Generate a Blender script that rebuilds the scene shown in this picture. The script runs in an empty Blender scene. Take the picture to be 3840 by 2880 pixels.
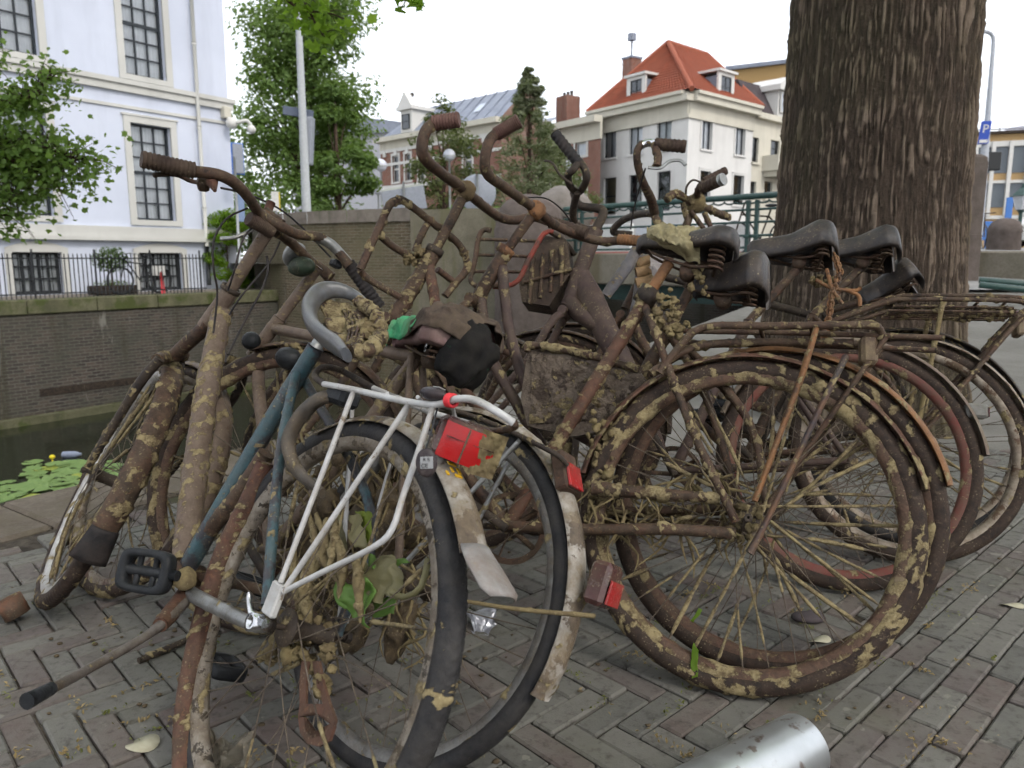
import bpy, math, random
import numpy as np
from mathutils import Matrix, Vector
R_ = math.radians
sc = bpy.context.scene
COL = sc.collection
random.seed(7)
RNG = np.random.default_rng(7)

# ------------------------------------------------------------------ camera, sky, sun, exposure
PITCH = R_(9.3); HC = 0.90; FPX = 2884.0; CX, CY = 1920.0, 1440.0     # photo pixels, 3840 x 2880
cam_d = bpy.data.cameras.new("camera"); cam = bpy.data.objects.new("camera", cam_d); COL.objects.link(cam)
cam.location = (0, 0, HC); cam.rotation_euler = (math.pi / 2 - PITCH, 0, 0)
cam_d.sensor_width = 36.0; cam_d.lens = 36.0 * FPX / 3840.0
cam_d.clip_start = 0.02; cam_d.clip_end = 3000
cam_d.dof.use_dof = True; cam_d.dof.focus_distance = 1.6; cam_d.dof.aperture_fstop = 7.0
sc.camera = cam
world = bpy.data.worlds.new("World"); sc.world = world; world.use_nodes = True
wn = world.node_tree; wn.nodes.clear()
SUN_EL, SUN_AZ = R_(42), R_(140)      # azimuth clockwise from +Y: behind and to the right of the camera
wo = wn.nodes.new("ShaderNodeOutputWorld"); wb = wn.nodes.new("ShaderNodeBackground")
wsky = wn.nodes.new("ShaderNodeTexSky"); wsky.sky_type = 'NISHITA'; wsky.sun_disc = False
wsky.sun_elevation = SUN_EL; wsky.sun_rotation = SUN_AZ; wsky.air_density = 1.0; wsky.dust_density = 4.0; wsky.ozone_density = 1.0
wmix = wn.nodes.new("ShaderNodeMix"); wmix.data_type = 'RGBA'
wmix.inputs[0].default_value = 0.80                                      # a closed, bright cloud layer over the sky
wmix.inputs[7].default_value = (9.0, 9.3, 9.8, 1)
wn.links.new(wsky.outputs[0], wmix.inputs[6]); wn.links.new(wmix.outputs[2], wb.inputs[0])
wb.inputs[1].default_value = 0.15
wn.links.new(wb.outputs[0], wo.inputs[0])
sun_d = bpy.data.lights.new("sun", 'SUN'); sun = bpy.data.objects.new("sun", sun_d); COL.objects.link(sun)
sun_d.energy = 1.2; sun_d.angle = R_(14); sun_d.color = (1.0, 0.95, 0.88)
sdir = Vector((math.sin(SUN_AZ) * math.cos(SUN_EL), math.cos(SUN_AZ) * math.cos(SUN_EL), math.sin(SUN_EL)))
sun.rotation_euler = sdir.to_track_quat('Z', 'Y').to_euler(); sun.location = (3, -6, 12)
sc.view_settings.view_transform = 'Standard'; sc.view_settings.look = 'None'
sc.view_settings.exposure = 0.38; sc.view_settings.gamma = 1.0
try: sc.view_settings.use_curve_mapping = False
except Exception: pass
sc.cycles.use_denoising = True; sc.cycles.use_adaptive_sampling = True; sc.cycles.adaptive_threshold = .05; sc.cycles.adaptive_min_samples = 8
sc.cycles.max_bounces = 4; sc.cycles.diffuse_bounces = 2; sc.cycles.glossy_bounces = 2; sc.cycles.transmission_bounces = 3; sc.cycles.transparent_max_bounces = 6

# ------------------------------------------------------------------ helpers
CP, SP = math.cos(PITCH), math.sin(PITCH)
def ray(u, v):
    x = (u - CX) / FPX; yd = (v - CY) / FPX
    return np.array([x, CP - yd * SP, -SP - yd * CP])
EYE = np.array([0, 0, HC])
def GP(u, v, z=0.0):                 # where the sight line meets the level z
    d = ray(u, v); return EYE + d * ((z - HC) / d[2])
def DP(u, v, t):                     # at a distance t along the camera axis
    return EYE + ray(u, v) * t

def _h(i, j, k, seed):
    n = (i.astype(np.int64) * 73856093) ^ (j.astype(np.int64) * 19349663) ^ (k.astype(np.int64) * 83492791) ^ (seed * 2654435761)
    n = n & 0xffffffff; n = ((n ^ (n >> 13)) * 1274126177) & 0xffffffff; n = n ^ (n >> 16)
    n = (n * 2246822519) & 0xffffffff
    return ((n >> 8) & 0xffff) / 65535.0
def vn(P, s=1.0, seed=0):            # value noise 0..1
    P = np.asarray(P, float) * s + 1000.0 + seed * 17.13
    I = np.floor(P); f = P - I; f = f * f * (3 - 2 * f); I = I.astype(np.int64)
    i, j, k = I[:, 0], I[:, 1], I[:, 2]; fx, fy, fz = f[:, 0], f[:, 1], f[:, 2]; r = 0
    for a in (0, 1):
        for b in (0, 1):
            for c in (0, 1):
                r = r + _h(i + a, j + b, k + c, seed) * (fx if a else 1 - fx) * (fy if b else 1 - fy) * (fz if c else 1 - fz)
    return r
def fbm(P, s=1.0, seed=0, o=3):
    r = 0; w = 1; t = 0
    for n in range(o):
        r = r + vn(P, s * 2 ** n, seed + n) * w; t += w; w *= .5
    return r / t
def sstep(a, b, x):
    t = np.clip((x - a) / (b - a), 0, 1); return t * t * (3 - 2 * t)

class MB:
    """collects faces; build() links them as one mesh object"""
    def __init__(s): s.v = []; s.n = 0; s.q = []; s.t = []; s.qs = []; s.ts = []; s.a = []
    def add(s, V, Q=None, T=None, smooth=False, mud=None):
        V = np.asarray(V, float).reshape(-1, 3); b = s.n
        if Q is not None and len(Q): Q = np.asarray(Q, int).reshape(-1, 4); s.q.append(Q + b); s.qs.append(np.full(len(Q), smooth))
        if T is not None and len(T): T = np.asarray(T, int).reshape(-1, 3); s.t.append(T + b); s.ts.append(np.full(len(T), smooth))
        s.v.append(V); s.n += len(V); s.a.append(np.zeros(len(V)) if mud is None else np.broadcast_to(mud, (len(V),)))
        return s
    def xf(s, M):
        M = np.array(M)
        s.v = [x @ M[:3, :3].T + M[:3, 3] for x in s.v]; return s
    def tris(s): return sum(len(x) * 2 for x in s.q) + sum(len(x) for x in s.t)
    def mesh(s, name, mat=None):
        me = bpy.data.meshes.new(name)
        V = np.concatenate(s.v); nq = sum(len(x) for x in s.q); nt = sum(len(x) for x in s.t)
        L = np.concatenate([np.concatenate(s.q).ravel() if nq else np.zeros(0, int), np.concatenate(s.t).ravel() if nt else np.zeros(0, int)])
        me.vertices.add(len(V)); me.vertices.foreach_set("co", V.ravel().astype(np.float32))
        me.loops.add(len(L)); me.loops.foreach_set("vertex_index", L.astype(np.int32))
        me.polygons.add(nq + nt)
        st = np.concatenate([np.arange(nq) * 4, nq * 4 + np.arange(nt) * 3])
        me.polygons.foreach_set("loop_start", st.astype(np.int32))
        sm = np.concatenate((s.qs if nq else []) + (s.ts if nt else []) + [np.zeros(0, bool)])
        me.polygons.foreach_set("use_smooth", sm.astype(bool))
        A = np.concatenate(s.a)
        if A.any():
            at = me.attributes.new("mud", 'FLOAT', 'POINT'); at.data.foreach_set("value", A.astype(np.float32))
        me.update(calc_edges=True); me.validate()
        if mat: me.materials.append(mat)
        return me
    def build(s, name, mat, parent=None, **kw):
        o = bpy.data.objects.new(name, s.mesh(name, mat)); COL.objects.link(o)
        if parent is not None: o.parent = parent
        return tag(o, **kw)

    # --- shapes
    def box(s, lo, hi, M=None):
        x0, y0, z0 = lo; x1, y1, z1 = hi
        V = np.array([[x0, y0, z0], [x1, y0, z0], [x1, y1, z0], [x0, y1, z0], [x0, y0, z1], [x1, y0, z1], [x1, y1, z1], [x0, y1, z1]], float)
        if M is not None: M = np.array(M); V = V @ M[:3, :3].T + M[:3, 3]
        return s.add(V, [[0, 3, 2, 1], [4, 5, 6, 7], [0, 1, 5, 4], [1, 2, 6, 5], [2, 3, 7, 6], [3, 0, 4, 7]])
    def bbox(s, lo, hi, b=.006, M=None):          # box with chamfered edges
        lo = np.array(lo, float); hi = np.array(hi, float); c = (lo + hi) / 2; h = (hi - lo) / 2; b = min(b, h.min() * .45)
        V = []; idx = {}
        for ax in range(3):
            for sx in (-1, 1):
                for sy in (-1, 1):
                    for sz in (-1, 1):
                        sg = np.array([sx, sy, sz]); p = c + sg * (h - b); p[ax] += sg[ax] * b; idx[(ax, sx, sy, sz)] = len(V); V.append(p)
        Q = []; T = []
        for ax in range(3):
            o1, o2 = [(1, 2), (2, 0), (0, 1)][ax]
            for sg in (-1, 1):
                ring = []
                for a, d in ((-1, -1), (1, -1), (1, 1), (-1, 1)):
                    k = [0, 0, 0]; k[ax] = sg; k[o1] = a; k[o2] = d; ring.append(idx[(ax, *k)])
                Q.append(ring if sg > 0 else ring[::-1])
        for ax in range(3):                        # edge chamfers along ax
            o1, o2 = [(1, 2), (2, 0), (0, 1)][ax]
            for a in (-1, 1):
                for d in (-1, 1):
                    k0 = [0, 0, 0]; k0[o1] = a; k0[o2] = d; k1 = list(k0); k0[ax] = -1; k1[ax] = 1
                    r = [idx[(o1, *k0)], idx[(o1, *k1)], idx[(o2, *k1)], idx[(o2, *k0)]]
                    Q.append(r if a * d < 0 else r[::-1])
        for sx in (-1, 1):
            for sy in (-1, 1):
                for sz in (-1, 1):
                    t = [idx[(0, sx, sy, sz)], idx[(1, sx, sy, sz)], idx[(2, sx, sy, sz)]]
                    T.append(t if sx * sy * sz > 0 else t[::-1])
        V = np.array(V)
        if M is not None: M = np.array(M); V = V @ M[:3, :3].T + M[:3, 3]
        return s.add(V, Q, T)
    def grid(s, V, nu, nv, cu=False, cv=False, smooth=True, mud=None):
        """V is nu*nv points, index i*nv+j"""
        iu = np.arange(nu if cu else nu - 1); jv = np.arange(nv if cv else nv - 1)
        I, J = np.meshgrid(iu, jv, indexing='ij'); I2 = (I + 1) % nu; J2 = (J + 1) % nv
        Q = np.stack([I * nv + J, I2 * nv + J, I2 * nv + J2, I * nv + J2], -1).reshape(-1, 4)
        return s.add(V, Q, None, smooth, mud)
    def tube(s, pts, r, seg=10, mud=0.0, mr=.0026, step=None, caps=True, curve=True, seed=0, ms=60.0, flat=None):
        P = np.asarray(pts, float); r = np.atleast_1d(np.asarray(r, float))
        if len(r) == 1: r = np.repeat(r, len(P))
        if step is None: step = .006 if mud > 0 else (.03 if len(P) > 2 else 9)
        if len(P) > 2 and curve:                     # Catmull-Rom
            Q = np.vstack([2 * P[0] - P[1], P, 2 * P[-1] - P[-2]]); out = []; ro = []
            for i in range(1, len(Q) - 2):
                n = max(2, int(np.ceil(np.linalg.norm(Q[i + 1] - Q[i]) / step)));
                n = min(n, 80)
                for t in np.arange(n) / n:
                    a, b, c, d = Q[i - 1], Q[i], Q[i + 1], Q[i + 2]
                    out.append(.5 * (2 * b + (c - a) * t + (2 * a - 5 * b + 4 * c - d) * t * t + (3 * b - a - 3 * c + d) * t ** 3)); ro.append(r[i - 1] * (1 - t) + r[i] * t)
            out.append(P[-1]); ro.append(r[-1])
        else:
            out = []; ro = []
            for i in range(len(P) - 1):
                n = max(1, min(120, int(np.ceil(np.linalg.norm(P[i + 1] - P[i]) / step))))
                for t in np.arange(n) / n: out.append(P[i] * (1 - t) + P[i + 1] * t); ro.append(r[i] * (1 - t) + r[i + 1] * t)
            out.append(P[-1]); ro.append(r[-1])
        P = np.array(out); r = np.array(ro); n = len(P)
        T = np.gradient(P, axis=0); T /= np.linalg.norm(T, axis=1)[:, None] + 1e-12
        up = np.array([0, 0, 1.]) if abs(T[0][2]) < .9 else np.array([0, 1., 0])
        Nn = np.zeros_like(P); u = up - T[0] * (up @ T[0]); u /= np.linalg.norm(u)
        for i in range(n):
            u = u - T[i] * (u @ T[i]); u /= np.linalg.norm(u) + 1e-12; Nn[i] = u
        B = np.cross(T, Nn)
        a = np.arange(seg) / seg * 2 * np.pi
        ca, sa = np.cos(a), np.sin(a)
        if flat: sa = sa * flat
        dirs = Nn[:, None, :] * ca[None, :, None] + B[:, None, :] * sa[None, :, None]
        V = P[:, None, :] + dirs * r[:, None, None]
        mu = None
        if mud > 0:
            W = V.reshape(-1, 3); m = mudval(W, mud, seed, ms)
            V = V + dirs * (m * m * mr * (.2 + 1.7 * vn(W, 140, seed + 9))).reshape(n, seg)[:, :, None]
            mu = m
        b = s.n; s.grid(V.reshape(-1, 3), n, seg, False, True, True, mu)
        if caps:
            for e, o in ((0, 1), (n - 1, -1)):
                ix = np.arange(seg) + e * seg
                s.add([P[e]], None, None); c = s.n - 1
                s.t.append(np.array([[c, b + ix[(k + 1) % seg], b + ix[k]][::o] for k in range(seg)])); s.ts.append(np.full(seg, False))
        return s
    def lathe(s, c, prof, n=48, a0=0, a1=2 * np.pi, closedp=True, mud=0.0, mr=.0026, seed=0, axis='y', smooth=True, ms=46., mod=None, caps=True):
        """profile [(radius, along axis)], turned in the x-z plane about y (bicycle wheels)"""
        prof = np.array(prof, float); m = len(prof); full = abs(a1 - a0) > 6.28
        a = a0 + (a1 - a0) * np.arange(n) / (n if full else n - 1)
        rr = np.repeat(prof[None, :, 0], n, 0); yy = np.repeat(prof[None, :, 1], n, 0)
        if mod is not None: rr, yy = mod(rr, yy, a)
        V = np.stack([rr * np.cos(a)[:, None], yy, rr * np.sin(a)[:, None]], -1)
        if axis == 'z': V = V[..., [0, 2, 1]] * np.array([1, -1, 1])
        V = V.reshape(-1, 3) + np.asarray(c, float); mu = None
        if mud > 0:
            mm = mudval(V, mud, seed, ms); cen = prof.mean(0)
            dr = prof - cen; dr /= np.linalg.norm(dr, axis=1)[:, None] + 1e-9
            off = (mm * mm * mr * (.2 + 1.6 * vn(V, 120, seed + 5))).reshape(n, m)
            D = np.stack([dr[None, :, 0] * np.cos(a)[:, None], np.repeat(dr[None, :, 1], n, 0), dr[None, :, 0] * np.sin(a)[:, None]], -1)
            V = V + (D * off[..., None]).reshape(-1, 3); mu = mm
        b = s.n; s.grid(V, n, m, full, closedp, smooth, mu)
        if closedp and not full and caps and m > 2:
            for e, o in ((0, 1), (n - 1, -1)):
                s.add([V[e * m:(e + 1) * m].mean(0)]); cc = s.n - 1
                s.t.append(np.array([[cc, b + e * m + (k + 1) % m, b + e * m + k][::o] for k in range(m)])); s.ts.append(np.full(m, False))
        return s
    def ball(s, c, r, nu=12, nv=8, squash=(1, 1, 1), mud=0., mr=0., seed=0, rough=0., rs=30):
        th = np.linspace(0, np.pi, nv); ph = np.arange(nu) / nu * 2 * np.pi
        D = np.stack([np.outer(np.sin(th), np.cos(ph)), np.outer(np.sin(th), np.sin(ph)), np.outer(np.cos(th), np.ones(nu))], -1).reshape(-1, 3)
        V = D * r * np.array(squash) + np.array(c, float)
        if rough: V = V + D * (r * rough * (fbm(V, rs, seed) - .5) * 2)[:, None]
        return s.grid(V, nv, nu, False, True, True, mud if mud else None)
    def poly(s, pts2, M, th):                         # prism of a 2-D outline (x, z) and thickness along y
        P = np.array(pts2, float); n = len(P)
        V = np.concatenate([np.stack([P[:, 0], np.full(n, -th / 2), P[:, 1]], 1), np.stack([P[:, 0], np.full(n, th / 2), P[:, 1]], 1), [[*P.mean(0)[:1], -th / 2, P.mean(0)[1]]], [[*P.mean(0)[:1], th / 2, P.mean(0)[1]]]])
        if M is not None: M = np.array(M); V = V @ M[:3, :3].T + M[:3, 3]
        k = np.arange(n); k2 = (k + 1) % n
        return s.add(V, np.stack([k, k + n, k2 + n, k2], 1), np.concatenate([np.stack([k, k2, np.full(n, 2 * n)], 1), np.stack([k2 + n, k + n, np.full(n, 2 * n + 1)], 1)]))

ROT = np.array(Matrix.Rotation(.7, 3, 'X') @ Matrix.Rotation(1.1, 3, 'Y') @ Matrix.Rotation(.4, 3, 'Z'))
def mudval(W, amount, seed=0, ms=16.0):
    W = W @ ROT.T; W = W + (np.stack([vn(W, ms * .8, seed + 31 + k) for k in range(3)], 1) - .5) * (1.1 / ms)
    n = .46 * vn(W, ms, seed) + .30 * vn(W @ ROT.T, ms * 2.3, seed + 1) + .24 * vn(W @ ROT, ms * 5.7, seed + 2)
    t = 1.0 - amount
    t = .40 + t * .30
    return sstep(t - .07, t + .13, n)

def tag(o, label=None, category=None, group=None, kind=None):
    if label: o["label"] = label
    if category: o["category"] = category
    if group: o["group"] = group
    if kind: o["kind"] = kind
    return o
def empty(name, M=None, loc=None, parent=None, **kw):
    o = bpy.data.objects.new(name, None); COL.objects.link(o); o.empty_display_size = .1
    if M is not None: o.matrix_world = Matrix(np.array(M).tolist())
    elif loc is not None: o.location = loc
    if parent is not None: o.parent = parent
    return tag(o, **kw)
def mat4(o, ex, ey, ez):
    M = np.eye(4); M[:3, 0] = ex; M[:3, 1] = ey; M[:3, 2] = ez; M[:3, 3] = o; return M
def frame_xy(o, ex):                                   # upright frame: x along ex, y inward (left of ex), z up
    ex = np.array([ex[0], ex[1], 0.]); ex /= np.linalg.norm(ex); return mat4(o, ex, [-ex[1], ex[0], 0], [0, 0, 1])

# ------------------------------------------------------------------ materials
MATS = {}
class NT:
    def __init__(s, name):
        s.m = bpy.data.materials.new(name); s.m.use_nodes = True; s.t = s.m.node_tree; s.t.nodes.clear()
        s.out = s.t.nodes.new("ShaderNodeOutputMaterial"); s.b = s.t.nodes.new("ShaderNodeBsdfPrincipled")
        s.t.links.new(s.b.outputs[0], s.out.inputs[0]); s.tc = s.t.nodes.new("ShaderNodeTexCoord"); MATS[name] = s.m
    def l(s, a, b): s.t.links.new(a, b)
    def set(s, node, i, v):
        if hasattr(v, 'is_output') or isinstance(v, bpy.types.NodeSocket): s.l(v, node.inputs[i])
        elif v is not None:
            if isinstance(v, (tuple, list)) and len(v) == 3 and node.inputs[i].type == 'RGBA': v = (*v, 1)
            node.inputs[i].default_value = v
    def noise(s, scale, detail=5, rough=.6, co=None, stretch=None, dist=0.0, out=0):
        n = s.t.nodes.new("ShaderNodeTexNoise"); s.set(n, 'Scale', scale); s.set(n, 'Detail', detail); s.set(n, 'Roughness', rough); s.set(n, 'Distortion', dist)
        s.l(s.co(co, stretch), n.inputs['Vector']); return n.outputs[out]
    def co(s, co=None, stretch=None):
        c = s.tc.outputs['Object'] if co is None else (s.tc.outputs[co] if isinstance(co, str) else co)
        if stretch is not None:
            mp = s.t.nodes.new("ShaderNodeMapping"); mp.inputs['Scale'].default_value = stretch; s.l(c, mp.inputs['Vector']); c = mp.outputs[0]
        return c
    def ramp(s, x, stops, interp='LINEAR'):
        n = s.t.nodes.new("ShaderNodeValToRGB"); e = n.color_ramp.elements; n.color_ramp.interpolation = interp
        while len(e) < len(stops): e.new(.5)
        for k, (p, c) in zip(e, stops):
            k.position = p; k.color = (c, c, c, 1) if isinstance(c, (int, float)) else (*c[:3], 1)
        s.l(x, n.inputs[0]); return n.outputs[0]
    def mix(s, f, a, b, mode='MIX'):
        n = s.t.nodes.new("ShaderNodeMix"); n.data_type = 'RGBA'; n.blend_type = mode
        s.set(n, 0, f); s.set(n, 6, a); s.set(n, 7, b); return n.outputs[2]
    def math(s, op, a, b=0.0, clamp=False):
        n = s.t.nodes.new("ShaderNodeMath"); n.operation = op; n.use_clamp = clamp; s.set(n, 0, a); s.set(n, 1, b); return n.outputs[0]
    def attr(s, name):
        n = s.t.nodes.new("ShaderNodeAttribute"); n.attribute_name = name; return n.outputs['Fac']
    def bump(s, h, dist=.004, strength=.6, prev=None):
        n = s.t.nodes.new("ShaderNodeBump"); n.inputs['Distance'].default_value = dist; n.inputs['Strength'].default_value = strength; s.l(h, n.inputs['Height'])
        if prev is not None: s.l(prev, n.inputs['Normal'])
        return n.outputs[0]
    def rnd(s):
        n = s.t.nodes.new("ShaderNodeObjectInfo"); return n.outputs['Random']
    def fin(s, col, rough=.8, metal=0.0, normal=None, spec=None, trans=None):
        s.set(s.b, 'Base Color', col); s.set(s.b, 'Roughness', rough); s.set(s.b, 'Metallic', metal)
        if normal is not None: s.l(normal, s.b.inputs['Normal'])
        s.set(s.b, 'Specular IOR Level', (.15 if isinstance(rough, (int, float)) and rough >= .7 else .4) if spec is None else spec)
        if trans is not None: s.set(s.b, 'Transmission Weight', trans)
        return s.m
MUD1, MUD2 = (.225, .180, .095), (.088, .064, .037)
def grime(name, c1, c2, s1=28, patch=None, rough=.6, metal=0.0, mud=MUD1, mud2=MUD2, dust=.5, dustc=(.100, .074, .048), bump=.003, specks=True, flecks=None, spec=.16):
    """dirty metal / rubber: two-tone base, flaked patches, a film of silt, spatter, and thick mud where the mesh carries it"""
    t = NT(name)
    n1 = t.noise(s1, 6, .72)
    col = t.mix(t.ramp(n1, [(.38, 0.), (.62, 1.)]), c1, c2)
    if patch:
        pc, ps, p0 = patch
        np_ = t.noise(ps, 5, .7); col = t.mix(t.ramp(np_, [(p0, 0.), (p0 + .04, 1.)]), col, pc)
    if flecks: col = t.mix(t.ramp(t.noise(85, 4, .7), [(.60, 0.), (.66, .8)]), col, flecks)
    n2 = t.noise(17, 6, .72); dm = t.ramp(n2, [(.36, 0.), (.62, 1.)])
    col = t.mix(t.math('MULTIPLY', dm, dust), col, dustc)
    fine = t.noise(210, 3, .65); mid = t.noise(105, 6, .78)
    m = t.attr("mud")
    if specks:
        v = t.t.nodes.new("ShaderNodeTexVoronoi"); v.inputs['Scale'].default_value = 150; t.l(t.mix(.012, t.co(), t.noise(60, 3, .6, out=1)), v.inputs['Vector'])
        sp = t.math('MULTIPLY', t.ramp(v.outputs['Distance'], [(.10, 1.), (.30, 0.)]), t.ramp(n2, [(.50, 0.), (.60, .75)]))
        col = t.mix(sp, col, (.25, .21, .13))
    mm = t.ramp(t.math('ADD', m, t.math('MULTIPLY', t.math('SUBTRACT', mid, .5), 1.7)), [(.38, 0.), (.60, 1.)])
    mc = t.mix(t.ramp(t.noise(36, 5, .75), [(.38, 0.), (.60, 1.)]), mud2, mud)
    mc = t.mix(t.ramp(fine, [(.50, 0.), (.74, .6)]), mc, (.32, .275, .165))
    col = t.mix(mm, col, mc)
    ro = t.math('ADD', t.math('MULTIPLY', mm, .95 - rough), t.math('ADD', rough - .15, t.math('MULTIPLY', n1, .3)), True)
    h = t.math('ADD', t.math('MULTIPLY', n1, .5), t.math('ADD', t.math('MULTIPLY', fine, .4), t.math('MULTIPLY', mm, .5)))
    me = t.math('MULTIPLY', t.math('SUBTRACT', 1.0, mm), metal) if metal else 0.0
    return t.fin(col, ro, me, t.bump(h, bump, .8), spec=spec)

RUST = grime("rust_brown", (.022, .014, .011), (.078, .044, .031), dust=.5, patch=((.018, .013, .012), 14, .56), flecks=(.12, .058, .030))
RUST2 = grime("rust_red", (.042, .021, .016), (.100, .046, .032), dust=.42, flecks=(.14, .064, .032), patch=((.045, .024, .018), 12, .62))
RUSTO = grime("rust_orange", (.12, .055, .026), (.22, .105, .045), dust=.4, patch=((.06, .03, .02), 16, .58))
DARK = grime("dark_steel", (.014, .012, .012), (.036, .027, .023), dust=.35)
PURP = grime("purple_brown_paint", (.036, .024, .023), (.064, .042, .039), rough=.55, dust=.4, patch=((.050, .030, .026), 20, .6))
TEAL = grime("teal_paint", (.016, .045, .056), (.034, .080, .095), rough=.42, spec=.35, dust=.45, dustc=(.07, .06, .052), patch=((.018, .020, .028), 9, .49))
GREYP = grime("grey_brown_paint", (.085, .060, .047), (.145, .108, .084), rough=.5, dust=.4, patch=((.075, .045, .032), 15, .6))
WHITEM = grime("white_lacquer", (.36, .36, .36), (.45, .45, .445), s1=40, rough=.34, spec=.4, dust=.45, dustc=(.20, .165, .12), bump=.0008, patch=((.12, .085, .055), 48, .63))
WFEND = grime("white_fender", (.20, .185, .16), (.36, .34, .31), s1=16, rough=.38, dust=.95, dustc=(.15, .115, .075), patch=((.060, .046, .037), 12, .50))
ALU = grime("dull_aluminium", (.26, .27, .27), (.36, .37, .37), rough=.38, metal=.75, dust=.5, dustc=(.12, .10, .075))
CHROME = grime("chrome", (.55, .56, .58), (.66, .67, .68), rough=.22, metal=1.0, dust=.4, bump=.0005)
RIMS = grime("rim_steel", (.15, .12, .095), (.30, .26, .21), rough=.45, metal=.35, dust=.7, patch=((.07, .038, .025), 16, .54))
RIMB = grime("rim_rust", s1=60, flecks=(.12, .085, .050), c1=(.042, .024, .018), c2=(.092, .052, .036), dust=.4, patch=((.17, .13, .08), 12, .62))
TYRE = grime("rubber_black", (.011, .011, .013), (.022, .022, .024), rough=.55, dust=.28, dustc=(.085, .075, .062), specks=False)
TYREB = grime("rubber_muddy", s1=60, flecks=(.085, .062, .040), c1=(.013, .010, .009), c2=(.034, .022, .017), rough=.7, dust=.6, dustc=(.052, .036, .026))
SPOKE = grime("spoke_wire", (.045, .035, .028), (.14, .115, .09), rough=.55, metal=.2, dust=.4)
VINYL = grime("saddle_vinyl", (.016, .016, .018), (.032, .031, .033), rough=.46, dust=.7, dustc=(.060, .044, .034), s1=60, bump=.0018, specks=True, spec=.3)
VINYLG = grime("saddle_grey", (.050, .054, .062), (.085, .090, .102), rough=.34, dust=.4, dustc=(.10, .085, .06), s1=40, bump=.0012, specks=False, spec=.45)
GRIP = grime("grip_black", (.012, .012, .014), (.024, .023, .023), rough=.6, dust=.3, dustc=(.07, .05, .04), specks=False)
GRIPB = grime("grip_brown", (.026, .016, .013), (.050, .032, .026), rough=.7, dust=.4)
PLAST = grime("black_plastic", (.007, .008, .010), (.014, .016, .019), rough=.42, dust=.2, dustc=(.06, .06, .055), specks=False)
MUDM = grime("mud", (.10, .075, .04), (.20, .16, .08), dust=.3, rough=.95)
def plain(name, c, rough=.5, metal=0, c2=None, s=20, bump=0, spec=None):
    t = NT(name); n = t.noise(s, 5)
    col = t.mix(t.ramp(n, [(.35, 0.), (.65, 1.)]), c, c2 or tuple(x * .82 for x in c))
    return t.fin(col, rough, metal, t.bump(n, bump, .5) if bump else None, spec)
REDL = grime("red_lens", (.36, .010, .012), (.26, .008, .010), s1=50, rough=.25, spec=.5, dust=.55, dustc=(.10, .05, .035), bump=.0008)
REDD = grime("dark_red_lens", (.060, .010, .014), (.035, .010, .012), s1=40, rough=.25, spec=.5, dust=.45, bump=.0008)
ORANGE = plain("orange_lamp", (.7, .2, .03), .3)
REDC = plain("red_cord", (.62, .03, .04), .6)
def cell():
    t = NT("red_lens_cells"); b = t.t.nodes.new("ShaderNodeTexVoronoi"); b.inputs['Scale'].default_value = 420; t.l(t.co(), b.inputs['Vector'])
    return t.fin(t.mix(t.math('MULTIPLY', t.noise(22, 5), .6), (.42, .012, .014), (.20, .015, .012)), .2, 0, t.bump(b.outputs['Distance'], .0006, .4))
REDLC = cell()
# ------------------------------------------------------------------ the setting: canal, quays, bridge, paving
CD = np.array([.575, .818, 0]); CD /= np.linalg.norm(CD); CP_ = np.array([CD[1], -CD[0], 0])       # along the canal, and across it to the right
Q0 = GP(0, 1888, 0.0)                          # on the near quay edge
FQ0 = GP(0, 1129, 0.0)                         # on the far quay edge
WATER = -2.7
def zramp(y): return np.interp(y, [0, 3.9, 10, 17, 26, 60, 400], [0, 0, .56, 1.0, 1.24, 1.35, 1.4])

def m_ground():
    t = NT("cobble_asphalt"); n = t.noise(3, 6); f = t.noise(60, 5)
    v = t.t.nodes.new("ShaderNodeTexVoronoi"); v.inputs['Scale'].default_value = 9; t.l(t.co(), v.inputs['Vector'])
    c = t.mix(t.ramp(n, [(.35, 0.), (.65, 1.)]), (.115, .11, .10), (.165, .158, .148)); c = t.mix(t.math('MULTIPLY', f, .4), c, (.22, .21, .19))
    return t.fin(c, .9, 0, t.bump(t.math('ADD', v.outputs['Distance'], f), .01, .5))
M_GROUND = m_ground()
def m_bed():
    t = NT("joint_dirt"); n = t.noise(14, 7, .7); g = t.noise(5, 4)
    c = t.mix(t.ramp(n, [(.4, 0.), (.6, 1.)]), (.030, .025, .020), (.078, .066, .053)); c = t.mix(t.ramp(g, [(.54, 0.), (.66, .7)]), c, (.040, .042, .016))
    return t.fin(c, .97, 0, t.bump(n, .006, .8))
M_BED = m_bed()
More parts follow.
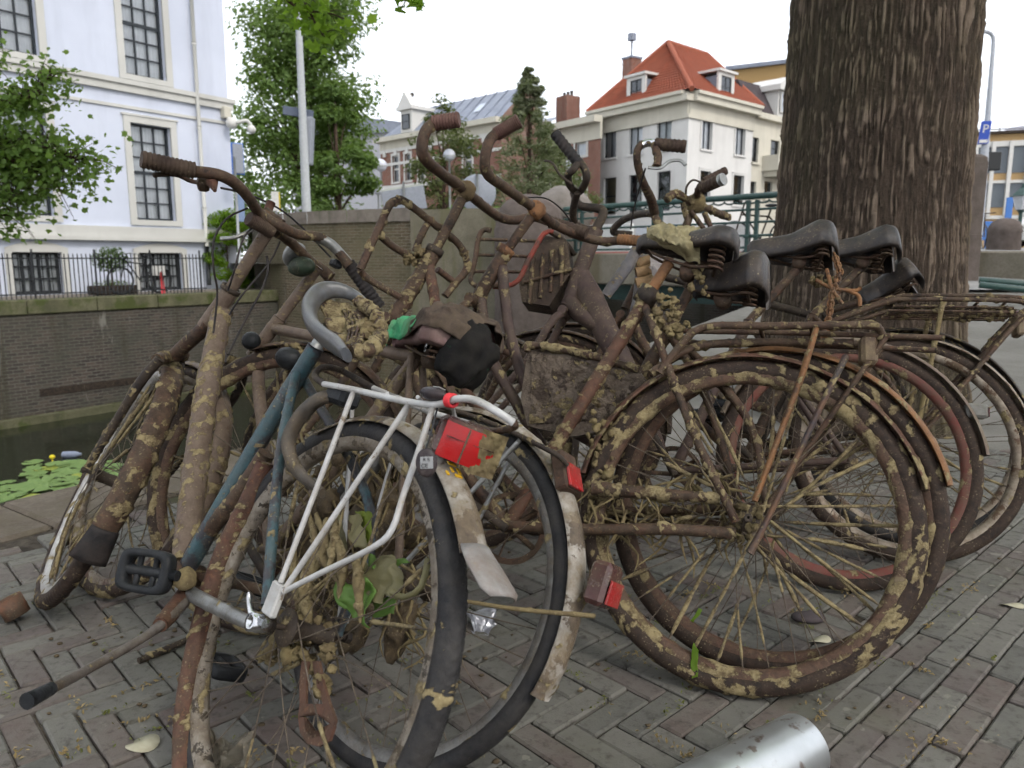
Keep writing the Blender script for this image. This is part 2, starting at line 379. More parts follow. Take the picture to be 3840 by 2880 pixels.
def m_paver():
    t = NT("paver_clay"); r = t.rnd(); gi = t.t.nodes.new("ShaderNodeNewGeometry").outputs['Random Per Island']
    rr = t.math('FRACT', t.math('ADD', t.math('MULTIPLY', r, 7.31), t.math('MULTIPLY', gi, 3.7)))
    co = t.t.nodes.new("ShaderNodeNewGeometry").outputs['Position']
    c = t.ramp(rr, [(0, (.092, .089, .081)), (.3, (.120, .115, .104)), (.5, (.102, .085, .079)), (.7, (.128, .121, .108)), (.86, (.106, .083, .075)), (1, (.081, .081, .080))], 'CONSTANT')
    n = t.noise(7, 7, .65, co); n2 = t.noise(38, 6, .7, co); f = t.noise(300, 3, .6, co)
    c = t.mix(t.ramp(n, [(.36, 0.), (.7, .75)]), c, (.145, .140, .122))
    c = t.mix(t.ramp(n2, [(.52, 0.), (.70, .7)]), c, (.036, .032, .028))
    c = t.mix(t.ramp(t.noise(2.2, 5, .6, co), [(.56, 0.), (.68, .4)]), c, (.085, .085, .055))
    c = t.mix(t.ramp(t.noise(17, 4, .5, co), [(.66, 0.), (.69, .7)]), c, (.20, .19, .16))
    ro = t.ramp(n2, [(.3, .62), (.7, .9)])
    h = t.math('ADD', t.math('MULTIPLY', n2, .8), t.math('MULTIPLY', f, .5))
    return t.fin(c, ro, 0, t.bump(h, .004, .6), .16)
M_PAVER = m_paver()
def m_stone(name, a, b, s=6, bump=.006, moss=None, streak=None):
    t = NT(name); n = t.noise(s, 8, .65); f = t.noise(s * 14, 5)
    c = t.mix(t.ramp(n, [(.33, 0.), (.67, 1.)]), a, b); c = t.mix(t.math('MULTIPLY', t.ramp(f, [(.45, 0.), (.7, 1.)]), .4), c, tuple(x * .55 for x in a))
    if streak: c = t.mix(t.ramp(t.noise(1.6, 6, .6, stretch=(1, 1, .12)), [(.55, 0.), (.68, .7)]), c, streak)
    if moss: c = t.mix(t.ramp(t.noise(2.0, 7, .7), [(.5, 0.), (.6, .8)]), c, moss)
    return t.fin(c, .9, 0, t.bump(t.math('ADD', n, f), bump, .6))
COPING = m_stone("coping_stone", (.15, .13, .11), (.23, .20, .17), 4, streak=(.09, .09, .055))
COPING2 = m_stone("mossy_coping", (.085, .085, .048), (.145, .138, .085), 3, moss=(.055, .070, .018), streak=(.05, .05, .03))
CONC = m_stone("bridge_concrete", (.16, .145, .115), (.24, .215, .175), 2.5, streak=(.12, .10, .06))
PILLAR = m_stone("pillar_granite", (.085, .068, .060), (.135, .112, .10), 5, .01); CONC2 = m_stone("wall_courses", (.13, .118, .085), (.20, .18, .135), 2.0, streak=(.10, .10, .03))
def m_brickwall(name, cols, mort, scale, streaks, co=None):
    t = NT(name); mp = t.t.nodes.new("ShaderNodeMapping"); t.l(t.tc.outputs['Object'], mp.inputs[0]); mp.inputs['Rotation'].default_value = (math.pi / 2, 0, 0)
    b = t.t.nodes.new("ShaderNodeTexBrick"); t.l(mp.outputs[0], b.inputs['Vector']); b.inputs['Scale'].default_value = 1; b.inputs['Brick Width'].default_value = .22; b.inputs['Row Height'].default_value = .075
    b.inputs['Mortar Size'].default_value = .010; b.inputs['Color1'].default_value = (*cols[0], 1); b.inputs['Color2'].default_value = (*cols[1], 1); b.inputs['Mortar'].default_value = (*mort, 1); b.inputs['Bias'].default_value = -.1
    n = t.noise(.7, 7, .65); c = t.mix(t.ramp(n, [(.4, 0.), (.64, .8)]), b.outputs[0], cols[2])
    c = t.mix(t.ramp(t.noise(1.4, 6, .6, stretch=(1, 1, .10)), [(.56, 0.), (.66, .55)]), c, streaks)
    c = t.mix(t.ramp(t.noise(2.6, 6, .6, stretch=(1, 1, .22)), [(.64, 0.), (.70, .55)]), c, (.25, .24, .21))
    return t.fin(c, .92, 0, t.bump(b.outputs['Fac'], .01, -.5))
QBRICK = m_brickwall("quay_brick", ((.050, .042, .037), (.098, .076, .062), (.066, .066, .052)), (.120, .114, .098), 1, (.045, .042, .024))
ABRICK = m_brickwall("abutment_brick", ((.085, .066, .042), (.150, .110, .075), (.10, .092, .055)), (.18, .16, .12), 1, (.06, .055, .033))

def sheet(name, pts, mat, kind="structure", nu=2, nv=2, zf=None, parent=None, **kw):
    a, b, c, d = [np.array(p, float) for p in pts]; V = []
    for i in range(nu):
        for j in range(nv):
            s, t = i / (nu - 1), j / (nv - 1); p = (a * (1 - s) + b * s) * (1 - t) + (d * (1 - s) + c * s) * t
            if zf: p[2] = zf(p)
            V.append(p)
    return MB().grid(np.array(V), nu, nv, smooth=False).build(name, mat, parent, kind=kind, **kw)
# near ground: right of the canal edge
P0 = Q0 + CP_ * .42; zoff = -.012
ground = sheet("ground", [P0 - CD * 25, P0 + CD * 420, P0 + CD * 420 + CP_ * 420, P0 - CD * 25 + CP_ * 420], M_GROUND, zf=lambda p: float(zramp(p[1])) - .02, nu=150, nv=60)
# joint bed under the pavers
bedpts = [(-6, -1, zoff), (-6, 3.7, zoff), (4.2, 3.7, zoff), (4.2, -1, zoff)]
def bed():
    V = []; n = 60                                     # keep inside the quay edge
    for i in range(n):
        y = -1 + 4.7 * i / (n - 1); xe = P0[0] + (y - P0[1]) * CD[0] / CD[1]
        V += [[xe + .002, y, zoff], [max(xe + .1, 4.2), y, zoff]]
    return MB().grid(np.array(V), n, 2, smooth=False).build("pavement", M_BED, kind="structure")
pavement = bed()
# pavers, herringbone, then running bond to the right
def pavers():
    W = .059; L = 3 * W; gap = .0032; th = R_(43); ct, st = math.cos(th), math.sin(th); cand = []
    a = GP(2960, 2880); c = GP(3480, 1960); nrm = np.array([c[1] - a[1], -(c[0] - a[0])])
    side = lambda p: (p[0] - a[0]) * nrm[0] + (p[1] - a[1]) * nrm[1]
    ok = lambda p: (p[1] < 3.62 and p[1] > .55 and p[0] < 4.1 and p[0] > -3.2 and ((p - P0[:2]) @ CP_[:2]) > .10)
    for i in range(-24, 26):
        for j in range(-90, 100):
            for k in (0, 1):
                cx, cy = ((-j + 6 * i + 1.5) * W, (j + .5) * W) if k == 0 else ((3 - j + 6 * i + .5) * W, (j + 1.5) * W)
                p = np.array([cx * ct - cy * st, cx * st + cy * ct + 1.6])
                if ok(p) and side(p) < .02: cand.append((p, th + k * math.pi / 2))
    for i in range(-40, 60):
        for j in range(-80, 90):
            cx, cy = (i + (.5 if j % 2 else 0) + .2 * ((j // 2) % 2)) * L, j * W; p = np.array([cx * ct - cy * st, cx * st + cy * ct + 1.6])
            if ok(p) and side(p) >= -.075: cand.append((p, th))
    def size(p):
        d = np.array([p[0], p[1], -HC]); dep = d[1] * CP - d[2] * SP
        if dep < .3: return 0
        u = CX + FPX * p[0] / dep; v = CY - FPX * (d[1] * SP + d[2] * CP) / dep
        if not (-150 < u < 3990 and 900 < v < 3050): return 0
        hid = (1180 < v < 2250 and 900 < u < 3400) * .45
        return (1 / dep ** 2) * (1 - hid)
    cand.sort(key=lambda q: -size(q[0]))
    protos = []
    for k in range(6):
        mb = MB(); mb.bbox((-L / 2 + gap / 2 + .001, -W / 2 + gap / 2, -.03), (L / 2 - gap / 2 - .001, W / 2 - gap / 2, 0), .0045)
        V = mb.v[0]; mb.v[0] = V + (np.stack([vn(V, 12, k * 3 + q) for q in range(3)], 1) - .5) * np.array([.006, .006, .002]); protos.append(mb.mesh("paver", M_PAVER))
    rest = MB(); rs = np.random.default_rng(5)
    base = MB().bbox((-L / 2 + gap / 2 + .001, -W / 2 + gap / 2, -.03), (L / 2 - gap / 2 - .001, W / 2 - gap / 2, 0), .0045)
    for n, (p, ang) in enumerate(cand):
        z = rs.normal(0, .0018); ang = ang + rs.normal(0, .008) + (math.pi if rs.random() < .5 else 0)
        tilt = (rs.normal(0, .008), rs.normal(0, .006))
        M = Matrix.Translation((p[0], p[1], z)) @ Matrix.Rotation(ang, 4, 'Z') @ Matrix.Rotation(tilt[0], 4, 'X') @ Matrix.Rotation(tilt[1], 4, 'Y')
        if n < 300 and size(p) > 0:
            o = bpy.data.objects.new("paver", protos[n % 6]); COL.objects.link(o); o.parent = pavement; o.matrix_local = M
        else:
            Mn = np.array(M); rest.add(base.v[0] @ Mn[:3, :3].T + Mn[:3, 3], base.q[0], base.t[0])
    rest.build("far_pavers", M_PAVER, pavement, kind="stuff")
pavers()
# coping slabs along the near quay edge
QCOP = m_stone("dusty_quay_edge", (.095, .078, .061), (.155, .130, .105), 7, moss=(.10, .085, .06))
def quay_near():
    w = sheet("near_quay_wall", [Q0 - CD * 25 + [0, 0, -4], Q0 + CD * 40 + [0, 0, -4], Q0 + CD * 40, Q0 - CD * 25], QBRICK, nu=2, nv=2)
    for k in range(-6, 8):
        mb = MB().bbox((.004, -.42, -.22), (.996, .0, .004), .012, mat4(Q0 + CD * k, CD, -CP_, [0, 0, 1]))
        mb.build("coping_slab", QCOP, w)
quay_near()
# water
def m_water():
    t = NT("canal_water"); n = t.noise(3.5, 4, .55, stretch=(1, 2, 1))
    return t.fin((.012, .016, .008), .05, 0, t.bump(n, .02, .25), .6)
sheet("water", [Q0 - CD * 25 + [0, 0, WATER], Q0 + CD * 420 + [0, 0, WATER], FQ0 + CD * 420 + [0, 0, WATER] - CP_ * 2, FQ0 - CD * 25 + [0, 0, WATER] - CP_ * 2], m_water())
# far quay: wall, coping, pavement behind
FL = frame_xy(FQ0, CD)                         # x along the far quay, -y towards the water
def far_quay():
    root = empty("far_quay_wall", FL, kind="structure"); L = 12.0
    MB().box((-22, .0, -3.2), (L, .5, -.32)).build("brick_face", QBRICK, root)
    k = -22
    while k < L:
        MB().bbox((k + .005, -.06, -.318), (min(k + 1.495, L), .55, 0), .02).build("coping_slab", COPING2, root); k += 1.5
    MB().box((-22, -.25, -3.2), (L, .0, WATER + .16)).build("footing", COPING2, root)
    MB().box((.6, -.02, WATER + .55), (3.0, .0, WATER + .72)).build("outlet", DARK, root)
    g = FQ0 - CP_ * .5
    sheet("far_pavement", [g - CD * 22 + [0, 0, -.02], g + CD * 300 + [0, 0, -.02], g + CD * 300 - CP_ * 400 + [0, 0, -.02], g - CD * 22 - CP_ * 400 + [0, 0, -.02]], COPING)
far_quay()
# street level beyond the canal bend, higher than the quay
FGZ = .75
def far_ground():
    a = DP(870, 900, 22); a[2] = FGZ; b = DP(2000, 900, 18.5); b[2] = FGZ
    sheet("far_street", [a, b, b + np.array([150, 380, 0]), a + np.array([-160, 380, 0])], M_GROUND)
far_ground()
# abutment wall with coping, curved round to the stone pillar
def abutment():
    root = empty("abutment_wall", loc=(0, 0, 0), label="brick canal wall with pale stone coping beside the bridge", category="wall")
    pl = [DP(925, 800, 34)[:2]]
    for u, t in ((962, 23.6), (1000, 22.2), (1060, 21.2), (1150, 20.5), (1300, 19.8), (1440, 19.3), (1545, 18.9)): p = DP(u, 800, t); pl.append(p[:2])
    top = 2.12
    def run(P, z0, z1, off, name, mat):
        V = []
        for p in P:
            d = np.array([p[0], p[1]]) / np.linalg.norm(p); q = p - d * off
            V += [[q[0], q[1], z0], [q[0], q[1], z1], [*(q + d * (.6 + off)), z1], [*(q + d * (.6 + off)), z0]]
        MB().grid(np.array(V), len(P), 4, False, True, smooth=False).build(name, mat, root)
    run(pl, -3.2, top - .32, 0, "brick_face", ABRICK)
    for i in range(len(pl) - 1):
        a, b = pl[i], pl[i + 1]; run([a + (b - a) * .006, b - (b - a) * .006], top - .318, top, .07, "coping_slab", COPING)
    pl2 = [DP(u, 800, t)[:2] for u, t in ((1538, 18.86), (1700, 18.4), (1900, 17.9))]
    for i, (z0, z1) in enumerate(((-3.2, .1), (.104, .8), (.804, 1.4), (1.404, 2.06))): run(pl2, z0, z1, .03, "stone_course", CONC2)
    # pillar with a rounded head
    r2 = empty("stone_pillar", loc=(0, 0, 0), label="dark granite bridge pillar with rough rounded head", category="pillar")
    c = DP(1985, 900, 17.0); h = DP(1985, 735, 17.0)[2]; s = .78
    V = []; n = 14
    for z, k in ((-1.5, 1.0), (1.0, 1.0), (h - .75, 1.0), (h - .70, .96), (h - .5, .95), (h - .28, .86), (h - .1, .62), (h, .2)):
        for a in range(n):
            q = 2 * math.pi * a / n; cx_, sx_ = math.cos(q), math.sin(q); m = max(abs(cx_), abs(sx_)) ** .75; V.append([c[0] + s * k * cx_ / m, c[1] + s * k * sx_ / m, z])
    V = np.array(V); V += (np.stack([vn(V, 3, k) for k in range(3)], 1) - .5) * .05
    MB().grid(V, 8, n, False, True, True).build("shaft", PILLAR, r2)
    c2 = DP(2105, 900, 18.4); h2 = DP(2100, 705, 18.4)[2]; mb = MB().ball([c2[0], c2[1], h2 - .6], .72, 22, 14, (1, 1, .85), rough=.18, rs=2.5); mb.tube([[c2[0], c2[1], -1], [c2[0], c2[1], h2 - .6]], .68, 16)
    r3 = mb.build("boulder_post", m_stone("boulder", (.15, .135, .12), (.23, .205, .185), 4, .02), None, label="pale rough round-headed stone post behind the dark pillar", category="post")
abutment()
# bridge: deck edge, girder, green railing
GREEN = plain("bridge_green", (.016, .045, .040), .45, 0, (.028, .065, .058), 12)
def bridge():
    A_ = DP(2120, 960, 17.0); B_ = DP(3640, 900, 11.2)
    zA, zB = .93, .95; A2 = np.array([A_[0], A_[1], 0]); B2 = np.array([B_[0], B_[1], 0]); d = B2 - A2; Lb = np.linalg.norm(d); F = frame_xy(A2, d)
    F_b = F; root = empty("bridge", F, label="road bridge with pale deck edge over dark green girder", category="bridge")
    MB().box((-1, 0, .42), (Lb + 1, 8, .95)).build("deck", CONC, root)
    MB().bbox((-1, -.12, .36), (Lb + 1, -.002, 1.0), .03).build("deck_edge", CONC, root)
    MB().box((-1, .3, .02), (Lb + 1, .5, .355)).build("girder", GREEN, root)
    MB().box((-1, .28, .30), (Lb + 1, .52, .34)).build("girder_flange", GREEN, root); MB().box((-14, 7.2, -3.2), (Lb + 1, 7.8, .41)).build("added_dark_wall", QBRICK, root)  # brick wall added behind the girder so the gap beneath looks dark
    rl = empty("bridge_railing", F, label="dark green iron railing along the bridge edge", category="railing")
    zt = .95; top = 1.0
    MB().tube([(0, -.05, zt + top), (Lb, -.05, zt + top + .04)], .055, 10, flat=.8).build("top_rail", GREEN, rl)
    pm = None; k = 0
    for h in (.78, .56, .33, .12): MB().tube([(0, -.05, zt + h), (Lb, -.05, zt + h + .03)], .022, 8).build("rail", GREEN, rl)
    x = .35
    while x < Lb:
        mb = MB().bbox((-.035, -.085, -.35), (.035, -.015, top - .04), .008).bbox((-.06, -.11, .3), (.06, .01, .36), .01)
        mb.tube([(-.11, -.05, -.3), (-.11, -.05, top - .05)], .02, 8) if False else None
        if pm is None: pm = mb.mesh("post", GREEN)
        for dx in (0, .17):
            o = bpy.data.objects.new("post", pm); COL.objects.link(o); o.parent = rl; o.location = (x + dx, 0, zt)
        x += 2.05
    sm = MB()                                            # scalloped trim below the handrail
    n = int(Lb / .22)
    for i in range(n):
        a = np.linspace(0, np.pi, 8); P = np.array([[i * .22 + .11 - .11 * math.cos(q), -.05, zt + top - .045 - .05 * math.sin(q)] for q in a]); sm.tube(P, .016, 6, curve=False, step=9, caps=False)
    sm.build("scalloped_trim", GREEN, rl, kind="stuff")
    # near pillar behind the tree
    c = DP(3588, 900, 10.6); z0 = float(zramp(c[1])); ztop = DP(3660, 590, 10.6)[2]
    mb = MB(); V = []; n = 16; s = .215
    for z, k in ((z0 - .3, 1.06), (z0 + .6, 1.03), (z0 + .61, 1.0), (ztop - .12, 1.0), (ztop - .04, .95), (ztop, .7)):
        for a in range(n):
            q = 2 * math.pi * a / n; m = max(abs(math.cos(q)), abs(math.sin(q))) ** .9; V.append([c[0] + s * k * math.cos(q) / m, c[1] + s * k * math.sin(q) / m, z])
    mb.grid(np.array(V), 6, n, False, True, False); mb.add([[c[0], c[1], ztop + .01]]); t = mb.n - 1; mb.t.append(np.array([[t, t - n + k, t - n + (k + 1) % n] for k in range(n)])); mb.ts.append(np.full(n, False))
    mb.build("gate_pillar", PILLAR, None, label="tall grey stone pillar half hidden behind the tree trunk", category="pillar")
    # round-headed stone block across the road
    c = DP(3762, 930, 21); z0 = float(zramp(c[1])); mb = MB(); V = []; n = 20; w = .40
    for z, k in ((z0 - .2, 1.05), (z0 + .45, 1.0), (z0 + .47, 1.04), (z0 + .62, 1.0), (z0 + .76, .8), (z0 + .84, .45), (z0 + .86, .05)):
        for a in range(n): q = 2 * math.pi * a / n; V.append([c[0] + w * k * math.cos(q), c[1] + w * k * math.sin(q), z])
    mb.grid(np.array(V), 7, n, False, True, True); mb.build("stone_bollard", PILLAR, None, label="round-headed stone block at the far side of the road", category="bollard")
    # low green kerb rails
    for i, (va, vb) in enumerate(((1050, 1062), (1068, 1092))):
        a = DP(3672, va, 9.0 - i * .6); b = DP(4300, vb + 40, 8.4 - i * .6); MB().tube([a, b], .035, 8).build("kerb_rail", GREEN, None, label="low dark green kerb rail beside the road, " + ("farther" if i == 0 else "nearer") + " of the two", category="rail", group="low kerb rails")
    # road on the bridge ramp
    V = []
    for y in np.linspace(9.5, 60, 30): V += [[y * .5, y, zramp(y) + .004], [y * 1.2 + 6, y, zramp(y) + .004]]
    t = NT("road_asphalt"); n = t.noise(4, 6); f = t.noise(90, 4)
    m = t.fin(t.mix(t.ramp(n, [(.35, 0.), (.65, 1.)]), (.20, .195, .19), (.27, .265, .26)), .85, 0, t.bump(f, .004, .5))
    MB().grid(np.array(V), 30, 2, smooth=False).build("road", m, None, kind="structure")
bridge()
# water lilies
def lilies():
    LP = plain("lily_leaf", (.10, .18, .045), .5, 0, (.19, .27, .085), 3); LY = plain("lily_leaf_yellow", (.30, .30, .04), .5, 0, (.18, .27, .05), 5); rs = np.random.default_rng(8)
    meshes = []
    for k in range(5):
        n = 18; a = np.linspace(.18, 2 * np.pi - .18, n); r = 1 + .08 * np.sin(a * 5 + k) + rs.normal(0, .03, n)
        V = np.vstack([[[0, 0, .02]], np.stack([r * .55 * np.cos(a), r * .55 * np.sin(a), .005 + .015 * rs.random(n)], 1), np.stack([r * np.cos(a), r * np.sin(a), .02 + .05 * rs.random(n)], 1)])
        T = [[0, i + 1, i + 2] for i in range(n - 1)]; Q = [[i + 1, i + 1 + n, i + 2 + n, i + 2] for i in range(n - 1)]
        meshes.append(MB().add(V, Q, T, True).mesh("lily_pad", LY if k == 4 else LP))
    spots = []
    for _ in range(1500):
        u, v = rs.uniform(-60, 440), rs.uniform(1690, 1900)
        d = ((u - 300) / 170) ** 2 + ((v - 1790) / 62) ** 2; d2 = ((u - 30) / 110) ** 2 + ((v - 1845) / 40) ** 2; d3 = ((u - 140) / 70) ** 2 + ((v - 1760) / 30) ** 2
        if min(d, d2, d3 * 1.6) < 1 and rs.random() < .8:
            p = GP(u, v, WATER)
            if all((p[0] - q[0]) ** 2 + (p[1] - q[1]) ** 2 > .045 for q in spots): spots.append(p)
    for i, p in enumerate(spots[:110]):
        o = bpy.data.objects.new("lily_pad", meshes[i % 5 if rs.random() < .5 else i % 4]); COL.objects.link(o); s = rs.uniform(.12, .24)
        o.location = (p[0], p[1], WATER + .004 + .004 * (i % 7)); o.scale = (s, s, s); o.rotation_euler = (rs.normal(0, .05), rs.normal(0, .05), rs.uniform(0, 6.28))
        tag(o, "round green water-lily pad floating on the canal", "lily pad", "water-lily pads on the canal")
    p = GP(197, 1732, WATER); MB().ball([p[0], p[1], WATER + .09], .05, 10, 8, (1, 1, .8), rough=.2).tube([[p[0], p[1], WATER], [p[0], p[1], WATER + .1]], .012, 6).build("lily_flower", plain("lily_yellow", (.75, .60, .02), .5), None, label="yellow water-lily bud standing among the pads", category="flower")
    p = GP(262, 1715, WATER); MB().tube([[p[0] - .12, p[1], WATER + .05], [p[0] - .06, p[1], WATER + .05], [p[0] + .1, p[1] + .03, WATER + .05], [p[0] + .15, p[1] + .04, WATER + .05], [p[0] + .19, p[1] + .05, WATER + .05]], [.06, .065, .06, .03, .02], 10, curve=False).build("plastic_bottle", plain("bottle_blue", (.22, .25, .33), .3), None, label="pale blue plastic bottle floating by the lily pads", category="bottle")
lilies()
# ------------------------------------------------------------------ buildings
class Fac:
    """a facade: local x along the wall (to the right seen from outside), y inward, z up"""
    def __init__(s, root, F, R0): s.root = root; s.F = np.array(F); s.L = np.linalg.inv(np.array(R0)) @ s.F     # facade frame in the root's frame
    def px(s, u, v, off=0.0):
        d = ray(u, v); n = s.F[:3, 1]; p0 = s.F[:3, 3] + n * off; t = ((p0 - EYE) @ n) / (d @ n); w = EYE + d * t - s.F[:3, 3]
        return w @ s.F[:3, 0], w[2]
    def put(s, mb, name, mat, parent=None, **kw): return mb.xf(s.L).build(name, mat, parent or s.root, **kw)
    def wall(s, x0, x1, z0, z1, holes, mat, name="wall", depth=.22, y=0.0):
        xs = sorted({x0, x1, *[h[0] for h in holes], *[h[1] for h in holes]}); zs = sorted({z0, z1, *[h[2] for h in holes], *[h[3] for h in holes]})
        xs = [x for x in xs if x0 <= x <= x1]; zs = [z for z in zs if z0 <= z <= z1]; mb = MB()
        for i in range(len(xs) - 1):
            for j in range(len(zs) - 1):
                cx, cz = (xs[i] + xs[i + 1]) / 2, (zs[j] + zs[j + 1]) / 2
                if any(h[0] < cx < h[1] and h[2] < cz < h[3] for h in holes): continue
                mb.add([[xs[i], y, zs[j]], [xs[i + 1], y, zs[j]], [xs[i + 1], y, zs[j + 1]], [xs[i], y, zs[j + 1]]], [[0, 1, 2, 3]])
        for a, b, c, d in holes:
            P = [[a, c], [b, c], [b, d], [a, d]]
            for k in range(4):
                p, q = P[k], P[(k + 1) % 4]; mb.add([[p[0], y, p[1]], [q[0], y, q[1]], [q[0], y + depth, q[1]], [p[0], y + depth, p[1]]], [[0, 3, 2, 1]])
        return s.put(mb, name, mat)
    def window(s, a, b, c, d, cols, rows, frame, glass, curtain=None, surround=None, sill=None, y=.14, bar=.035, edge=.06, thick_row=None, sw=.18, parent=None, rb=.6):
        mb = MB()
        mb.box((a, y, c), (a + edge, y + .06, d)).box((b - edge, y, c), (b, y + .06, d)).box((a + edge, y, c), (b - edge, y + .06, c + edge)).box((a + edge, y, d - edge), (b - edge, y + .06, d))
        ia, ib, ic, id_ = a + edge, b - edge, c + edge, d - edge
        for k in range(1, cols): x = ia + (ib - ia) * k / cols; mb.box((x - bar / 2, y + .005, ic), (x + bar / 2, y + .05, id_))
        for k in range(1, rows):
            z = ic + (id_ - ic) * k / rows; h = bar * (2.2 if k == thick_row else 1); mb.box((ia, y + .008, z - h / 2), (ib, y + .048, z + h / 2))
        o = s.put(mb, "window", frame, parent)
        for i in range(cols):
            for j in range(rows):
                x0, x1 = ia + (ib - ia) * i / cols, ia + (ib - ia) * (i + 1) / cols; z0, z1 = ic + (id_ - ic) * j / rows, ic + (id_ - ic) * (j + 1) / rows
                s.put(MB().add([[x0, y + .03, z0], [x1, y + .03, z0], [x1, y + .03, z1], [x0, y + .03, z1]], [[0, 1, 2, 3]]), "pane", glass, o)
        if curtain:
            n = 40; V = []
            for k in range(n):
                t = k / (n - 1); x = a + (b - a) * t; V += [[x, y + .10 + .02 * math.sin(k * 1.9 + a), c], [x, y + .10 + .02 * math.sin(k * 1.9 + a), d]]
            s.put(MB().grid(np.array(V), n, 2, smooth=True), "curtain", curtain, o)
        else: s.put(MB().box((a - rb, y + (.4 if rb else .09), c - rb * .6), (b + rb, y + (.42 if rb else .095), d + rb * .6)), "room_back", M_ROOM, o)
        if surround:
            mb = MB(); w = sw
            mb.box((a - w, -.05, c), (a, .02, d)).box((b, -.05, c), (b + w, .02, d)).box((a - w, -.052, d), (b + w, .02, d + w)).box((a - w, -.052, c - w * .8), (b + w, .02, c))
            mb.box((a - w - .05, -.075, d + w), (b + w + .05, .02, d + w + .05)); s.put(mb, "surround", surround, o)
        if sill: s.put(MB().box((a - .12, -.10, c - .12), (b + .12, .03, c - .002)), "sill", sill, o)
        return o
def m_glass():
    t = NT("window_glass"); gl = t.t.nodes.new("ShaderNodeBsdfGlossy"); gl.inputs['Roughness'].default_value = .04; gl.inputs['Color'].default_value = (.85, .88, .92, 1)
    tr = t.t.nodes.new("ShaderNodeBsdfTransparent"); tr.inputs[0].default_value = (.93, .95, .96, 1); fr = t.t.nodes.new("ShaderNodeFresnel"); fr.inputs[0].default_value = 1.5
    mx = t.t.nodes.new("ShaderNodeMixShader"); f2 = t.math('ADD', t.math('MULTIPLY', fr.outputs[0], 1.0), .05); t.l(f2, mx.inputs[0]); t.l(tr.outputs[0], mx.inputs[1]); t.l(gl.outputs[0], mx.inputs[2]); t.l(mx.outputs[0], t.out.inputs[0]); return t.m
GLASS = m_glass()
M_ROOM = plain("dark_room", (.035, .037, .042), .9); CURT = plain("curtain_cloth", (.74, .75, .77), .9, 0, (.60, .61, .64), 3)
def m_render(name, a, b, s=.6):
    t = NT(name); n = t.noise(s, 6); st = t.noise(1.2, 6, .6, stretch=(1, 1, .15)); f = t.noise(30, 4)
    c = t.mix(t.ramp(n, [(.35, 0.), (.65, 1.)]), a, b); c = t.mix(t.ramp(st, [(.52, 0.), (.72, .45)]), c, tuple(x * .74 for x in a)); c = t.mix(t.ramp(t.noise(.35, 4), [(.5, 0.), (.7, .25)]), c, tuple(x * .85 for x in a))
    return t.fin(c, .75, 0, t.bump(f, .003, .3))
WHITE = m_render("white_render", (.525, .56, .655), (.575, .61, .705)); CREAM = m_render("cream_stone", (.49, .485, .455), (.54, .535, .505)); WHITE2 = m_render("white_stucco", (.58, .57, .55), (.64, .63, .61)); CREAM2 = m_render("cream_stucco", (.50, .475, .40), (.56, .53, .45))
BLACKP = plain("black_iron", (.012, .014, .016), .5); DKFRAME = plain("dark_window_frame", (.018, .024, .030), .45); WFRAME = plain("white_window_frame", (.62, .61, .58), .5); LEAD = plain("roof_lead", (.17, .19, .24), .5, 0, (.22, .245, .30), 2)
RBRICK = m_brickwall("house_brick", ((.20, .085, .060), (.26, .115, .080), (.17, .085, .065)), (.25, .21, .18), 1, (.15, .08, .06))
def m_tile():
    t = NT("red_tiles"); n = t.noise(1.5, 6); r = t.t.nodes.new("ShaderNodeNewGeometry").outputs['Random Per Island']
    c = t.mix(r, (.22, .070, .042), (.31, .098, .058)); c = t.mix(t.ramp(n, [(.5, 0.), (.7, .5)]), c, (.33, .09, .05)); return t.fin(c, .75)
TILE = m_tile(); SLATE = m_stone("dark_slate", (.055, .045, .048), (.085, .072, .075), 1.5, .01)

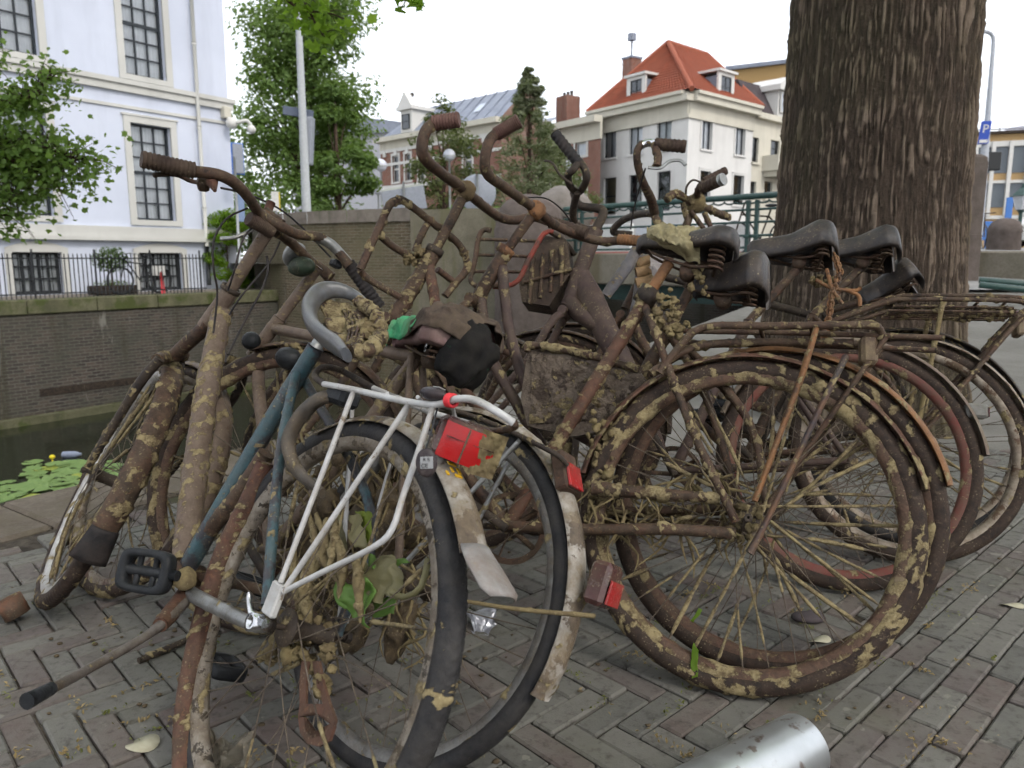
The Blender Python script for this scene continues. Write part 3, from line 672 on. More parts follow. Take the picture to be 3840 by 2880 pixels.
def white_house():
    P = FQ0 - CP_ * 2.6; F = frame_xy(P, CD); root = empty("town_house", F, label="tall white canal-side house with cream window surrounds and black panes", category="house"); f = Fac(root, F, F)
    xr = f.px(873, 693)[0]; zt = f.px(600, -260)[1]
    def W(u0, v0, u1, v1): a = f.px(u0, (v0 + v1) / 2)[0]; b = f.px(u1, (v0 + v1) / 2)[0]; um = (u0 + u1) / 2; return a, b, f.px(um, v1)[1], f.px(um, v0)[1]
    wl = W(499, 471, 648, 826); wu0 = f.px(540, 289)[1]; hgt = wl[3] - wl[2]
    wu = (wl[0], wl[1], wu0, wu0 + hgt * 1.05)
    rb = f.px(200, 760)[0]; wid = wl[1] - wl[0]; dx = wl[0] - (rb - wid)
    wl2 = (rb - wid, rb, wl[2] - .0, wl[3]); wu2 = (rb - wid, rb, wu[2], wu[3])
    wl3 = (rb - wid - dx, rb - dx, wl[2], wl[3]); wu3 = (rb - wid - dx, rb - dx, wu[2], wu[3])
    b1 = W(523, 948, 683, 1085); z0b = b1[2]; b2 = W(50, 948, 235, 1100); b2 = (b2[0], b2[1], z0b, b1[3]);
    holes = [wl, wu, wl2, wu2, wl3, wu3, b1, b2]
    f.wall(-14, xr, -.05, zt, holes, WHITE)
    MB().box((xr - .3, .02, -.05), (xr, 9, zt)).build("side_wall", WHITE, root); MB().box((-14, .6, -.05), (xr - .31, .8, zt)).build("inner_wall", M_ROOM, root)
    for h in (wl, wu, wl2, wu2, wl3, wu3): f.window(*h, 3, 6, DKFRAME, GLASS, CURT, CREAM, thick_row=3, bar=.04)
    for h in (b1, b2):
        o = f.window(*h, 5, 3, BLACKP, GLASS, CURT, None, bar=.045)
        n = 16; a, b, c, d = h; mb = MB(); w = .16                     # surround with a shallow arch
        mb.box((a - w, -.05, c - .3), (a, .02, d)).box((b, -.05, c - .3), (b + w, .02, d)); V = []
        for k in range(n + 1):
            t = k / n; x = a - w + (b - a + 2 * w) * t; ar = .16 * (1 - (2 * t - 1) ** 2)
            V += [[x, -.05, d - .001], [x, -.05, d + .10 + ar], [x, .02, d + .10 + ar], [x, .02, d - .001]]
        mb.grid(np.array(V), n + 1, 4, False, True, False); f.put(mb, "surround", CREAM, o)
    zb = (f.px(560, 318)[1], f.px(560, 362)[1]); zc = f.px(300, 845)[1], f.px(300, 900)[1]
    f.put(MB().box((-14, -.10, zb[1]), (xr + .1, .02, zb[0])).box((-14, -.16, zb[0] - .12), (xr + .16, .02, zb[0])), "string_course", CREAM)
    f.put(MB().box((-14, -.05, zb[1] - .42), (xr + .05, .02, zb[1] - .34)), "string_course", CREAM)
    f.put(MB().box((-14, -.12, zc[1] + .1), (xr + .12, .02, zc[0])).box((-14, -.20, zc[1]), (xr + .2, .02, zc[1] + .10)), "plinth_band", CREAM)
    xd = f.px(735, 450)[0]; f.put(MB().tube([[xd, -.14, .1], [xd, -.14, zt]], .055, 10), "drain_pipe", CREAM)
    for z in (2.3, 4.6, 6.9): f.put(MB().tube([[xd, -.14, z], [xd, -.14, z + .08]], .07, 10), "pipe_bracket", CREAM)
    f.put(MB().tube([[xd, -.14, .1], [xd, -.14, 1.25]], .062, 10), "pipe_shoe", BLACKP)
    # lamp box and camera on the corner, neighbour wall
    q = f.px(843, 440); cm = empty("security_camera", (F @ np.array(mat4([q[0] - .02, -.2, q[1]], *np.eye(3)))), label="white security camera with beige box on the house corner", category="camera")
    MB().bbox((-.14, -.03, -.05), (.1, .19, .28), .02).build("junction_box", CREAM2, cm); MB().tube([(0, 0, -.05), (0, -.15, -.15), (.1, -.3, -.18), (.3, -.45, -.12), (.42, -.5, -.25)], .05, 10).build("arm", WFRAME, cm); MB().ball((.42, -.5, -.36), .13, 16, 10).build("dome", WFRAME, cm); MB().ball((.02, -.12, -.2), .17, 16, 10).build("housing", WFRAME, cm)
    # fence on the quay edge
    F2 = frame_xy(FQ0 - CP_ * .35, CD); fe = empty("iron_fence", F2, label="black iron railing fence along the canal wall before the white house", category="fence"); g = Fac(fe, F2, F2)
    zt2 = 1.0; x0 = -6; x1 = g.px(770, 1000)[0]; bm = MB().tube([(0, 0, 0), (0, 0, zt2)], .012, 6).mesh("bar", BLACKP); pm = MB().bbox((-.018, -.018, 0), (.018, .018, zt2 + .1), .005).mesh("post", BLACKP)
    x = x0; k = 0
    while x < x1:
        o = bpy.data.objects.new("post" if k % 14 == 0 else "bar", pm if k % 14 == 0 else bm); COL.objects.link(o); o.parent = fe; o.location = (x, 0, 0); x += .098; k += 1
    for z in (.09, zt2 - .12): MB().box((x0, -.012, z), (x1, .012, z + .03)).build("rail", BLACKP, fe)
    # things behind the fence
    def at(u, v, off): return g.px(u, v, off)
    pt = at(425, 1108, .9); tr_ = empty("potted_tree", F2 @ np.array(mat4([pt[0], .9, 0], *np.eye(3))), label="clipped round bay tree in a dark planter behind the fence", category="plant")
    z1 = at(415, 972, .9)[1]; MB().bbox((-.55, -.2, 0), (.55, .2, .22), .02).build("planter", DARK, tr_); MB().tube([(0, 0, .2), (.02, 0, z1)], .025, 8).build("stem", RUST, tr_)
    leafball(tr_, "crown", (0, 0, z1), (.42, .42, .32), 900, .07, LEAF_D); leafball(tr_, "ground_leaves", (0, 0, .27), (.5, .16, .08), 250, .05, LEAF_G)
    pb = at(530, 1100, .7); bk = empty("parked_bicycle", F2 @ np.array(mat4([pb[0], .7, 0], *np.eye(3))), label="black bicycle parked behind the fence by the basement window", category="bicycle")
    for x, nm in ((-.52, "front_wheel"), (.52, "rear_wheel")):
        mb = MB(); mb.lathe([x, 0, .34], [(.33 + .026 * math.cos(t), .026 * math.sin(t)) for t in np.arange(8) / 8 * 6.283], 40); mb.build(nm, BLACKP, bk)
    MB().lathe([.52, -.02, .34], [(.0, 0), (.3, 0)], 24, R_(20), R_(170), closedp=False, smooth=False).build("coat_guard", BLACKP, bk)
    mb = MB()
    for L in ([(-.52, 0, .34), (-.34, 0, .95)], [(-.36, 0, .86), (.0, 0, .33)], [(-.37, 0, .8), (.14, 0, .75)], [(0, 0, .3), (.2, 0, .92)], [(0, 0, .3), (.52, 0, .34)], [(.16, 0, .75), (.52, 0, .34)]): mb.tube(L, .018, 8)
    mb.build("frame", BLACKP, bk); MB().tube([(-.34, .25, 1.02), (-.36, 0, 1.0), (-.34, -.25, 1.02), (-.2, -.28, 1.0)], .014, 8).build("handlebar", ALU, bk); MB().ball((.2, 0, .95), .12, 12, 8, (1.1, .7, .3)).build("saddle", BLACKP, bk); MB().box((.3, -.1, .72), (.75, .1, .75)).build("rear_rack", BLACKP, bk); MB().box((.28, -.16, .45), (.62, -.04, .7)).build("pannier", WFRAME, bk)
    pq = at(612, 1092, .2); MB().tube([(0, 0, 0), (-.02, 0, .55)], [.05, .035], 10).build("marker_post", plain("red_post", (.75, .06, .07), .5), None, label="short red marker post at the fence foot", category="post").matrix_world = Matrix((F2 @ np.array(mat4([pq[0], .2, 0], *np.eye(3)))).tolist())

# ------------------------------------------------------------------ foliage
def m_leaf(name, a, b, tr=.35):
    t = NT(name); r = t.t.nodes.new("ShaderNodeNewGeometry").outputs['Random Per Island']; n = t.noise(.9, 4)
    c = t.mix(r, a, b); c = t.mix(t.ramp(n, [(.35, 0.), (.65, .6)]), c, tuple(x * .75 for x in a))
    t.fin(c, .55); tl = t.t.nodes.new("ShaderNodeBsdfTranslucent"); t.l(t.mix(.5, c, (.20, .30, .03)), tl.inputs[0]); mx = t.t.nodes.new("ShaderNodeMixShader"); mx.inputs[0].default_value = tr
    t.l(t.b.outputs[0], mx.inputs[1]); t.l(tl.outputs[0], mx.inputs[2]); t.l(mx.outputs[0], t.out.inputs[0]); return t.m
LEAF_D = m_leaf("leaf_dark", (.045, .085, .028), (.075, .125, .04)); LEAF_G = m_leaf("leaf_mid", (.11, .19, .05), (.18, .27, .075), .5); LEAF_B = m_leaf("leaf_bright", (.20, .36, .03), (.30, .48, .05), .75); LEAF_L = m_leaf("leaf_light", (.13, .23, .05), (.24, .36, .09), .6); LEAF_O = m_leaf("leaf_olive", (.085, .105, .04), (.14, .15, .06))
LEAF_N = m_leaf("leaf_needle", (.12, .14, .08), (.19, .20, .12))
def leaves(C, N, size, rs, asp=.62, bend=.18, lobes=False):
    """C positions, N rough normals: one small folded leaf each"""
    n = len(C); N = N / (np.linalg.norm(N, axis=1)[:, None] + 1e-9); T = rs.normal(0, 1, (n, 3)); T -= N * (T * N).sum(1)[:, None]; T /= np.linalg.norm(T, axis=1)[:, None] + 1e-9; B = np.cross(N, T)
    s = size * rs.uniform(.65, 1.25, n)[:, None]; 
    if lobes:
        K = [(-.5, 0, 0), (-.28, .34, .07), (-.05, .30, .05), (.05, .5, .1), (.22, .22, .03), (.6, 0, -.1), (.22, -.22, .03), (.05, -.5, .1), (-.05, -.30, .05), (-.28, -.34, .07)]
        V = np.stack([C + T * s * a + B * s * b_ + N * s * c for a, b_, c in K], 1); m = len(K); b = np.arange(n)[:, None] * m
        Q = np.concatenate([b + np.array([[0, 1, 2, 8]]) * 0 + np.array([[0, 1, 2, 2]])[:, :4] * 0 + np.array([[0, 9, 8, 2]]) * 0 + np.array([[1, 2, 8, 9]])])
        T1 = np.concatenate([b + np.array([[0, 9, 1]]), b + np.array([[2, 3, 4]]), b + np.array([[8, 6, 7]]), b + np.array([[4, 5, 6]])]); Q = np.concatenate([b + np.array([[1, 9, 8, 2]]), b + np.array([[2, 8, 6, 4]])])
        return V.reshape(-1, 3), Q[:, ::-1], T1
    V = np.stack([C - T * s * .5, C + B * s * asp * .5 + N * s * bend, C + T * s * .55, C - B * s * asp * .5 + N * s * bend], 1)
    b = np.arange(n)[:, None] * 4
    return V.reshape(-1, 3), None, np.concatenate([b + np.array([[0, 2, 1]]), b + np.array([[0, 3, 2]])])
def leafball(parent, name, c, rad, n, size, mat, seed=1, **kw):
    rs = np.random.default_rng(seed); D = rs.normal(0, 1, (n, 3)); D /= np.linalg.norm(D, axis=1)[:, None]; C = D * np.array(rad) * rs.uniform(.55, 1.05, n)[:, None] + np.array(c)
    V, Q, T = leaves(C, D + rs.normal(0, .5, (n, 3)), size, rs); return MB().add(V, Q, T).build(name, mat, parent, **kw)
def tree(name, label, base, h, rad, z0, n, size, mat, seed, cat="tree", trunk=.2, shape="oval", clumps=60, group=None, lean=(0, 0), flat=1.0, col=RUST):
    rs = np.random.default_rng(seed); base = np.asarray(base, float); root = empty(name, loc=base, label=label, category=cat, group=group)
    cen = []; 
    for k in range(clumps):
        t = rs.random() ** .9; z = z0 + (h - z0) * t
        if shape == "cone": r = rad * (1 - t) ** .8 * .95 + .1
        elif shape == "spire": r = rad * (1 - .62 * t) * (.75 + .25 * min(1, t * 6))
        elif shape == "oval": r = rad * math.sqrt(max(0.02, 1 - (2 * t ** .85 - .85) ** 2 * .9))
        else: r = rad * (.6 + .4 * math.sin(t * 2.6))
        a = rs.uniform(0, 6.283); q = math.sqrt(rs.uniform(.08, 1)) * r; cen.append((q * math.cos(a) + lean[0] * t, q * math.sin(a) + lean[1] * t, z))
    cen = np.array(cen); w = rs.uniform(.6, 1.5, clumps); cr = (rad * (.30 if shape != "cone" else .26)) * w
    if shape == "cone": cr = cr * (1.12 - (cen[:, 2] - z0) / (h - z0))
    ix = rs.choice(clumps, n, p=w ** 2 / (w ** 2).sum()); D = rs.normal(0, 1, (n, 3)); D /= np.linalg.norm(D, axis=1)[:, None]
    C = cen[ix] + D * (cr[ix] * rs.uniform(.3, 1.1, n) ** .6)[:, None] * np.array([1, 1, .62 * flat]); C[:, 2] -= .12 * cr[ix] * (D[:, 0] ** 2 + D[:, 1] ** 2)
    V, Q, T = leaves(C, D * .6 + np.array([0, 0, .8]) + rs.normal(0, .5, (n, 3)), size, rs); MB().add(V, Q, T).build("crown", mat, root)
    tb = MB(); tb.tube([[0, 0, -.3], [lean[0] * .1, 0, h * .3], [lean[0] * .5, lean[1] * .5, h * .65], [lean[0], lean[1], h * .95]], [trunk, trunk * .8, trunk * .45, trunk * .1], 10); 
    for c in cen[rs.permutation(clumps)[:26]]: z = c[2] * .75; tb.tube([[lean[0] * z / h, lean[1] * z / h, z * .8], (c + [0, 0, z]) / 2 * np.array([1, 1, 1]), c], [trunk * .22, trunk * .13, .012], 6)
    tb.build("trunk", col, root); return root
BARKM = None
def near_tree():
    global BARKM
    t = NT("elm_bark"); co = t.co(None, (9, 9, 1.6)); n = t.noise(1.6, 9, .72, co, dist=1.2); n2 = t.noise(5, 6, .7, co); g = t.noise(1.1, 5, .6); f = t.noise(70, 5)
    h = t.attr("mud")
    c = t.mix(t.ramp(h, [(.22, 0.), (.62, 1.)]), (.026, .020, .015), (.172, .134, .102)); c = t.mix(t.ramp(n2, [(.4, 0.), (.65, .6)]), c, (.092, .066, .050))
    c = t.mix(t.math('MULTIPLY', t.ramp(g, [(.48, 0.), (.66, 1.)]), t.ramp(h, [(.2, .2), (.7, .6)])), c, (.075, .078, .035)); c = t.mix(t.ramp(f, [(.62, 0.), (.75, .4)]), c, (.20, .17, .13))
    BARKM = t.fin(c, .93, 0, t.bump(t.math('ADD', n, f), .012, .7))
    base = DP(3222, 1300, 4.35); base[2] = 0; root = empty("elm_tree", loc=base, label="thick elm trunk with deeply furrowed bark standing behind the bicycles", category="tree")
    nz, na = 300, 760; zz = np.linspace(-.1, 6.5, nz) ; zz = -.1 + 6.6 * np.linspace(0, 1, nz) ** 1.5; aa = np.arange(na) / na * 2 * np.pi
    Z, A_ = np.meshgrid(zz, aa, indexing='ij')
    r = np.interp(zz, [-.1, 0, .3, .7, 1.2, 2.0, 3.2, 6.5], [.64, .62, .55, .515, .485, .47, .46, .44])[:, None] * (1 + .05 * np.sin(A_ * 3 + 1.3) * np.exp(-Z * .8) + .03 * np.sin(A_ * 5 + .4) * np.exp(-Z * 1.2))
    tw = A_ + .05 * np.sin(Z * 1.3) + .035 * Z
    Pn = np.stack([np.cos(tw) * 1.0, np.sin(tw) * 1.0, Z * .11], -1).reshape(-1, 3); wob = (fbm(np.stack([np.cos(tw), np.sin(tw), Z * .8], -1).reshape(-1, 3), 4, 3) - .5) * .16
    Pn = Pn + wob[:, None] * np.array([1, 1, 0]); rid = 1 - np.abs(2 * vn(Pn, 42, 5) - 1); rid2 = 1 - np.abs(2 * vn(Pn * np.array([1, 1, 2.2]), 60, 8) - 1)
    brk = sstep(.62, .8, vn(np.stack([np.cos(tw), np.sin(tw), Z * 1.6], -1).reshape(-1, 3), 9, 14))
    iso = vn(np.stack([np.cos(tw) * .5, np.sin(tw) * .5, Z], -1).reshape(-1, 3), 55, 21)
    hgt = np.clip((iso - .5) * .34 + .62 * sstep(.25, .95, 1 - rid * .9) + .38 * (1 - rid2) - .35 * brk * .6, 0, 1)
    R2 = r.reshape(-1) if r.shape == Z.shape else np.broadcast_to(r, Z.shape).reshape(-1); R2 = R2 + (hgt - .5) * .024
    lx = .06 * Z.reshape(-1) * 0 ; V = np.stack([R2 * np.cos(A_.reshape(-1)) + lx, R2 * np.sin(A_.reshape(-1)), Z.reshape(-1)], 1)
    MB().grid(V, nz, na, False, True, True, mud=hgt).build("trunk", BARKM, root)
    rs = np.random.default_rng(2); tb = MB(); cen = []
    for k in range(7):
        a = rs.uniform(0, 6.28) if k > 2 else (2.2, 3.6, 4.9)[k]; L = rs.uniform(3.5, 6); z = rs.uniform(5.2, 6.4); e = np.array([L * math.cos(a), L * math.sin(a), z + rs.uniform(1.0, 3.0)])
        tb.tube([[.2 * math.cos(a), .2 * math.sin(a), z - .6], e * .5 + [0, 0, z * .25], e], [.2, .12, .03], 10)
        for q in range(11): cen.append(e * rs.uniform(.3, 1.15) + rs.normal(0, 1, 3) * [1.3, 1.3, .7] + [0, 0, .3])
    tb.build("limb", BARKM, root)
    cen = np.array(cen); n = 60000; ix = rs.integers(0, len(cen), n); C = cen[ix] + rs.normal(0, 1, (n, 3)) * [.75, .75, .42]; C = C[C[:, 2] > 4.6]; V, Q, T = leaves(C, rs.normal(0, .5, (len(C), 3)) + [0, 0, 1], .11, rs); MB().add(V, Q, T).build("crown", LEAF_B, root)
    # hanging twigs that come into the picture at the top
    def spray(name, label, px_list, dep, n, size, seed, mat, tw=.006, sp=.16):
        rs = np.random.default_rng(seed); P = np.array([DP(u - (70 if name == 'leafy_branch' else 0), v, dep + dd) for u, v, dd in px_list]); o = empty(name, loc=P[0], label=label, category="branch", group="leafy branches reaching into view"); P = P - P[0]
        st = MB(); st.tube(P, np.linspace(tw * 2, tw * .6, len(P)), 6); C = []; N = []
        T = rs.random(n) * (len(P) - 1)
        for t in T:
            k = min(len(P) - 2, int(t)); c = P[k] * (1 - t + k) + P[k + 1] * (t - k); d = rs.normal(0, sp, 3) * [1, 1, .8]; d[2] -= abs(rs.normal(0, sp * .4)); C.append(c + d); N.append(rs.normal(0, .6, 3) + [0, -.3, .6])
            if rs.random() < .12: st.tube([c, c + d * .5 + [0, 0, .02], c + d], [tw * .6, tw * .4, .0015], 5)
        st.build("twig", RUST, o); V, Q, T1 = leaves(np.array(C), np.array(N), size, rs, lobes=True); MB().add(V, Q, T1, False).build("leaves", mat, o); return o
    spray("overhanging_branch", "bright green leafy twig hanging from the top edge before the lamp post", [(980, -160, 0), (1060, -20, 0), (1140, 40, .1), (1220, 45, .1), (1290, 70, .1)], 4.6, 130, .062, 3, LEAF_B, sp=.085)
    spray("overhanging_branch", "bright green twig dangling lowest at the top of the picture", [(1080, -120, .2), (1150, 20, .2), (1195, 110, .2), (1230, 150, .2)], 4.5, 80, .066, 4, LEAF_B, sp=.06)
    spray("overhanging_branch", "small green leaf tip peeking in at the top edge over the sky", [(1500, -140, 0), (1530, -30, 0), (1545, 0, 0)], 4.8, 30, .08, 5, LEAF_B, sp=.06)
    L = [([(-420, 250, 0), (-250, 420, .1), (-40, 500, .0), (160, 520, .2), (330, 590, .1)], 1000), ([(-380, 300, 0), (-200, 480, .1), (20, 560, .0), (220, 640, .2), (400, 585, .1)], 900), ([(-300, 500, 0), (-100, 640, .1), (40, 690, .0), (150, 740, .2)], 520), ([(-300, 420, 0), (60, 380, 0), (200, 350, 0), (270, 270, 0)], 420), ([(-300, 700, 0), (-100, 780, .1), (30, 800, .0), (150, 812, .2)], 130), ([(-300, -100, 0), (-120, 60, .1), (-20, 140, .0), (20, 250, .2)], 260)]
    names = ["broad leafy branch reaching in from the left before the white house", "leafy branch of the left foliage ending in a point before the drainpipe", "lower left leafy branch covering the house window", "upper tip of the left foliage before the string course", "thin twig of leaves below the left foliage", "dark green sprig at the upper left edge before the window"]
    for k, (p, n) in enumerate(L): spray("leafy_branch", names[k], p, 6.0, int(n * 2.4), .050, 20 + k, LEAF_L, .008, .145 if k < 3 else .10)
near_tree()
white_house()
# ------------------------------------------------------------------ buildings across the street
def roof_tiles(f_put, V4, nu, nv, name, mat, amp=.05):
    """pantiles over a quad or triangle (4 corners: bottom left, bottom right, top right, top left), each row stepped"""
    a, b, c, d = [np.array(p, float) for p in V4]; nrm = np.cross(b - a, d - a); nrm /= np.linalg.norm(nrm); mb = MB(); Vs = []; Qs = []
    for j in range(nv):
        for e in (0, 1):
            t = (j + e * 1.0) / nv; L = a * (1 - t) + d * t; R = b * (1 - t) + c * t
            for i in range(nu * 2 + 1):
                s = i / (nu * 2); Vs.append(L * (1 - s) + R * s + nrm * (amp * (.5 + .5 * math.cos(i * math.pi)) + (amp * .9 if e == 0 else 0)))
    m = nu * 2 + 1
    for j in range(nv):
        r0 = 2 * j * m
        for i in range(m - 1):
            Qs.append([r0 + i, r0 + i + 1, r0 + m + i + 1, r0 + m + i])
            if j < nv - 1: Qs.append([r0 + m + i, r0 + m + i + 1, r0 + 2 * m + i + 1, r0 + 2 * m + i])
    mb.add(np.array(Vs), Qs, None, False); return f_put(mb, name, mat)
def corner_house():
    T = 45.0; ex_r = np.array([1.082, 1, 0]); ex_r /= np.linalg.norm(ex_r); ex_l = np.array([.7226, -1, 0]); ex_l /= np.linalg.norm(ex_l)
    C = DP(2573, 700, T); C[2] = FGZ; R0 = frame_xy(C, ex_r); root = empty("corner_house", R0, label="white corner house with steep red pantile hip roof", category="house")
    fr = Fac(root, R0, R0); fl = Fac(root, frame_xy(C, ex_l), R0)
    zE = fr.px(2573, 360)[1]; xr = fr.px(2828, 420)[0]; xl = fl.px(2222, 440)[0]
    def rect(f, u0, v0, u1, v1): a = f.px(u0, (v0 + v1) / 2)[0]; b = f.px(u1, (v0 + v1) / 2)[0]; um = (u0 + u1) / 2; return a, b, f.px(um, v1)[1], f.px(um, v0)[1]
    k = 1200 / 2212
    def cr(f, x0, y0, x1, y1): return rect(f, 1900 + x0 * k, 100 + y0 * k, 1900 + x1 * k, 100 + y1 * k)
    LW = [cr(fl, 672, 712, 757, 905), cr(fl, 846, 680, 938, 882), cr(fl, 1037, 645, 1138, 850)]
    LL = [cr(fl, 670, 1042, 755, 1310), cr(fl, 843, 1025, 935, 1290), cr(fl, 1037, 1000, 1130, 1260)]
    RW = [cr(fr, 1345, 648, 1418, 852), cr(fr, 1578, 692, 1645, 885)]; RL = [cr(fr, 1332, 1000, 1405, 1230), cr(fr, 1562, 1025, 1635, 1215)]
    def al(L):
        z0 = sum(x[2] for x in L) / len(L); z1 = sum(x[3] for x in L) / len(L); return [(x[0], x[1], z0, z1) for x in L]
    LW, LL, RW, RL = al(LW), al(LL), al(RW), al(RL)
    gz = lambda L: [(x[0], x[1], max(.3, x[2]), x[3]) for x in L]
    LL, RL = gz(LL), gz(RL)
    fl.wall(xl, 0, -.5, zE, LW + LL, WHITE2); fr.wall(0, xr, -.5, zE, RW + RL, WHITE2)
    BL = plain("roller_blind", (.30, .27, .18), .8)
    for i, h in enumerate(LW + LL): fl.window(*h, 2 if i < 3 else 1, 1 if i < 3 else 2, DKFRAME, GLASS, CURT if i < 3 else (BL if i == 3 else None), None, WHITE2, bar=.07, y=.16)
    for i, h in enumerate(RW + RL): fr.window(*h, 2 if i < 2 else 1, 1 if i < 2 else 2, DKFRAME, GLASS, CURT if i < 2 else None, WHITE2, WHITE2, bar=.07, y=.16, sw=.12)
    for f, a, b in ((fl, xl, 0), (fr, 0, xr)):
        e0, e1 = (a, b + .55) if f is fl else (a - .0, b)
        f.put(MB().box((a, -.12, zE - 1.15), (b + (.12 if f is fl else 0), .02, zE - .95)).box((a, -.10, zE - .95), (b, .02, zE - .25)), "frieze", CREAM2)
        f.put(MB().box((a, -.55, zE - .25), (b + (.3 if f is fl else 0), .05, zE + .12)).box((a, -.70, zE + .12), (b, .05, zE + .30)), "cornice", CREAM2)
    # hip roof
    I3 = np.eye(4)
    def W(f, x, y, z): return (f.L @ np.array([x, y, z, 1]))[:3]
    zr = zE + .31; ridge_h = None
    pk1 = fr.px(2506, 165, 4.2); pk2 = fr.px(2650, 198, 4.2)
    z1 = (pk1[1] + pk2[1]) / 2; P1 = W(fr, pk1[0], 4.2, z1); P2 = W(fr, pk2[0], 4.2, z1)
    c0 = W(fr, -.5, -.5, zr); cR = W(fr, xr + .2, -.5, zr); cL = W(fl, xl, -.5, zr); cB = W(fr, xr + .2, 9, zr); cLb = W(fl, xl, 9, zr)
    put = lambda mb, n, m: mb.build(n, m, root)
    roof_tiles(put, [c0, cR, P2, P1], 26, 22, "roof", TILE); roof_tiles(put, [cL, c0, P1, P1 + (P1 - P1) * 0], 34, 22, "roof", TILE); roof_tiles(put, [cR, cB, P2, P2], 20, 20, "roof", TILE); roof_tiles(put, [cLb, cL, P1, P2], 20, 20, "roof", TILE)
    for a, b in ((c0, P1), (cR, P2), (P1, P2), (cL, P1)): put(MB().tube([a, b], .16, 8, step=.4), "ridge", TILE)
    # dormers
    def dormer(f, x0, z0, w, h, y0, y1):
        mb = MB().box((x0, y0, z0), (x0 + w, y1, z0 + h)); o = f.put(mb, "dormer", plain("dormer_zinc", (.20, .22, .27), .6))
        f.put(MB().box((x0 - .12, y0 - .14, z0 - .1), (x0 + .18, y0 - .002, z0 + h)).box((x0 + w - .18, y0 - .14, z0 - .1), (x0 + w + .12, y0 - .002, z0 + h)).box((x0 - .12, y0 - .14, z0 + h), (x0 + w + .12, y0 - .002, z0 + h + .2)), "surround", WFRAME, o)
        f.put(MB().box((x0 - .25, y0 - .3, z0 + h + .2), (x0 + w + .25, y1, z0 + h + .34)), "dormer_roof", WFRAME, o); f.window(x0 + .18, x0 + w - .18, z0, z0 + h, 2, 2, DKFRAME, GLASS, None, None, None, y=y0 - .1, bar=.06, parent=o, rb=0)
    q = cr(fl, 862, 375, 945, 505); dormer(fl, q[0] - .2, zE + .40, (q[1] - q[0]) * 1.3, (q[3] - q[2]) * 1.15, .05, 3.2)
    q = cr(fr, 1475, 358, 1545, 490); dormer(fr, q[0] - .2, zE + .40, (q[1] - q[0]) * 1.35, (q[3] - q[2]) * 1.15, .05, 3.2)
    s0 = W(fl, fl.px(1900 + 1095 * k, 300, 1.6)[0], 1.35, fl.px(1900 + 1095 * k, 100 + 390 * k, 1.5)[1]); mm = mat4(s0, fl.L[:3, 0], *(lambda n: (np.cross(n, fl.L[:3, 0]), n))(np.array(np.cross(c0 - cL, P1 - cL) / np.linalg.norm(np.cross(c0 - cL, P1 - cL)))))
    put(MB().bbox((-.45, -.55, 0), (.45, .55, .14), .03, mm), "skylight", plain("skylight_glass", (.22, .26, .32), .2))
    zch = fl.px(2350, 220, 3)[1]; xch = fl.px(2350, 300, 3)[0]; ch = fl.put(MB().box((xch - .45, 3, zE + 1), (xch + .45, 3.9, zch)), "chimney", RBRICK); fl.put(MB().box((xch - .5, 2.95, zch), (xch + .5, 3.95, zch + .12)).tube([[xch, 3.4, zch], [xch, 3.4, zch + 1.3]], .06, 8).box((xch - .2, 3.2, zch + 1.2), (xch + .2, 3.6, zch + 1.65)), "chimney_cowl", LEAD, ch)
    xd = fl.px(2222, 600)[0] + .15; fl.put(MB().tube([[xd + .5, -.6, zE], [xd + .1, -.3, zE - .7], [xd, -.12, zE - 1.6], [xd, -.12, 0]], .07, 8), "drain_pipe", plain("zinc_pipe", (.34, .35, .38), .5))
    # cream wing to the right with mansard
    zw = fr.px(2860, 440)[1]; x1 = xr + .02; x2 = x1 + 11
    wv = [cr(fr, 1700, 765, 1745, 940), cr(fr, 1830, 785, 1892, 895), cr(fr, 1688, 1070, 1728, 1200), cr(fr, 1785, 1070, 1840, 1190)]
    r2 = empty("side_house", R0, label="cream house with dark mansard roof and balcony beside the tree trunk", category="house"); g = Fac(r2, R0, R0)
    g.wall(x1, x2, -.5, zw - .15, wv, CREAM2, y=.05)
    for h in wv: g.window(*h, 1, 2, DKFRAME, GLASS, None, None, CREAM2, y=.2, bar=.07)
    g.put(MB().box((x1, -.35, zw - .15), (x2, .1, zw + .2)), "cornice", CREAM2); zt = fr.px(2840, 285)[1]
    g.put(MB().add([[x1, .1, zw + .2], [x2, .1, zw + .2], [x2, 1.3, zt], [x1, 1.3, zt], [x2, 9, zt], [x1, 9, zt], [x1, 9, zw]], [[0, 1, 2, 3], [3, 2, 4, 5]], [[0, 3, 6], [3, 5, 6]]), "mansard_roof", SLATE)
    b = cr(fr, 1770, 905, 1925, 1010); g.put(MB().box((b[0], -1.1, b[2]), (b[1] + 1, .04, b[3])).box((b[0] + .2, -.9, b[2] - .35), (b[1] + .8, .04, b[2] - .002)), "balcony", CREAM2)
    d = cr(fr, 1875, 450, 1965, 625); o = g.put(MB().box((d[0], .0, d[2]), (d[1], 2.5, d[3])), "dormer", WFRAME); g.put(MB().box((d[0] - .3, -.3, d[3]), (d[1] + .3, 2.6, d[3] + .35)).add([[d[0] - .3, -.3, d[3] + .35], [d[1] + .3, -.3, d[3] + .35], [(d[0] + d[1]) / 2, -.3, d[3] + .95], [(d[0] + d[1]) / 2, 2.6, d[3] + .95], [d[0] - .3, 2.6, d[3] + .35], [d[1] + .3, 2.6, d[3] + .35]], [[0, 2, 3, 4], [1, 5, 3, 2]], [[0, 1, 2]]), "pediment", WFRAME, o)
    g.window(d[0] + .15, d[1] - .15, d[2] + .2, d[3] - .1, 2, 1, WFRAME, GLASS, CURT, None, None, y=-.14, bar=.2, parent=o)
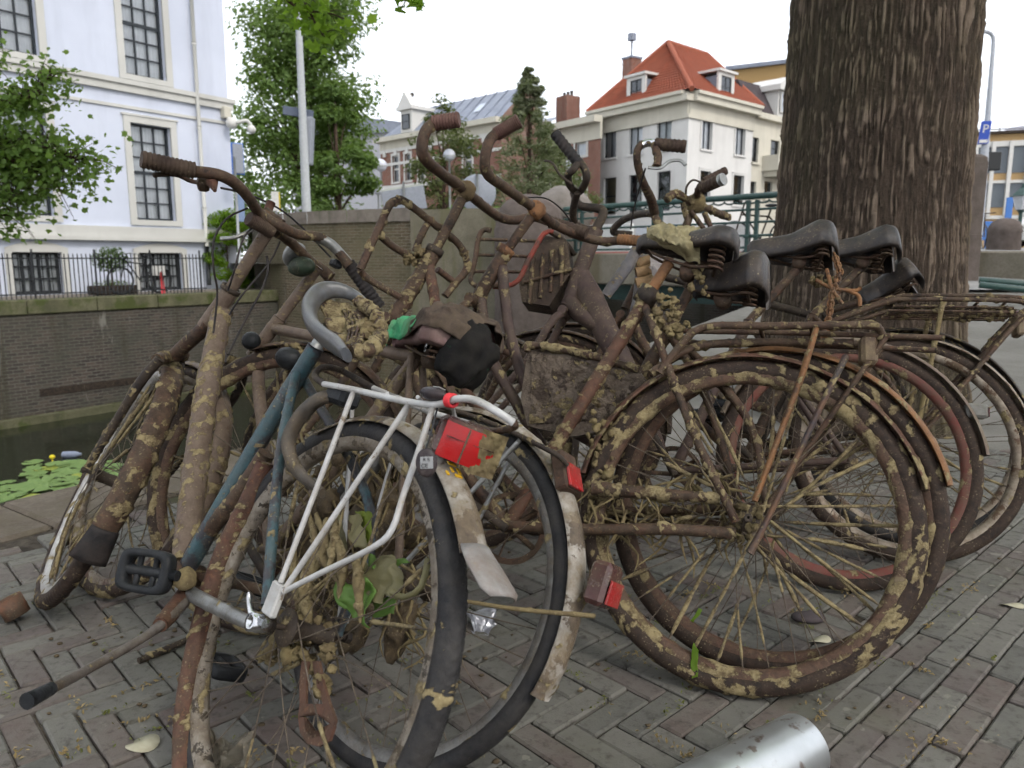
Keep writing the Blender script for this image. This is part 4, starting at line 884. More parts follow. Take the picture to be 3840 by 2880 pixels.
    Fo = frame_xy(DP(2735, 300, 66) * [1, 1, 0], np.array([1, -.55, 0])); r3 = empty("rear_block", Fo, label="ochre flat-roofed block rising behind the mansard roof", category="building"); h = Fac(r3, Fo, Fo); zz = h.px(2990, 235)[1]
    MB().box((0, 0, 0), (11, 10, zz)).build("wall", plain("ochre_wall", (.38, .25, .11), .8), r3); MB().box((-.3, -.3, zz), (11.3, 10.3, zz + .3)).build("roof_edge", LEAD, r3)
    # low white hoarding and stalls seen through the bridge railing
    for k, (u, w, c) in enumerate(((2270, 2.6, (.62, .62, .60)), (2480, 2.4, (.55, .57, .62)), (2690, 2.8, (.60, .58, .56)))):
        a = DP(u, 930, 27); o = MB().bbox((-w / 2, -.1, 0), (w / 2, .1, 1.15), .02, frame_xy([a[0], a[1], .9], ex_l)).build("hoarding_panel", plain("panel_%d" % k, c, .6), None, label=("pale hoarding panel behind the railing beside the pillar", "bluish hoarding panel in the middle of the bridge railing", "pale hoarding panel behind the railing near the trunk")[k], category="hoarding", group="hoarding panels behind the railing")
        MB().box((-w / 2, -.104, 0), (w / 2, -.1002, .22), frame_xy([a[0], a[1], .9], ex_l)).build("base_strip", plain("panel_strip_%d" % k, (.45, .16, .13), .6), o)
corner_house()
def brick_houses():
    # brown brick house to the left of the corner house
    ex = np.array([.7226, -1, 0]); ex /= np.linalg.norm(ex); C = DP(2215, 700, 49.5); C[2] = FGZ; R0 = frame_xy(C, ex); root = empty("brick_house", R0, label="narrow brown brick house with white cornice and tall chimney", category="house"); f = Fac(root, R0, R0); k = 1200 / 2212
    def cr(f, x0, y0, x1, y1): a = f.px(1900 + x0 * k, 100 + (y0 + y1) / 2 * k)[0]; b = f.px(1900 + x1 * k, 100 + (y0 + y1) / 2 * k)[0]; um = 1900 + (x0 + x1) / 2 * k; return a, b, f.px(um, 100 + y1 * k)[1], f.px(um, 100 + y0 * k)[1]
    xl = f.px(2055, 600)[0]; zE = f.px(2150, 455)[1]; W1 = [cr(f, 475, 718, 552, 893), cr(f, 340, 735, 415, 915)]; W2 = [cr(f, 475, 1060, 550, 1250), cr(f, 215, 1100, 300, 1290)]; W2 = [(a, b, max(.3, c), d) for a, b, c, d in W2]
    f.wall(xl, .9, -.5, zE - 1.4, W1 + W2, RBRICK)
    for h in W1 + W2: f.window(*h, 1, 2, WFRAME, GLASS, CURT if h in W1 else None, WFRAME, None, y=.12, bar=.09, sw=.16)
    f.put(MB().box((xl, -.06, zE - 1.4), (.9, .1, zE - .4)).box((xl, -.6, zE - .4), (.9, .1, zE)), "cornice", CREAM2); f.put(MB().add([[xl, 0, zE], [0, 0, zE], [0, 5, zE + .9], [xl, 5, zE + .9]], [[0, 1, 2, 3]]), "roof", LEAD)
    xa = f.px(2105, 400, 2)[0]; za = f.px(2105, 360, 2)[1]; ch = f.put(MB().box((xa - .6, 2, zE - .2), (xa + .6, 3.2, za)), "chimney", RBRICK)
    for q in (-.4, 0, .4): f.put(MB().tube([[xa + q, 2.6, za], [xa + q, 2.6, za + .35]], .1, 8), "chimney_pot", DARK, ch)
    # gabled brick school-like house with grey mansard, and two more behind
    ex2 = np.array([1, -1.0, 0]) / math.sqrt(2); C = DP(1880, 700, 52); C[2] = FGZ; R0 = frame_xy(C, ex2); root = empty("mansard_house", R0, label="red brick house with grey zinc mansard roof and white dormer", category="house"); f = Fac(root, R0, R0)
    k2 = 900 / 2212
    def c3(x0, y0, x1, y1): U = lambda x: 1340 + x * k2; V = lambda y: 350 + y * k2; a = f.px(U(x0), V((y0 + y1) / 2))[0]; b = f.px(U(x1), V((y0 + y1) / 2))[0]; um = U((x0 + x1) / 2); return a, b, f.px(um, V(y1))[1], f.px(um, V(y0))[1]
    xl = f.px(1428, 600)[0]; zE = f.px(1500, 508)[1]
    Ws = [c3(325, 575, 385, 820), c3(440, 555, 495, 800), c3(565, 690, 620, 780), c3(980, 600, 1060, 800)]
    Ws = [(a, b, Ws[0][2], Ws[0][3]) for a, b, c, d in Ws]
    f.wall(xl, 0, -.5, zE - .9, Ws, RBRICK)
    for h in Ws: f.window(*h, 1, 2, WFRAME, GLASS, None, WFRAME, WFRAME, y=.12, bar=.12, sw=.14)
    f.put(MB().box((xl, -.08, Ws[0][2] - .5), (0, .0, Ws[0][2] - .2)).box((xl, -.06, (Ws[0][2] + Ws[0][3]) / 2 + .3), (0, .0, (Ws[0][2] + Ws[0][3]) / 2 + .5)).box((xl, -.07, Ws[0][3] + .3), (0, .0, Ws[0][3] + .55)), "stone_band", WFRAME)
    f.put(MB().box((xl, -.10, zE - .9), (0, .1, zE - .35)).box((xl - .3, -.5, zE - .35), (0, .1, zE)), "cornice", CREAM2); n = 9
    for i in range(n): x = xl + .4 + i * (-xl - .8) / n; f.put(MB().box((x, -.10, zE - 1.45), (x + .35, .0, zE - .95)), "corbel", WFRAME)
    zt = f.px(1640, 396, 2.6)[1]; f.put(MB().add([[xl, 0, zE], [0, 0, zE], [0, 2.6, zt], [xl + 2.2, 2.6, zt], [0, 3.6, zt + .1], [xl + 2.2, 3.6, zt + .1], [xl, 3.6, zE]], [[0, 1, 2, 3], [3, 2, 4, 5], [0, 3, 5, 6]]), "mansard_roof", LEAD)
    f.put(MB().add([[0, 0, -.5], [0, 3.6, -.5], [0, 3.6, zt + .1], [0, 2.6, zt], [0, 0, zE]], [[0, 1, 2, 3]], [[0, 3, 4]]), "side_wall", RBRICK)
    for i in range(14): x = xl + 2.6 + i * 1.15; f.put(MB().tube([[x, -.02 + .0, zE + .02], [x, 2.58, zt + .03]], .04, 6), "roof_seam", LEAD) if x < -.2 else None
    d = c3(410, 190, 475, 330); o = f.put(MB().box((d[0] - .25, .1, d[2] - .2), (d[1] + .25, 2.5, d[3] + .3)), "dormer", WFRAME); f.window(d[0], d[1], d[2], d[3], 1, 2, DKFRAME, GLASS, None, None, None, y=.0, bar=.08, parent=o, rb=0)
    zz = d[3] + .3; f.put(MB().box((d[0] - .5, -.15, zz), (d[1] + .5, 2.6, zz + .25)).add([[d[0] - .4, -.1, zz + .25], [d[1] + .4, -.1, zz + .25], [(d[0] + d[1]) / 2, -.1, zz + 1.3], [d[0] - .4, .5, zz + .25], [d[1] + .4, .5, zz + .25], [(d[0] + d[1]) / 2, .5, zz + 1.3]], [[0, 3, 5, 2], [1, 2, 5, 4]], [[0, 1, 2]]), "pediment", WFRAME, o)
    xv = f.px(1546, 400, 2.6)[0]; zv = f.px(1546, 355, 2.6)[1]; f.put(MB().tube([[xv, 2.6, zt], [xv, 2.6, zv]], .05, 6).ball([xv, 2.6, zv], .18, 8, 6).box((xv - .35, 2.58, zv - .75), (xv + .1, 2.62, zv - .55)), "weather_vane", DARK)
    sk = c3(980, 210, 1040, 300); f.put(MB().add([[x, 2.6 * q - .06, zE + (zt - zE) * q + .06] for x, q in ((sk[0], .35), (sk[1], .35), (sk[1], .62), (sk[0], .62))], [[0, 1, 2, 3]]), "skylight", plain("skylight_pale", (.5, .56, .66), .2))
    # cream row house between
    C = DP(2060, 700, 56); C[2] = FGZ; R1 = frame_xy(C, ex2); r = empty("row_house", R1, label="cream and brick row house half hidden by the conifer", category="house"); g = Fac(r, R1, R1); zE2 = g.px(1980, 468)[1]; x2 = g.px(1780, 600)[0]
    hs = [(x2 + 1.5 + i * 2.6, x2 + 2.7 + i * 2.6, z, z + 2.1) for i in range(3) for z in (1.3, 4.6)]
    g.wall(x2, 0, -.5, zE2 - .8, hs, RBRICK); g.put(MB().box((x2, -.1, zE2 - .8), (0, .1, zE2 - .3)).box((x2, -.5, zE2 - .3), (0, .2, zE2)), "cornice", CREAM2); g.put(MB().add([[x2, 0, zE2], [0, 0, zE2], [0, 2.5, zE2 + .8], [x2, 2.5, zE2 + .8]], [[0, 1, 2, 3]]), "roof", LEAD)
    for h in hs: g.window(*h, 1, 2, WFRAME, GLASS, None, WFRAME, WFRAME, y=.12, bar=.1, sw=.16)
    # distant glass-roofed hall
    C = DP(1350, 700, 95); C[2] = FGZ; R2 = frame_xy(C, np.array([1, -.25, 0])); r = empty("distant_hall", R2, label="distant hall with curved blue-grey roof above the trees", category="building"); g = Fac(r, R2, R2); z1 = g.px(1420, 500)[1]; z2 = g.px(1380, 424)[1]
    MB().box((-9, 0, 0), (9, 20, z1)).build("wall", plain("hall_wall", (.36, .37, .40), .7), r); V = []
    for i in range(13):
        t = i / 12; V += [[-9 + 18 * t, -.5, z1 + (z2 - z1) * (1 - .8 * t * t)], [-9 + 18 * t, 20, z1 + (z2 - z1) * (1 - .8 * t * t)], [-9 + 18 * t, 20, z1], [-9 + 18 * t, -.5, z1]]
    MB().grid(np.array(V), 13, 4, False, True, False).build("roof", LEAD, r)
brick_houses()
def office():
    ex = np.array([1.0, -.16, 0]); ex /= np.linalg.norm(ex); C = DP(3560, 700, 48); C[2] = 1.2; F = frame_xy(C, np.array([1, .35, 0]))
    ex = np.array([.94, -.34, 0]); F = frame_xy(C, ex); root = empty("office_building", F, label="long ochre office building with white vertical fins", category="building"); f = Fac(root, F, F); k = 240 / 664
    V = lambda y, x=420: f.px(3600 + x * k, 400 + y * k)[1]
    z = [V(1165), V(1130), V(1045), V(795), V(765), V(690), V(415), V(360), V(285)]
    OC = plain("ochre_panel", (.52, .35, .17), .7); GL = plain("office_glass", (.13, .15, .17), .25); WF = WFRAME; x0, x1 = -1, 12
    MB().box((x0, .05, -1), (x1, 12, z[8])).build("wall", OC, root)
    for a, b in ((z[2], z[3]), (z[5], z[6])):
        MB().box((x0, .0, a), (x1, .048, b)).build("window_band", GL, root)
    for a, b in ((z[0], z[1]), (z[3], z[4]), (z[6], z[7])): MB().box((x0, -.15, a), (x1, .03, b)).build("ledge", WF, root)
    m1 = MB().box((-.10, -.28, z[1]), (.10, .04, z[7] - .01)).mesh("fin", WF)
    for i in range(14):
        o = bpy.data.objects.new("fin", m1); COL.objects.link(o); o.parent = root; o.location = (x0 + .4 + i * .93, 0, 0)
    MB().box((x0, -.3, z[8]), (x1, 12, z[8] + .15)).build("roof_edge", DARK, root)
    # scaffolded block behind
    C = DP(3700, 500, 75); C[2] = 1.2; F2 = frame_xy(C, ex); r = empty("scaffolded_building", F2, label="pale building wrapped in scaffold sheeting above the office roof", category="building"); g = Fac(r, F2, F2); zt = g.px(3800, 478)[1]; zs = g.px(3700, 520)[1]
    MB().add([[-5, 0, 0], [16, 0, 0], [16, 0, zt + 1.5], [1.8, 0, zt], [.2, 0, zs - 1.2], [-5, 0, zs - 1.5], [-5, 8, 0], [16, 8, 0], [16, 8, zt + 1.5], [1.8, 8, zt], [.2, 8, zs - 1.2], [-5, 8, zs - 1.5]], [[0, 1, 2, 3], [0, 3, 4, 5], [3, 2, 8, 9], [4, 3, 9, 10], [5, 4, 10, 11], [0, 5, 11, 6]]).build("wall", plain("sheeting", (.50, .51, .58), .7, 0, (.42, .43, .50), .4), r)
    for z_ in np.arange(6, zt, 2.0): MB().tube([(-5, -.3, z_), (16, -.3, z_)], .06, 6).build("scaffold_rail", plain("scaffold_pipe", (.25, .25, .28), .5), r)
    for x in np.arange(1, 14, 2.2): MB().tube([(x, -.3, 0), (x, -.3, zt)], .06, 6).build("scaffold_post", MATS["scaffold_pipe"], r)
    # lamp mast with parking sign, black signal box, blue post, lantern, cars
    GR = plain("mast_grey", (.34, .36, .40), .5); t = 17.0; b = DP(3652, 980, t); zb = float(zramp(b[1])); hh = DP(3712, 190, t); m = empty("lamp_mast", loc=(b[0], b[1], zb), label="tall curved grey lamp mast with blue parking sign by the road", category="lamp post")
    L = [DP(u, v, t) - [b[0], b[1], zb] for u, v in ((3655, 940), (3675, 760), (3690, 600), (3705, 430), (3718, 260), (3725, 160), (3722, 135), (3708, 122), (3690, 118))]; L[0][2] = 0
    MB().tube(L, [.12, .11, .09, .06, .045, .04, .04, .04, .04], 10).build("mast", GR, m)
    BLUE = plain("sign_blue", (.025, .07, .40), .4); o = DP(3688, 500, t) - [b[0], b[1], zb]; M = mat4(o, [.9, -.3, 0], [.3, .9, 0], [.09, 0, .99]) @ np.diag([.85, .85, .85, 1]); sg = MB().bbox((-.12, -.16, -.29), (.12, -.07, .29), .01, M).build("parking_sign", BLUE, m)
    text("letter", "P", M @ mat4([.0, -.165, .08], [1, 0, 0], [0, 0, 1], [0, -1, 0]), .3, sg, WFRAME); MB().box((-.10, -.166, -.26), (.10, -.162, -.18), M).build("sign_strip", WFRAME, sg)
    bb_ = DP(3718, 605, t + .3); MB().bbox((-.17, -.1, -.2), (.17, .1, .2), .02, mat4(bb_, *np.eye(3))).tube([[*bb_], [bb_[0] - .35, bb_[1], bb_[2] + .12]], .03, 8).build("signal_box", BLACKP, None, label="black sign box on an arm beside the lamp mast", category="sign box")
    for (u, v0, v1, t_, w, lab) in ((3788, 740, 830, 30, .13, "slim blue banner post before the office building"), (3703, 830, 900, 24, .16, "small blue information sign near the stone block")):
        a = DP(u, v0, t_); c = DP(u, v1, t_); MB().bbox((-w, -.03, c[2] - a[2]), (w, .03, 0), .01, mat4(a, *np.eye(3))).tube([(a[0], a[1], zramp(a[1])), (a[0], a[1], c[2])], .04, 8).build("blue_sign", plain("sign_blue2", (.05, .16, .45), .5), None, label=lab, category="sign")
    a = DP(3832, 760, 22); zl = float(zramp(a[1])); ln = empty("street_lantern", loc=(a[0], a[1], zl), label="old-fashioned dark green street lantern at the right edge", category="street lamp"); h = a[2] - zl
    MB().tube([(0, 0, 0), (0, 0, .4), (0, 0, h - .3), (0, 0, h - .2)], [.1, .06, .045, .12], 10, curve=False).build("post", GREEN, ln); MB().lathe([0, 0, h], [(.16, -.2), (.27, .18), (.16, .2), (.0, .2)], 6, axis='z', closedp=False, smooth=False).build("glass", plain("lantern_glass", (.5, .52, .55), .2), ln); MB().lathe([0, 0, h], [(.32, .18), (.18, .32), (.05, .42), (.05, .5), (.0, .55)], 6, axis='z', closedp=False, smooth=False).build("cap", GREEN, ln)
def text(name, s, M, size, parent, mat, align='CENTER'):
    cu = bpy.data.curves.new(name, 'FONT'); cu.body = s; cu.size = size; cu.align_x = align; cu.align_y = 'CENTER'; cu.extrude = .0008; cu.materials.append(mat)
    o = bpy.data.objects.new(name, cu); COL.objects.link(o); o.matrix_local = Matrix(np.array(M).tolist())
    if parent is not None: o.parent = parent
    o.data.materials
    dg = bpy.context.evaluated_depsgraph_get(); me = bpy.data.meshes.new_from_object(o.evaluated_get(dg)); n = bpy.data.objects.new(name, me); COL.objects.link(n); n.matrix_local = Matrix(np.array(M).tolist())
    if parent is not None: n.parent = parent
    bpy.data.objects.remove(o); return n
office()
def car(label, loc, rz, col, L=4.1):
    o = empty("parked_car", frame_xy(loc, (math.cos(rz), math.sin(rz))), label=label, category="car"); cm = plain("car_paint_%d" % int(loc[0] * 10), col, .3); w = .85
    prof = [(-L / 2, .25), (-L / 2, .75), (-L / 2 + .25, .92), (-L * .28, .98), (-L * .16, 1.4), (L * .18, 1.44), (L * .32, 1.0), (L / 2 - .15, .9), (L / 2, .65), (L / 2, .25)]
    MB().poly(prof, None, 2 * w).build("body", cm, o)
    for s in (-1, 1):
        MB().poly([(-L * .24, 1.0), (-L * .145, 1.34), (L * .15, 1.37), (L * .26, 1.0)], np.array(Matrix.Translation((0, s * (w + .003), 0))), .01).build("side_window", DKFRAME, o)
        for x in (-L * .31, L * .31):
            wl = MB().lathe([x, s * (w - .05), .3], [(.3, -.09), (.3, .09), (.18, .095), (.0, .09)], 20, closedp=False).build("wheel", GRIP, o); MB().lathe([x, s * (w + .045), .3], [(.0, 0), (.17, 0)], 14, closedp=False).build("rim", ALU, wl)
        MB().box((L / 2 - .02, s * .75 - .1, .6), (L / 2 + .02, s * .75 + .1, .72)).build("headlight", WFRAME, o); MB().box((-L / 2 - .02, s * .75 - .1, .6), (-L / 2 + .02, s * .75 + .1, .75)).build("tail_light", REDL, o)
    return o
p = DP(3880, 900, 26); car("white and red parked car cut by the right edge", (p[0] + 1.2, p[1], float(zramp(p[1]))), R_(8), (.62, .60, .58))
def street_bike(label, loc, rz):
    bk = empty("parked_bicycle", frame_xy(loc, (math.cos(rz), math.sin(rz))), label=label, category="bicycle")
    for x, nm in ((-.52, "front_wheel"), (.52, "rear_wheel")): MB().lathe([x, 0, .34], [(.33 + .018 * math.cos(t), .018 * math.sin(t)) for t in np.arange(8) / 8 * 6.283], 36).build(nm, BLACKP, bk)
    mb = MB()
    for L in ([(-.52, 0, .34), (-.34, 0, 1.0)], [(-.36, 0, .86), (.0, 0, .33)], [(-.37, 0, .8), (.14, 0, .75)], [(0, 0, .3), (.2, 0, .92)], [(0, 0, .3), (.52, 0, .34)], [(.16, 0, .75), (.52, 0, .34)]): mb.tube(L, .018, 8)
    mb.build("frame", DARK, bk); MB().tube([(-.3, .28, 1.04), (-.38, .1, 1.02), (-.38, -.1, 1.02), (-.3, -.28, 1.04)], .016, 8).build("handlebar", DARK, bk); MB().ball((.2, 0, .96), .12, 12, 8, (1.1, .7, .3)).build("saddle", BLACKP, bk); return bk
a = DP(2890, 830, 14.5); street_bike("dark bicycle parked on the bridge behind the railing", (a[0], a[1] + .6, .95), R_(-35))
a = DP(3672, 930, 23); street_bike("small parked bicycle far off beside the stone block", (a[0], a[1], float(zramp(a[1]))), R_(70))
# ------------------------------------------------------------------ lamp post, signs, trees across the canal
def street_things():
    GR = plain("lamp_pole_grey", (.42, .44, .45), .5); GB = plain("sign_back_grey", (.26, .28, .32), .5); GE = plain("sign_edge", (.42, .45, .40), .5)
    t = 24; b = DP(1150, 800, t); b[2] = FGZ; o = empty("lamp_post", loc=b, label="pale grey lamp post with street-name sign before the big tree", category="lamp post")
    top = DP(1080, -60, t) - b; bot = DP(1151, 790, t) - b; MB().tube([(0, 0, 0), (0, 0, bot[2]), (0, 0, top[2])], [.16, .145, .085], 12, curve=False).build("pole", GR, o)
    q = DP(1118, 422, t - .25) - b; M = mat4(q, [.97, .1, -.14], [-.1, .99, 0], [.14, 0, .99]); MB().bbox((-.47, -.03, -.13), (.47, .03, .13), .02, M).build("name_sign", plain("name_sign_blue", (.10, .12, .17), .5), o)
    q = DP(1160, 530, t - .1) - b; M = mat4(q, [.99, 0, -.08], [0, 1, 0], [.08, 0, .99]); MB().bbox((-.13, -.2, -.72), (.13, .12, .72), .03, M).build("traffic_light_back", GB, o)
    # blue-edged sign on its pole by the house corner
    t = 22.5; b = DP(895, 900, t); b[2] = .2; o = empty("blue_sign", loc=b, label="tall sign with blue edge seen from behind beside the white house", category="sign")
    q = DP(893, 595, t) - b; MB().bbox((-.15, -.02, -.42), (.15, .03, .42), .02, mat4(q, [.8, .6, 0], [-.6, .8, 0], [0, 0, 1])).build("board", GB, o); MB().bbox((-.18, .031, -.45), (.18, .06, .45), .01, mat4(q, [.8, .6, 0], [-.6, .8, 0], [0, 0, 1])).build("blue_face", plain("sign_face_blue", (.03, .14, .55), .4), o); MB().tube([(0, 0, 0), (0, 0, q[2])], .04, 8).build("pole", GR, o)
    q2 = DP(900, 760, t) - b; MB().bbox((-.12, -.02, -.55), (.12, .03, .55), .02, mat4(q2, [.8, .6, 0], [-.6, .8, 0], [0, 0, 1])).build("lower_board", plain("sign_face_grey", (.20, .27, .42), .4), o)
    q = DP(1033, 755, 22); b = q.copy(); b[2] = FGZ; o = empty("yellow_sign", loc=b, label="small sign with yellow edge left of the lamp post", category="sign"); M = mat4(q - b, *np.eye(3)); MB().bbox((-.11, -.02, -.27), (.10, .02, .27), .01, M).build("board", WFRAME, o); MB().bbox((.102, -.02, -.28), (.13, .02, .25), .006, M).build("edge", plain("edge_yellow", (.6, .45, .03), .5), o); MB().tube([(0, .03, 0), (0, .03, q[2] - b[2])], .03, 8).build("pole", GR, o)
    for (u, v, t, w, h, rnd, lab) in ((1515, 748, 22, .62, .34, False, "square grey sign back behind the front carrier"), (1790, 725, 21, .52, .55, True, "round grey sign back beside the stone pillar")):
        q = DP(u, v, t); b = q.copy(); b[2] = FGZ; o = empty("traffic_sign", loc=b, label=lab, category="traffic sign"); M = mat4(q - b, [.98, 0, .15 if not rnd else 0], [0, 1, 0], [-.15 if not rnd else 0, 0, .98])
        if rnd: MB().lathe((0, 0, 0), [(0, -.02), (w - .03, -.02), (w, .0), (w - .03, .02), (0, .02)], 40, closedp=False).xf(M).build("board", GB, o)
        else: MB().bbox((-w, -.025, -h), (w, .025, h), .03, M).build("board", GB, o); MB().box((-w, -.028, h - .03), (w, .028, h + .02), M).build("edge", GE, o)
        MB().tube([(0, -.05, 0), (0, -.05, q[2] - b[2] + .5)], .035, 8).build("pole", GR, o)
    for (u, v, t, r, lab) in ((1685, 582, 33, .26, "white globe street lamp between the handlebars"), (1428, 620, 45, .36, "twin white globe lamp beside the big tree, upper"), (1418, 712, 45, .30, "white globe lamp low beside the big tree"), (2135, 620, 46, .3, "small white globe lamp before the brick house")):
        q = DP(u, v, t); b = q.copy(); b[2] = FGZ; o = empty("globe_lamp", loc=b, label=lab, category="street lamp", group="white globe street lamps"); MB().ball((0, 0, q[2] - b[2]), r, 20, 14).build("globe", plain("globe_white", (.62, .64, .72), .3), o); MB().lathe((0, 0, q[2] - b[2]), [(r * 1.02, -r * .25), (r * 1.04, -r * .15), (r * 1.02, -.05 * r)], 20, axis='z', closedp=False).build("band", GR, o); MB().tube([(0, 0, 0), (0, 0, q[2] - b[2] - r)], .05, 8).build("pole", GR, o)
street_things()
def trees():
    b = DP(1150, 800, 38); b[2] = FGZ
    tree("lime_tree", "big dense green lime tree rising behind the lamp post", b, DP(1100, 10, 38)[2] - FGZ, 4.2, .6, 26000, .25, LEAF_G, 3, shape="spire", clumps=150, trunk=.3, lean=(.5, 0))
    b = DP(1270, 800, 36); b[2] = FGZ; tree("lime_tree", "lower green tree at the right of the big lime tree", b, DP(1270, 330, 36)[2] - FGZ, 1.6, .5, 8000, .24, LEAF_G, 4, clumps=44, trunk=.2)
    b = DP(1665, 800, 34); b[2] = FGZ; tree("young_tree", "thin olive young tree with open crown behind the globe lamp", b, DP(1665, 385, 34)[2] - FGZ, 1.6, 1.0, 4200, .19, LEAF_O, 5, clumps=60, trunk=.12)
    b = DP(1985, 800, 33); b[2] = FGZ; tree("conifer", "slender dark conifer with pointed top before the brick houses", b, DP(1985, 278, 33)[2] - FGZ, 2.7, .4, 15000, .15, LEAF_N, 6, shape="cone", clumps=260, trunk=.14)
    b = DP(2090, 800, 36); b[2] = FGZ; tree("small_tree", "small dark tree low beside the conifer", b, DP(2120, 560, 36)[2] - FGZ, 1.7, .4, 4500, .18, LEAF_O, 8, clumps=50, trunk=.12)
    b = DP(960, 900, 29); b[2] = 0; tree("shrub", "green shrubs between the white house corner and the lamp post", b, 2.6, 1.5, .1, 6000, .16, LEAF_G, 19, cat="bush", clumps=36, trunk=.05)
    b = DP(860, 1090, 23.5); b[2] = -.2; tree("shrub", "loose green bush growing at the corner of the canal wall", b, DP(860, 770, 23.5)[2] + .2, .75, .1, 3600, .10, LEAF_B, 9, cat="bush", clumps=34, trunk=.03)
    b = DP(1340, 800, 30); b[2] = FGZ; tree("shrub", "dark low bushes behind the abutment coping", b, 1.35, 2.6, .1, 7000, .16, LEAF_D, 10, cat="bush", clumps=40, trunk=.05)
    b = DP(1780, 800, 27); b[2] = FGZ; tree("shrub", "green bush behind the round sign back", b, 1.9, 1.6, .1, 6000, .14, LEAF_G, 12, cat="bush", clumps=34, trunk=.05)
    b = DP(700, 800, 50); b[2] = FGZ; tree("lime_tree", "tall green tree directly beyond the white house corner", b, 13.5, 3.6, 2, 5000, .34, LEAF_G, 13, clumps=60, trunk=.3)
trees()
# ------------------------------------------------------------------ bicycles
class Bike:
    def __init__(s, label, X, Y, phi, lean, R=.35, wb=1.12):
        phi, lean = R_(phi), R_(lean)
        fw = np.array([-math.cos(phi), math.sin(phi), 0]); lf = np.array([-math.sin(phi), -math.cos(phi), 0]); up = np.array([0, 0, 1.])
        s.f = fw; s.l = lf * math.cos(lean) + up * math.sin(lean); s.u = up * math.cos(lean) - lf * math.sin(lean)
        s.o = np.array([X, Y, 0.]); s.R = R; s.wb = wb
        s.o = s.o + np.array([0, 0, .019 * math.sin(lean) * .9])      # the tyre's shoulder, not its crown, meets the ground
        s.M = mat4(s.o, s.f, s.l, s.u)
        s.root = empty("bicycle", s.M, label=label, category="bicycle", group="wrecked bicycles leaning in a row")
        s.tr = wb - .055; s.ha = R_(66)
    def px(s, u, v, y=0.0):
        d = ray(u, v); p0 = s.o + s.l * y
        t = ((p0 - EYE) @ s.l) / (d @ s.l); w = EYE + d * t - s.o
        return np.array([w @ s.f, y, w @ s.u])
    def loc(s, w): w = np.asarray(w) - s.o; return np.array([w @ s.f, w @ s.l, w @ s.u])
    def pts(s, L): return [s.px(*q) for q in L]
    def st(s, z): return np.array([s.tr - (z - s.R) / math.tan(s.ha), 0, z])
    def part(s, mb, name, mat, parent=None, **kw): return mb.build(name, mat, parent or s.root, **kw)
    def tube(s, name, pts, r, mat, parent=None, seg=12, mud=.0, mr=.0028, label=None, **kw):
        return MB().tube(pts, r, seg, mud, mr, **kw).build(name, mat, parent or s.root, label=label)

